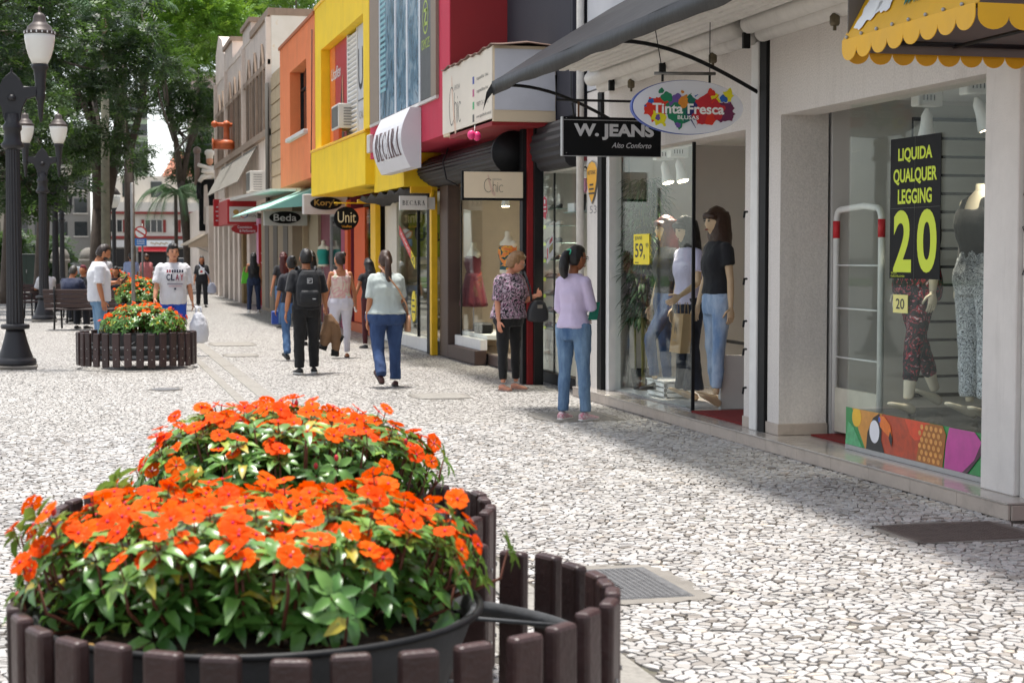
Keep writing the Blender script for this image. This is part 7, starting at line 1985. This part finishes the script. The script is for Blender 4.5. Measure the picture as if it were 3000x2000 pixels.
# shoes on shelves
m_shoes = [M('shoe_a', '#2a2326', .5), M('shoe_b', '#4a352c', .5), M('shoe_c', '#b9b2ac', .5), M('shoe_d', '#7d5a4a', .5), M('shoe_e', '#1f2430', .5)]
def shoe_obj(lab, x, y_, z, mat, high=False):
    T = thing('display_shoe', lab, 'shoe', (x, y_, z), group='shoes on the window shelves')
    rings = []
    for t, w, h in ((-.12, .018, .03), (-.10, .028, .05), (-.04, .032, .055), (.02, .034, .035), (.08, .036, .028), (.115, .026, .02), (.13, .012, .012)):
        rings.append(ring_at(V(x, y_+t, z+h*.55+.005), V(1, 0, 0), V(0, 0, 1), w, h*.5, 10, .8))
    MB().loft(rings).build('upper', mat, T)
    MB().box(x-.03, x+.03, y_-.12, y_+.12, z, z+.007).build('sole', m_black, T)
    if high: MB().tube([(x, y_-.06, z+.03), (x, y_-.06, z+.20)], [.04, .05], 12).build('shaft', mat, T)
    return T
zs = [2.16, 1.95, 1.74, 1.53, 1.30, 1.09, .88, .69]
k = 0
ordn = ['top', 'second', 'third', 'fourth', 'fifth', 'sixth', 'seventh', 'lowest']
for j, z in enumerate(zs):
    s_ = tag(MB().box(5.58, 5.85, 19.95, 20.66, z-.012, z-.004).build('glass_shelf', M('shelf_glass', '#9fb5b0', .1, .05), None), f'{ordn[j]} glass shelf of the shoe window', 'shelf', 'glass shelves of the shoe window')
    for q in range(3):
        y_ = 20.1+q*.22
        shoe_obj(('left', 'middle', 'right')[2-q]+f' shoe on the {ordn[j]} shelf of the shoe window', 5.66, y_, z-.003, m_shoes[(j*2+q) % 5]); k += 1
    tag(MB().box(5.575, 5.579, 20.38, 20.50, z-.04, z+.005).build('price_tag', m_lime, None), f'yellow price tag on the {ordn[j]} shelf of the shoe window', 'price tag', 'price tags of the shoe window')
sh = tag(MB().box(5.58, 5.85, 18.8, 19.6, 2.085, 2.095).build('glass_shelf', M('shelf_glass'), None), 'glass shelf holding the black boot and pink handbag', 'shelf', 'glass shelves of the shoe window')
shoe_obj('black ankle boot on the shelf near the white pier', 5.68, 19.2, 2.096, m_shoes[0], True)
tag(MB().box(5.62, 5.82, 19.28, 19.55, 2.096, 2.20).build('shoe_box', m_wpr, None, .004), 'white shoe box beside the black ankle boot', 'box')
HB = thing('handbag', 'pink handbag with a dark strap above the black ankle boot', 'bag', (5.7, 19.1, 2.3))
MB().box(5.64, 5.76, 18.95, 19.25, 2.32, 2.48).build('pouch', M('pink_leather', '#c98aa0', .5, .06), HB, .02)
MB().tube([(5.70, 19.25, 2.46), (5.70, 19.22, 2.58), (5.70, 19.1, 2.62), (5.70, 18.98, 2.58), (5.70, 18.95, 2.46)], .008, 6).build('strap', m_black, HB)

# ---------------------------------------------------------------- trees
CLUMPS = [(0,-2.42,44.0,8.31,0.42),(0,-2.18,48.0,9.08,0.33),(0,-1.71,44.0,8.47,0.38),(0,-1.59,48.0,9.12,0.47),(0,-0.96,48.0,9.16,0.42),(0,-0.64,48.0,9.18,0.45),(0,-0.09,56.0,10.46,0.42),(0,0.39,56.0,10.35,0.4),(2,1.07,68.0,12.4,0.52),(2,1.17,56.0,10.51,0.42),(2,2.17,74.0,13.11,0.49),(0,-2.58,44.0,7.92,0.37),(1,-2.87,60.0,10.38,0.4),(0,-1.79,44.0,7.89,0.41),(0,-1.5,54.0,9.36,0.52),(0,-1.25,54.0,9.52,0.52),(0,-0.77,48.0,8.51,0.37),(1,-0.24,62.0,10.57,0.47),(1,0.33,62.0,10.91,0.47),(2,0.91,62.0,10.72,0.63),(2,1.44,74.0,12.77,0.63),(2,2.2,74.0,12.71,0.58),(3,2.1,56.0,9.88,0.38),(0,-2.92,54.0,9.11,0.38),(0,-2.18,48.0,8.23,0.48),(1,-2.35,60.0,9.83,0.45),(1,-1.84,60.0,9.7,0.57),(0,-1.17,54.0,9.14,0.39),(0,-0.72,54.0,9.05,0.37),(1,-0.21,74.0,11.91,0.66),(1,0.34,62.0,10.25,0.59),(2,0.7,62.0,10.03,0.62),(2,1.02,50.0,8.66,0.41),(3,2.79,74.0,12.05,0.66),(0,-2.64,48.0,7.59,0.4),(0,-2.67,54.0,8.4,0.49),(1,-2.27,60.0,9.22,0.46),(0,-1.33,44.0,7.16,0.32),(0,-1.03,48.0,7.75,0.44),(0,-0.74,48.0,7.73,0.34),(0,-0.13,56.0,8.99,0.46),(1,0.26,62.0,9.68,0.49),(0,0.74,56.0,8.85,0.51),(2,1.27,62.0,9.74,0.59),(2,2.39,74.0,11.19,0.58),(3,1.8,50.0,8.1,0.38),(1,-3.38,60.0,8.87,0.6),(0,-1.98,44.0,6.82,0.35),(0,-1.93,48.0,7.21,0.37),(1,-1.71,60.0,8.77,0.6),(1,-1.33,60.0,8.81,0.6),(0,-0.6,54.0,8.07,0.45),(1,-0.33,62.0,9.15,0.51),(0,0.12,50.0,7.65,0.44),(0,0.77,50.0,7.74,0.47),(2,1.72,74.0,10.82,0.63),(2,1.42,50.0,7.69,0.37),(3,2.32,62.0,9.29,0.47),(3,3.58,74.0,10.67,0.72),(0,-2.96,54.0,7.71,0.48),(0,-2.48,54.0,7.69,0.46),(0,-1.83,48.0,7.03,0.32),(1,-1.75,60.0,8.29,0.58),(0,-1.09,54.0,7.62,0.44),(1,-0.72,60.0,8.37,0.52),(1,-0.26,62.0,8.54,0.44),(1,0.24,68.0,9.2,0.68),(2,0.93,74.0,9.95,0.7),(2,0.93,50.0,7.3,0.47),(2,2.1,68.0,9.47,0.68),(3,2.09,50.0,7.19,0.35),(3,2.26,50.0,7.22,0.45),(0,-2.57,44.0,6.03,0.39),(0,-2.04,44.0,6.13,0.4),(0,-1.64,44.0,6.18,0.34),(0,-1.33,44.0,6.1,0.31),(0,-1.27,54.0,7.11,0.53),(1,-0.41,62.0,7.96,0.59),(0,0.12,56.0,7.21,0.54),(0,0.67,56.0,7.42,0.51),(2,1.1,50.0,6.91,0.34),(2,1.54,56.0,7.38,0.44),(3,3.22,84.0,10.11,0.56),(3,2.74,56.0,7.6,0.55),(0,-3.14,54.0,6.54,0.51),(1,-2.96,60.0,7.02,0.47),(1,-2.29,60.0,7.25,0.6),(0,-1.53,48.0,6.21,0.44),(0,-1.11,48.0,6.21,0.35),(0,-0.9,54.0,6.53,0.35),(1,-0.4,74.0,8.38,0.73),(0,0.13,56.0,6.89,0.4),(1,0.69,68.0,8.07,0.66),(2,1.04,50.0,6.31,0.38),(2,1.55,56.0,6.98,0.37),(3,3.28,80.0,9.29,0.79),(3,3.69,76.0,8.77,0.53),(3,4.82,84.0,9.74,0.85),(3,4.74,76.0,8.77,0.68),(3,6.3,84.0,9.45,0.64),(0,-2.73,48.0,5.69,0.45),(1,-3.0,60.0,6.76,0.55),(1,-2.46,60.0,6.68,0.43),(0,-1.83,54.0,6.05,0.53),(0,-0.94,44.0,5.4,0.43),(1,-1.0,60.0,6.79,0.48),(1,-0.54,68.0,7.49,0.55),(2,1.1,74.0,8.08,0.65),(2,1.17,62.0,7.01,0.58),(2,1.51,56.0,6.24,0.49),(3,3.25,80.0,8.64,0.68),(3,4.44,80.0,8.46,0.72),(3,5.14,76.0,7.96,0.54),(3,5.92,80.0,8.41,0.61),(0,-3.3,56.0,5.95,0.51),(0,-2.61,56.0,5.66,0.42),(0,-2.23,56.0,5.92,0.53),(0,-1.45,50.0,5.27,0.4),(1,-1.76,74.0,7.1,0.49),(0,-0.86,56.0,5.7,0.48),(0,-0.29,50.0,5.31,0.46),(3,4.3,76.0,7.72,0.72),(3,4.92,76.0,7.62,0.56),(3,5.89,80.0,7.9,0.53),(0,-2.82,50.0,4.82,0.38),(0,-2.68,56.0,5.28,0.46),(0,-1.87,50.0,4.84,0.39),(1,-2.35,74.0,6.68,0.6),(0,-1.3,56.0,5.26,0.47),(0,-0.57,50.0,4.93,0.35),(0,-0.2,56.0,5.31,0.56),(1,0.02,68.0,6.16,0.62),(0,0.61,56.0,5.4,0.42),(2,1.16,62.0,5.78,0.57),(3,5.64,88.0,7.84,0.59),(3,6.33,88.0,7.87,0.73),(0,-2.86,50.0,4.47,0.47),(1,-3.65,74.0,6.1,0.64),(0,-1.97,50.0,4.4,0.38),(1,-2.33,68.0,5.62,0.57),(1,-1.54,68.0,5.48,0.68),(1,-0.92,74.0,5.72,0.66),(1,-0.34,62.0,5.11,0.62),(0,0.0,56.0,4.78,0.42),(1,0.57,62.0,5.39,0.54),(2,1.54,68.0,5.42,0.52),(2,2.43,76.0,6.19,0.51),(3,4.86,84.0,6.36,0.69),(3,5.49,88.0,7.05,0.7),(3,5.95,84.0,6.67,0.82),(0,-2.83,50.0,4.07,0.48),(1,-2.88,62.0,4.57,0.46),(1,-2.64,62.0,4.72,0.58),(0,-1.71,50.0,3.91,0.44),(0,-1.07,50.0,4.15,0.43),(1,-1.01,74.0,5.2,0.68),(1,-0.47,74.0,5.3,0.64),(2,2.0,74.0,5.39,0.64),(3,4.79,84.0,5.71,0.8),(3,5.96,88.0,6.15,0.87),(3,6.06,84.0,5.74,0.61),(0,-3.32,56.0,3.98,0.44),(1,-3.22,68.0,4.3,0.62),(1,-2.85,74.0,4.44,0.74),(0,-1.55,50.0,3.47,0.39),(1,-1.32,62.0,4.22,0.49),(0,-0.74,50.0,3.56,0.37),(0,-0.16,50.0,3.64,0.35),(3,5.66,84.0,5.14,0.72),(3,6.38,88.0,5.34,0.59),(0,-2.9,50.0,3.24,0.35),(1,-3.14,68.0,3.71,0.68),(0,-2.25,56.0,3.39,0.39),(0,-1.64,50.0,3.07,0.47),(0,-1.27,50.0,3.07,0.37),(1,-1.1,74.0,3.99,0.51),(4,3.39,86.0,14.7,0.89),(4,3.47,76.0,13.11,0.78),(4,4.54,86.0,14.76,0.87),(4,5.24,86.0,14.98,0.75),(4,5.65,80.0,14.03,0.58),(4,7.01,86.0,14.86,0.65),(4,7.78,86.0,15.23,0.88),(4,8.26,86.0,15.26,0.91),(4,8.16,76.0,13.65,0.57),(4,8.25,72.0,12.85,0.57),(4,9.9,80.0,14.28,0.67),(4,9.45,72.0,13.02,0.59),(4,2.84,80.0,13.33,0.68),(4,3.52,76.0,12.7,0.8),(4,3.79,72.0,12.35,0.7),(4,4.4,72.0,12.19,0.53),(4,5.6,76.0,12.84,0.76),(4,5.6,72.0,12.23,0.69),(4,7.33,80.0,13.33,0.7),(4,7.63,80.0,13.63,0.74),(4,9.05,86.0,14.34,0.91),(4,8.22,72.0,12.46,0.68),(4,10.44,86.0,14.57,0.65),(4,10.65,80.0,13.43,0.81),(4,3.06,86.0,13.57,0.63),(4,3.36,72.0,11.56,0.54),(4,3.97,76.0,12.22,0.65),(4,5.36,86.0,13.43,0.85),(4,5.29,72.0,11.74,0.68),(4,6.07,76.0,12.17,0.73),(4,6.82,76.0,12.1,0.71),(4,9.09,86.0,13.88,0.64),(4,3.38,72.0,11.13,0.7),(4,4.83,80.0,12.01,0.76),(4,5.35,72.0,11.0,0.76),(4,7.02,86.0,13.06,0.85),(4,6.31,72.0,11.2,0.74),(4,3.94,86.0,12.18,0.68),(4,4.51,86.0,12.21,0.9),(4,5.35,86.0,12.46,0.7),(4,5.45,76.0,11.0,0.7),(4,6.51,80.0,11.57,0.81),(4,3.47,72.0,9.87,0.71),(4,4.39,80.0,10.99,0.78),(4,4.93,80.0,10.9,0.82),(4,5.64,80.0,10.97,0.69),(4,4.13,76.0,9.95,0.58),(4,5.44,86.0,11.08,0.75)]
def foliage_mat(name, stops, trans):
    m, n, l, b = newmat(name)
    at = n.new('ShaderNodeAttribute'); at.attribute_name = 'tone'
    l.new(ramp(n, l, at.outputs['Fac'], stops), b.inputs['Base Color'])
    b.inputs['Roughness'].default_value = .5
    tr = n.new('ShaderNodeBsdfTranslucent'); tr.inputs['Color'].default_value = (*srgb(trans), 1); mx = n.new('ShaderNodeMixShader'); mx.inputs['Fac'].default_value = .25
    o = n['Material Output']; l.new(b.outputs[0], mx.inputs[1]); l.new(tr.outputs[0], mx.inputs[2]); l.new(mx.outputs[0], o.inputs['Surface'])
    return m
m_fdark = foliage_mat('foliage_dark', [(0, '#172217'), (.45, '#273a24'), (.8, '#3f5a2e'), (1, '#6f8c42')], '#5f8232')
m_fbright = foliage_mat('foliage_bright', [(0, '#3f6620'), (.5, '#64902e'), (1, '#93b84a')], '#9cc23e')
m_bark = M('bark', '#4a4038', .95, .35, 5, .8, 18)
m_barkp = M('palm_bark', '#8d8a78', .9, .25, 4, .5, 20)
def spray_mesh(clumps, seed, nspray, L, leaf):
    """pinnate sprays: leaflets in pairs along short stalks, spread through each clump"""
    g = np.random.RandomState(seed); Vs = []; Tn = []
    for (cx, cy, cz, r) in clumps:
        n = int(nspray*(r/.45)**2)
        u = g.normal(size=(n, 3)); u /= np.linalg.norm(u, axis=1)[:, None]
        q = g.uniform(.15, 1.0, n)**.5*r*(1+.25*g.normal(size=n)*.5)
        p = np.array([cx, cy, cz])+u*q[:, None]*np.array([1.15, 1.15, .8])
        d = u*np.array([1, 1, .4])+g.normal(size=(n, 3))*.5+np.array([0, 0, -.15]); d /= np.linalg.norm(d, axis=1)[:, None]
        up = np.tile([0, 0, 1.0], (n, 1))+g.normal(size=(n, 3))*.3
        s = np.cross(d, up); s /= np.linalg.norm(s, axis=1)[:, None]
        tone = np.clip(.42+.3*(q/r-.6)+.18*g.normal(size=n)+.15*u[:, 2], 0, 1)  # leaflets coloured lighter outside and on top, as sunlight would catch them
        for k in range(5):
            for sg in (-1, 1):
                base = p+d*(L*(k+.3)/5)[..., None] if False else p+d*(L*(k+.3)/5)
                e = s*sg*.85+d*.45+g.normal(size=(n, 3))*.12
                l_ = leaf*(1.0-.08*k)
                tip = base+e*l_; w = np.cross(e, np.cross(d, s)); w = d*leaf*.22
                mid = base+e*l_*.5
                Vs.append(np.stack([base, mid-w, tip, mid+w], 1).reshape(-1, 3)); Tn.append(np.repeat(tone, 4))
    Vv = np.concatenate(Vs); Tt = np.concatenate(Tn).astype(np.float32); nf = len(Vv)//4
    me = bpy.data.meshes.new('crown'); me.vertices.add(len(Vv)); me.vertices.foreach_set('co', Vv.ravel().astype(np.float32))
    me.loops.add(nf*4); me.loops.foreach_set('vertex_index', np.arange(nf*4, dtype=np.int32))
    me.polygons.add(nf); me.polygons.foreach_set('loop_start', np.arange(0, nf*4, 4, dtype=np.int32)); me.polygons.foreach_set('loop_total', np.full(nf, 4, np.int32))
    at = me.attributes.new('tone', 'FLOAT', 'POINT'); at.data.foreach_set('value', Tt)
    me.update(); me.validate()
    return me
def tree(lab, base, fork_z, rad, tid, mat, nsp=48, L=.46, leaf=.20, lean=(0, 0), forks=2, group='park trees'):
    T = thing('tree', lab, 'tree', base, group=group)
    cl = [c[1:] for c in CLUMPS if c[0] == tid]
    bx, by = base[0], base[1]; fx, fy = bx+lean[0], by+lean[1]
    MB().tube([(bx, by, -.1), (bx, by, .25), (bx+lean[0]*.3, by+lean[1]*.3, fork_z*.45), (fx, fy, fork_z)], [rad*1.7, rad*1.2, rad, rad*.85], 14).build('trunk', m_bark, T)
    r = random.Random(tid)
    top = max(c[2] for c in cl)
    heads = []
    for k in range(forks):
        a = k*math.pi*2/forks+r.uniform(-.4, .4)
        h = V(fx+math.cos(a)*.9, fy+math.sin(a)*.9, fork_z+(top-fork_z)*.55); heads.append(h)
        MB().tube([(fx, fy, fork_z-.2), ((fx+h.x)/2+r.uniform(-.2, .2), (fy+h.y)/2, (fork_z+h.z)/2), h, h+V(r.uniform(-.3, .3), 0, (top-h.z)*.6)], [rad*.8, rad*.55, rad*.38, rad*.15], 10).build('limb', m_bark, T)
    for c in r.sample(cl, min(len(cl), 16)):
        h = min(heads, key=lambda q: (q-V(*c[:3])).length); s0 = V(fx, fy, fork_z).lerp(h, r.uniform(.3, 1))
        mid = s0.lerp(V(*c[:3]), .5)+V(r.uniform(-.3, .3), r.uniform(-.3, .3), r.uniform(0, .4))
        MB().tube([s0, mid, V(*c[:3])], [rad*.28, rad*.16, rad*.06], 7).build('branch', m_bark, T)
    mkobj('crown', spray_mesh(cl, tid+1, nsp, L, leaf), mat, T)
    return T
tree('broad dark tree over the left lamp posts', (-4.2, 50, 0), 4.5, .32, 0, m_fdark, forks=3)
tree('dark forked tree behind the man in the white polo shirt', (.55, 69, 0), 3.4, .42, 1, m_fdark, lean=(.1, 0), forks=3)
tree('tall dark trunked tree behind the grey sign pole', (1.80, 72, 0), 6.0, .22, 2, m_fdark, forks=2)
tree('dark tree leaning beside the old plaster house', (4.9, 83, 0), 5.2, .22, 3, m_fdark, lean=(-.4, 0), forks=3)
tree('bright yellow green feathery tree above the old plaster house', (7.4, 86, 0), 9.0, .3, 4, m_fbright, 60, .5, .20, forks=3)
MB_ = None
# bare dark trunks on the left
for lab, x, y_, r_ in (('leaning dark trunk behind the second lamp post', -1.75, 66, .26), ('thick dark trunk at the far left edge', -2.55, 58, .30)):
    T = thing('tree', lab, 'tree', (x, y_, 0), group='park trees')
    MB().tube([(x, y_, -.1), (x+.1, y_, .4), (x+.25, y_, 3), (x-.1, y_, 6.5), (x-.3, y_, 9)], [r_*1.6, r_, r_*.9, r_*.7, r_*.4], 12).build('trunk', m_bark, T)
    MB().tube([(x+.25, y_, 3), (x+.9, y_, 4.2), (x+1.3, y_, 6.2)], [r_*.5, r_*.4, r_*.2], 9).build('limb', m_bark, T)
    c3 = [(x-.3+RNG.uniform(-1, 1), y_+RNG.uniform(-1, 1), RNG.uniform(6.5, 9.5), .55) for _ in range(10)]
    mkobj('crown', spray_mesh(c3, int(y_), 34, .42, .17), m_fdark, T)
# palms
def palm(lab, x, y_, h, r0, r1, nf, fl, sheath, lean=0.0, droop=1.0):
    T = thing('palm_tree', lab, 'palm', (x, y_, 0), group='palms in the square')
    MB().tube([(x, y_, -.1), (x, y_, .3), (x+lean*.4, y_, h*.5), (x+lean, y_, h)], [r0*1.25, r0, (r0+r1)/2, r1], 14).build('trunk', m_barkp if r0 > .12 else m_bark, T)
    if sheath: MB().tube([(x+lean, y_, h), (x+lean, y_, h+.5), (x+lean, y_, h+1.5)], [r1*1.05, r1*1.35, r1*.7], 12).build('crownshaft', M('crownshaft', '#6e4f42', .6, .25, 4), T)
    z = h+(1.4 if sheath else 0); r = random.Random(int(x*10))
    for k in range(nf):
        a = 2*math.pi*k/nf+r.uniform(-.2, .2); el = r.uniform(.2, 1.1)
        pts = []; p = V(x+lean, y_, z); d = V(math.cos(a)*math.cos(el), math.sin(a)*math.cos(el), math.sin(el))
        for j in range(9):
            pts.append(p.copy()); p = p+d*fl/8; d = (d+V(0, 0, -.22*droop)).normalized()
        mb = MB(); mb.tube(pts, [.03-.003*j for j in range(9)], 5)
        for j in range(1, 9):
            for q in (0, .33, .66):
                if j == 8 and q: continue
                b = pts[j].lerp(pts[min(j+1, 8)], q); t = (pts[j]-pts[j-1]).normalized(); s = t.cross(UPZ).normalized()
                for sg in (-1, 1):
                    e = (s*sg+t*.4+V(0, 0, -.55)).normalized(); L = fl*.26*(1-.06*j); w = t*.022
                    mb.add([b-w, b+w, b+e*L*.6+w*.7+V(0, 0, -.03), b+e*L+V(0, 0, -.12*fl*.3)], [(0, 1, 2, 3)])
        mb.build('frond', M('palm_leaf', '#3f5f33', .5, .3, 3), T)
palm('tall pale palm trunk rising out of the frame', .68, 60, 8.2, .155, .13, 9, 2.8, True, .05)
palm('small palm with arching fronds in front of the far white building', 4.2, 82, 4.5, .10, .08, 16, 2.4, False, 0, 1.5)

# ---------------------------------------------------------------- the far side of the square
FB = thing('far_building', 'white two storey building with red trim across the far end of the street', 'building', (8, 186, 0))
m_fw = M('far_white', '#d9d2c6', .9, .06, 1.5, streak=.15); m_fred = M('far_red_trim', '#8d3a34', .8, .1)
MB().box(1.0, 24, 186, 196, 0, 6.0).build('wall', m_fw, FB)
MB().box(1.0, 24, 185.6, 186, 3.35, 3.65).build('red_band', m_fred, FB)
MB().box(.8, 24, 185.3, 186, 6.0, 6.25).build('cornice', m_fred, FB)
MB().box(.8, 24, 185.4, 186, 6.25, 7.25).build('parapet', m_fw, FB)
MB().box(2.5, 24, 189, 196, 7.25, 10.2).build('upper_storey', m_fw, FB)
for x in (2.0, 6.2, 10.05, 14.2):
    MB().box(x, x+1.9, 185.9, 186.0, 4.10, 5.35).build('window', m_darkg, FB)
    for q in (0, .6, 1.25, 1.84): MB().box(x+q, x+q+.08, 185.84, 185.9, 4.05, 5.4).build('mullion', m_fw, FB)
    for q in (-.32, 1.95): MB().box(x+q, x+q+.3, 185.84, 185.9, 4.05, 5.4).build('shutter', m_fred, FB)
for x in (4, 7, 10, 13): MB().box(x, x+1.2, 188.9, 189, 7.9, 9.6).build('window', m_darkg, FB)
MB().box(1.5, 22, 185.5, 186, 2.45, 3.2).build('shop_fascia', M('fascia_pale', '#d3cfca', .6), FB)
MB().box(6.4, 9.0, 185.2, 185.5, 2.55, 3.15).build('shop_sign', m_wpr, FB); MB().tube([(6.8+k*.06, 185.15, 2.85+.16*math.sin(k*1.1)*math.cos(k*.37)) for k in range(32)], .03, 5).build('script_lettering', M('gold_letters'), FB)
for x in (2, 5.5, 9.5, 13): MB().box(x, x+3.0, 185.6, 186, .1, 2.3).build('shop_opening', M('far_dark', '#2a2623', .8), FB)
MB().prism([(8.2, 188.5, 10.2), (24, 188.5, 10.2), (24, 192, 13.0), (9.8, 192, 13.0)], (0, .3, 0)).build('roof', patterned('far_tiles', [(0, '#9c5a44'), (.5, '#bd7a60'), (1, '#c98f74')], 3, 4, .5, 'LINEAR'), FB)
RA = tag(MB().prism([(5.5, 184.9, 2.0), (8.6, 184.9, 2.0), (8.6, 185.5, 2.5), (5.5, 185.5, 2.5)], (0, .05, 0)).build('shop_awning', m_rpr, None), 'red and blue shop awning far across the square', 'awning')
def block(lab, x0, x1, y0, h, mat, cols, rows, top=None):
    T = thing('far_block', lab, 'building', ((x0+x1)/2, y0, 0), group='blocks beyond the square')
    MB().box(x0, x1, y0, y0+14, 0, h).build('wall', mat, T)
    for i in range(cols):
        for j in range(rows):
            cx = x0+(i+.5)*(x1-x0)/cols; cz = 3.2+(j+.5)*(h-3.6)/rows
            MB().box(cx-.65, cx+.65, y0-.06, y0, cz-.75, cz+.75).build('window', m_darkg, T)
            MB().box(cx-.8, cx+.8, y0-.16, y0-.062, cz-.9, cz-.78).build('sill', m_fw, T)
    MB().box(x0-.2, x1+.2, y0-.3, y0+14, h, h+.5).build('cornice', m_fw, T)
    return T
block('cream block behind the left lamp posts', -26, -8, 186, 13, M('blk_cream', '#a89e8e', .9, .08), 7, 4)
block('grey block between the tree trunks', -7.6, .6, 188, 11, M('blk_grey', '#8f8b84', .9, .08), 4, 3)
block('pale green tower behind the trees', 5.6, 8.2, 230, 22, M('blk_green', '#b9c9a8', .9, .06), 2, 8)
block('pinkish tower far right behind the red roof', 14.5, 22, 235, 26, M('blk_pink', '#c9b0a8', .9, .06), 3, 8)
# park furniture in the distance
for k, (x, y_, lab) in enumerate(((-1.15, 82, 'low stone pillar with a domed top left of the tree'), (.15, 84, 'low stone pillar with a domed top behind the polo man'))):
    T = thing('park_pillar', lab, 'pillar', (x, y_, 0), group='domed stone pillars of the park')
    MB().lathe([(.40, 0), (.42, .2), (.36, .3), (.34, 1.2), (.46, 1.25), (.46, 1.4)], (x, y_, 0), 20).build('shaft', m_conc, T)
    MB().lathe([(.44, 1.4), (.42, 1.6), (.32, 1.82), (.15, 1.93), (0.001, 1.96)], (x, y_, 0), 20).build('dome', m_conc, T)
T = thing('utility_box', 'dark green utility cabinet at the left behind the lamp posts', 'cabinet', (-2.5, 78, 0))
MB().box(-2.95, -2.15, 78, 78.6, 0, 1.65).build('case', M('cab_green', '#1f2c28', .6, .1), T, .02)
for x in (-2.90, -2.53): MB().box(x, x+.34, 77.98, 78.0, .15, 1.55).build('door', M('cab_green2', '#26362f', .6), T)
MB().box(-2.55, -2.53, 77.96, 77.98, .8, .95).build('handle', m_frame, T)
# planted strip and lawn at the park edge
lw = MB().add([(-40, 80, .02), (-2.4, 80, .02), (-2.0, 120, .02), (-40, 120, .02)], [(0, 1, 2, 3)]).build('lawn', M('lawn', '#3f5a2a', .95, .3, 6, .6, 30)); struct(lw)
rd = MB().add([(-120, 93, -.03), (120, 93, -.03), (120, 184, -.03), (-120, 184, -.03)], [(0, 1, 2, 3)]).build('road', M('road_grey', '#6a6865', .95, .12, 1)); struct(rd)
# guard rail at the crossing
T = thing('guard_rail', 'grey steel guard rail at the street crossing', 'rail', (3.6, 88, 0))
for z in (.35, .65, .95): MB().tube([(1.4, 88, z), (7.5, 88, z)], .035, 8).build('rail', m_steel, T)
for k in range(6): MB().tube([(1.5+k*1.18, 88, 0), (1.5+k*1.18, 88, 1.05)], .045, 8).build('post', m_steel, T)
# cars in the crossing street
def car(lab, x, y_, rz, col):
    T = thing('parked_car', lab, 'car', (x, y_, 0), R(rz), 'cars on the crossing street')
    mp = M('car_'+col[1:], col, .25, .05, 2, coat=.6)
    mb = MB(); rings = []
    for t, zl, zh, w in ((-2.1, .45, .75, .70), (-2.0, .28, .88, .80), (-1.2, .22, .95, .84), (0, .20, .98, .86), (1.2, .22, .92, .84), (1.95, .30, .78, .78), (2.1, .42, .62, .66)):
        rings.append([V(t, -w, zl), V(t, w, zl), V(t, w*1.02, (zl+zh)/2), V(t, w*.93, zh), V(t, -w*.93, zh), V(t, -w*1.02, (zl+zh)/2)])
    mb.loft(rings); mb.build('body', mp, T, .04, True, 2)
    cab = [V(-1.5, -.72, .92), V(1.0, -.72, .92), V(.45, -.60, 1.42), V(-1.0, -.60, 1.44)]
    MB().add(cab+[V(p.x, -p.y, p.z) for p in cab], [(0, 1, 2, 3), (7, 6, 5, 4), (0, 4, 5, 1)[::-1], (1, 5, 6, 2), (2, 6, 7, 3), (3, 7, 4, 0)]).build('cabin', mp, T, .03, True)
    for sg in (-1, 1):
        for a, b, c_, d_ in ((-1.30, -.35, -1.0, -.38), (-.28, .75, -.28, .40)):
            MB().add([V(a, sg*.735, .97), V(b, sg*.735, .97), V(d_, sg*.622, 1.38), V(c_, sg*.622, 1.38)], [(0, 1, 2, 3)]).build('window', m_darkg, T, local=True)
        for t in (-1.3, 1.3):
            w = MB().tube([(t, sg*.66, .31), (t, sg*.88, .31)], .31, 20).build('wheel', m_rubber, T, local=True)
            MB().tube([(t, sg*.875, .31), (t, sg*.89, .31)], .19, 16).build('rim', m_frame, w, local=True)
        MB().sphere((2.03, sg*.58, .66), (.07, .14, .08), 10, 7).build('headlight', m_wpr, T, local=True)
        MB().sphere((-2.05, sg*.60, .74), (.06, .12, .08), 10, 7).build('tail_light', m_rpr, T, local=True)
car('black car passing behind the young man in the CLAY tee shirt', 6.0, 98, 6, '#17181b')
car('silver car far left behind the trees', -1.5, 101, 3, '#a9adb2')
car('white car beyond the guard rail at the right', 9.5, 104, 4, '#d9d9d8')

# clipped dark bushes under the trees on the left
for k, (x, y_, h, lab) in enumerate(((-6.6, 96, 3.6, 'dark bush at the far left edge under the trees'), (-4.3, 90, 3.0, 'dark bush left of the lamp posts'), (-2.2, 97, 2.6, 'rounded dark bush between the lamp posts and the forked tree'))):
    T = thing('bush', lab, 'bush', (x, y_, 0), group='bushes at the park edge')
    rb = random.Random(k+40)
    c4 = [(x+rb.uniform(-1.1, 1.1), y_+rb.uniform(-.6, .6), .4+rb.uniform(0, h-.6), .6) for _ in range(22)]
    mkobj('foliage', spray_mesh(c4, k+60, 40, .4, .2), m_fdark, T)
    MB().tube([(x, y_, 0), (x, y_, h*.6)], [.12, .05], 8).build('stem', m_bark, T)
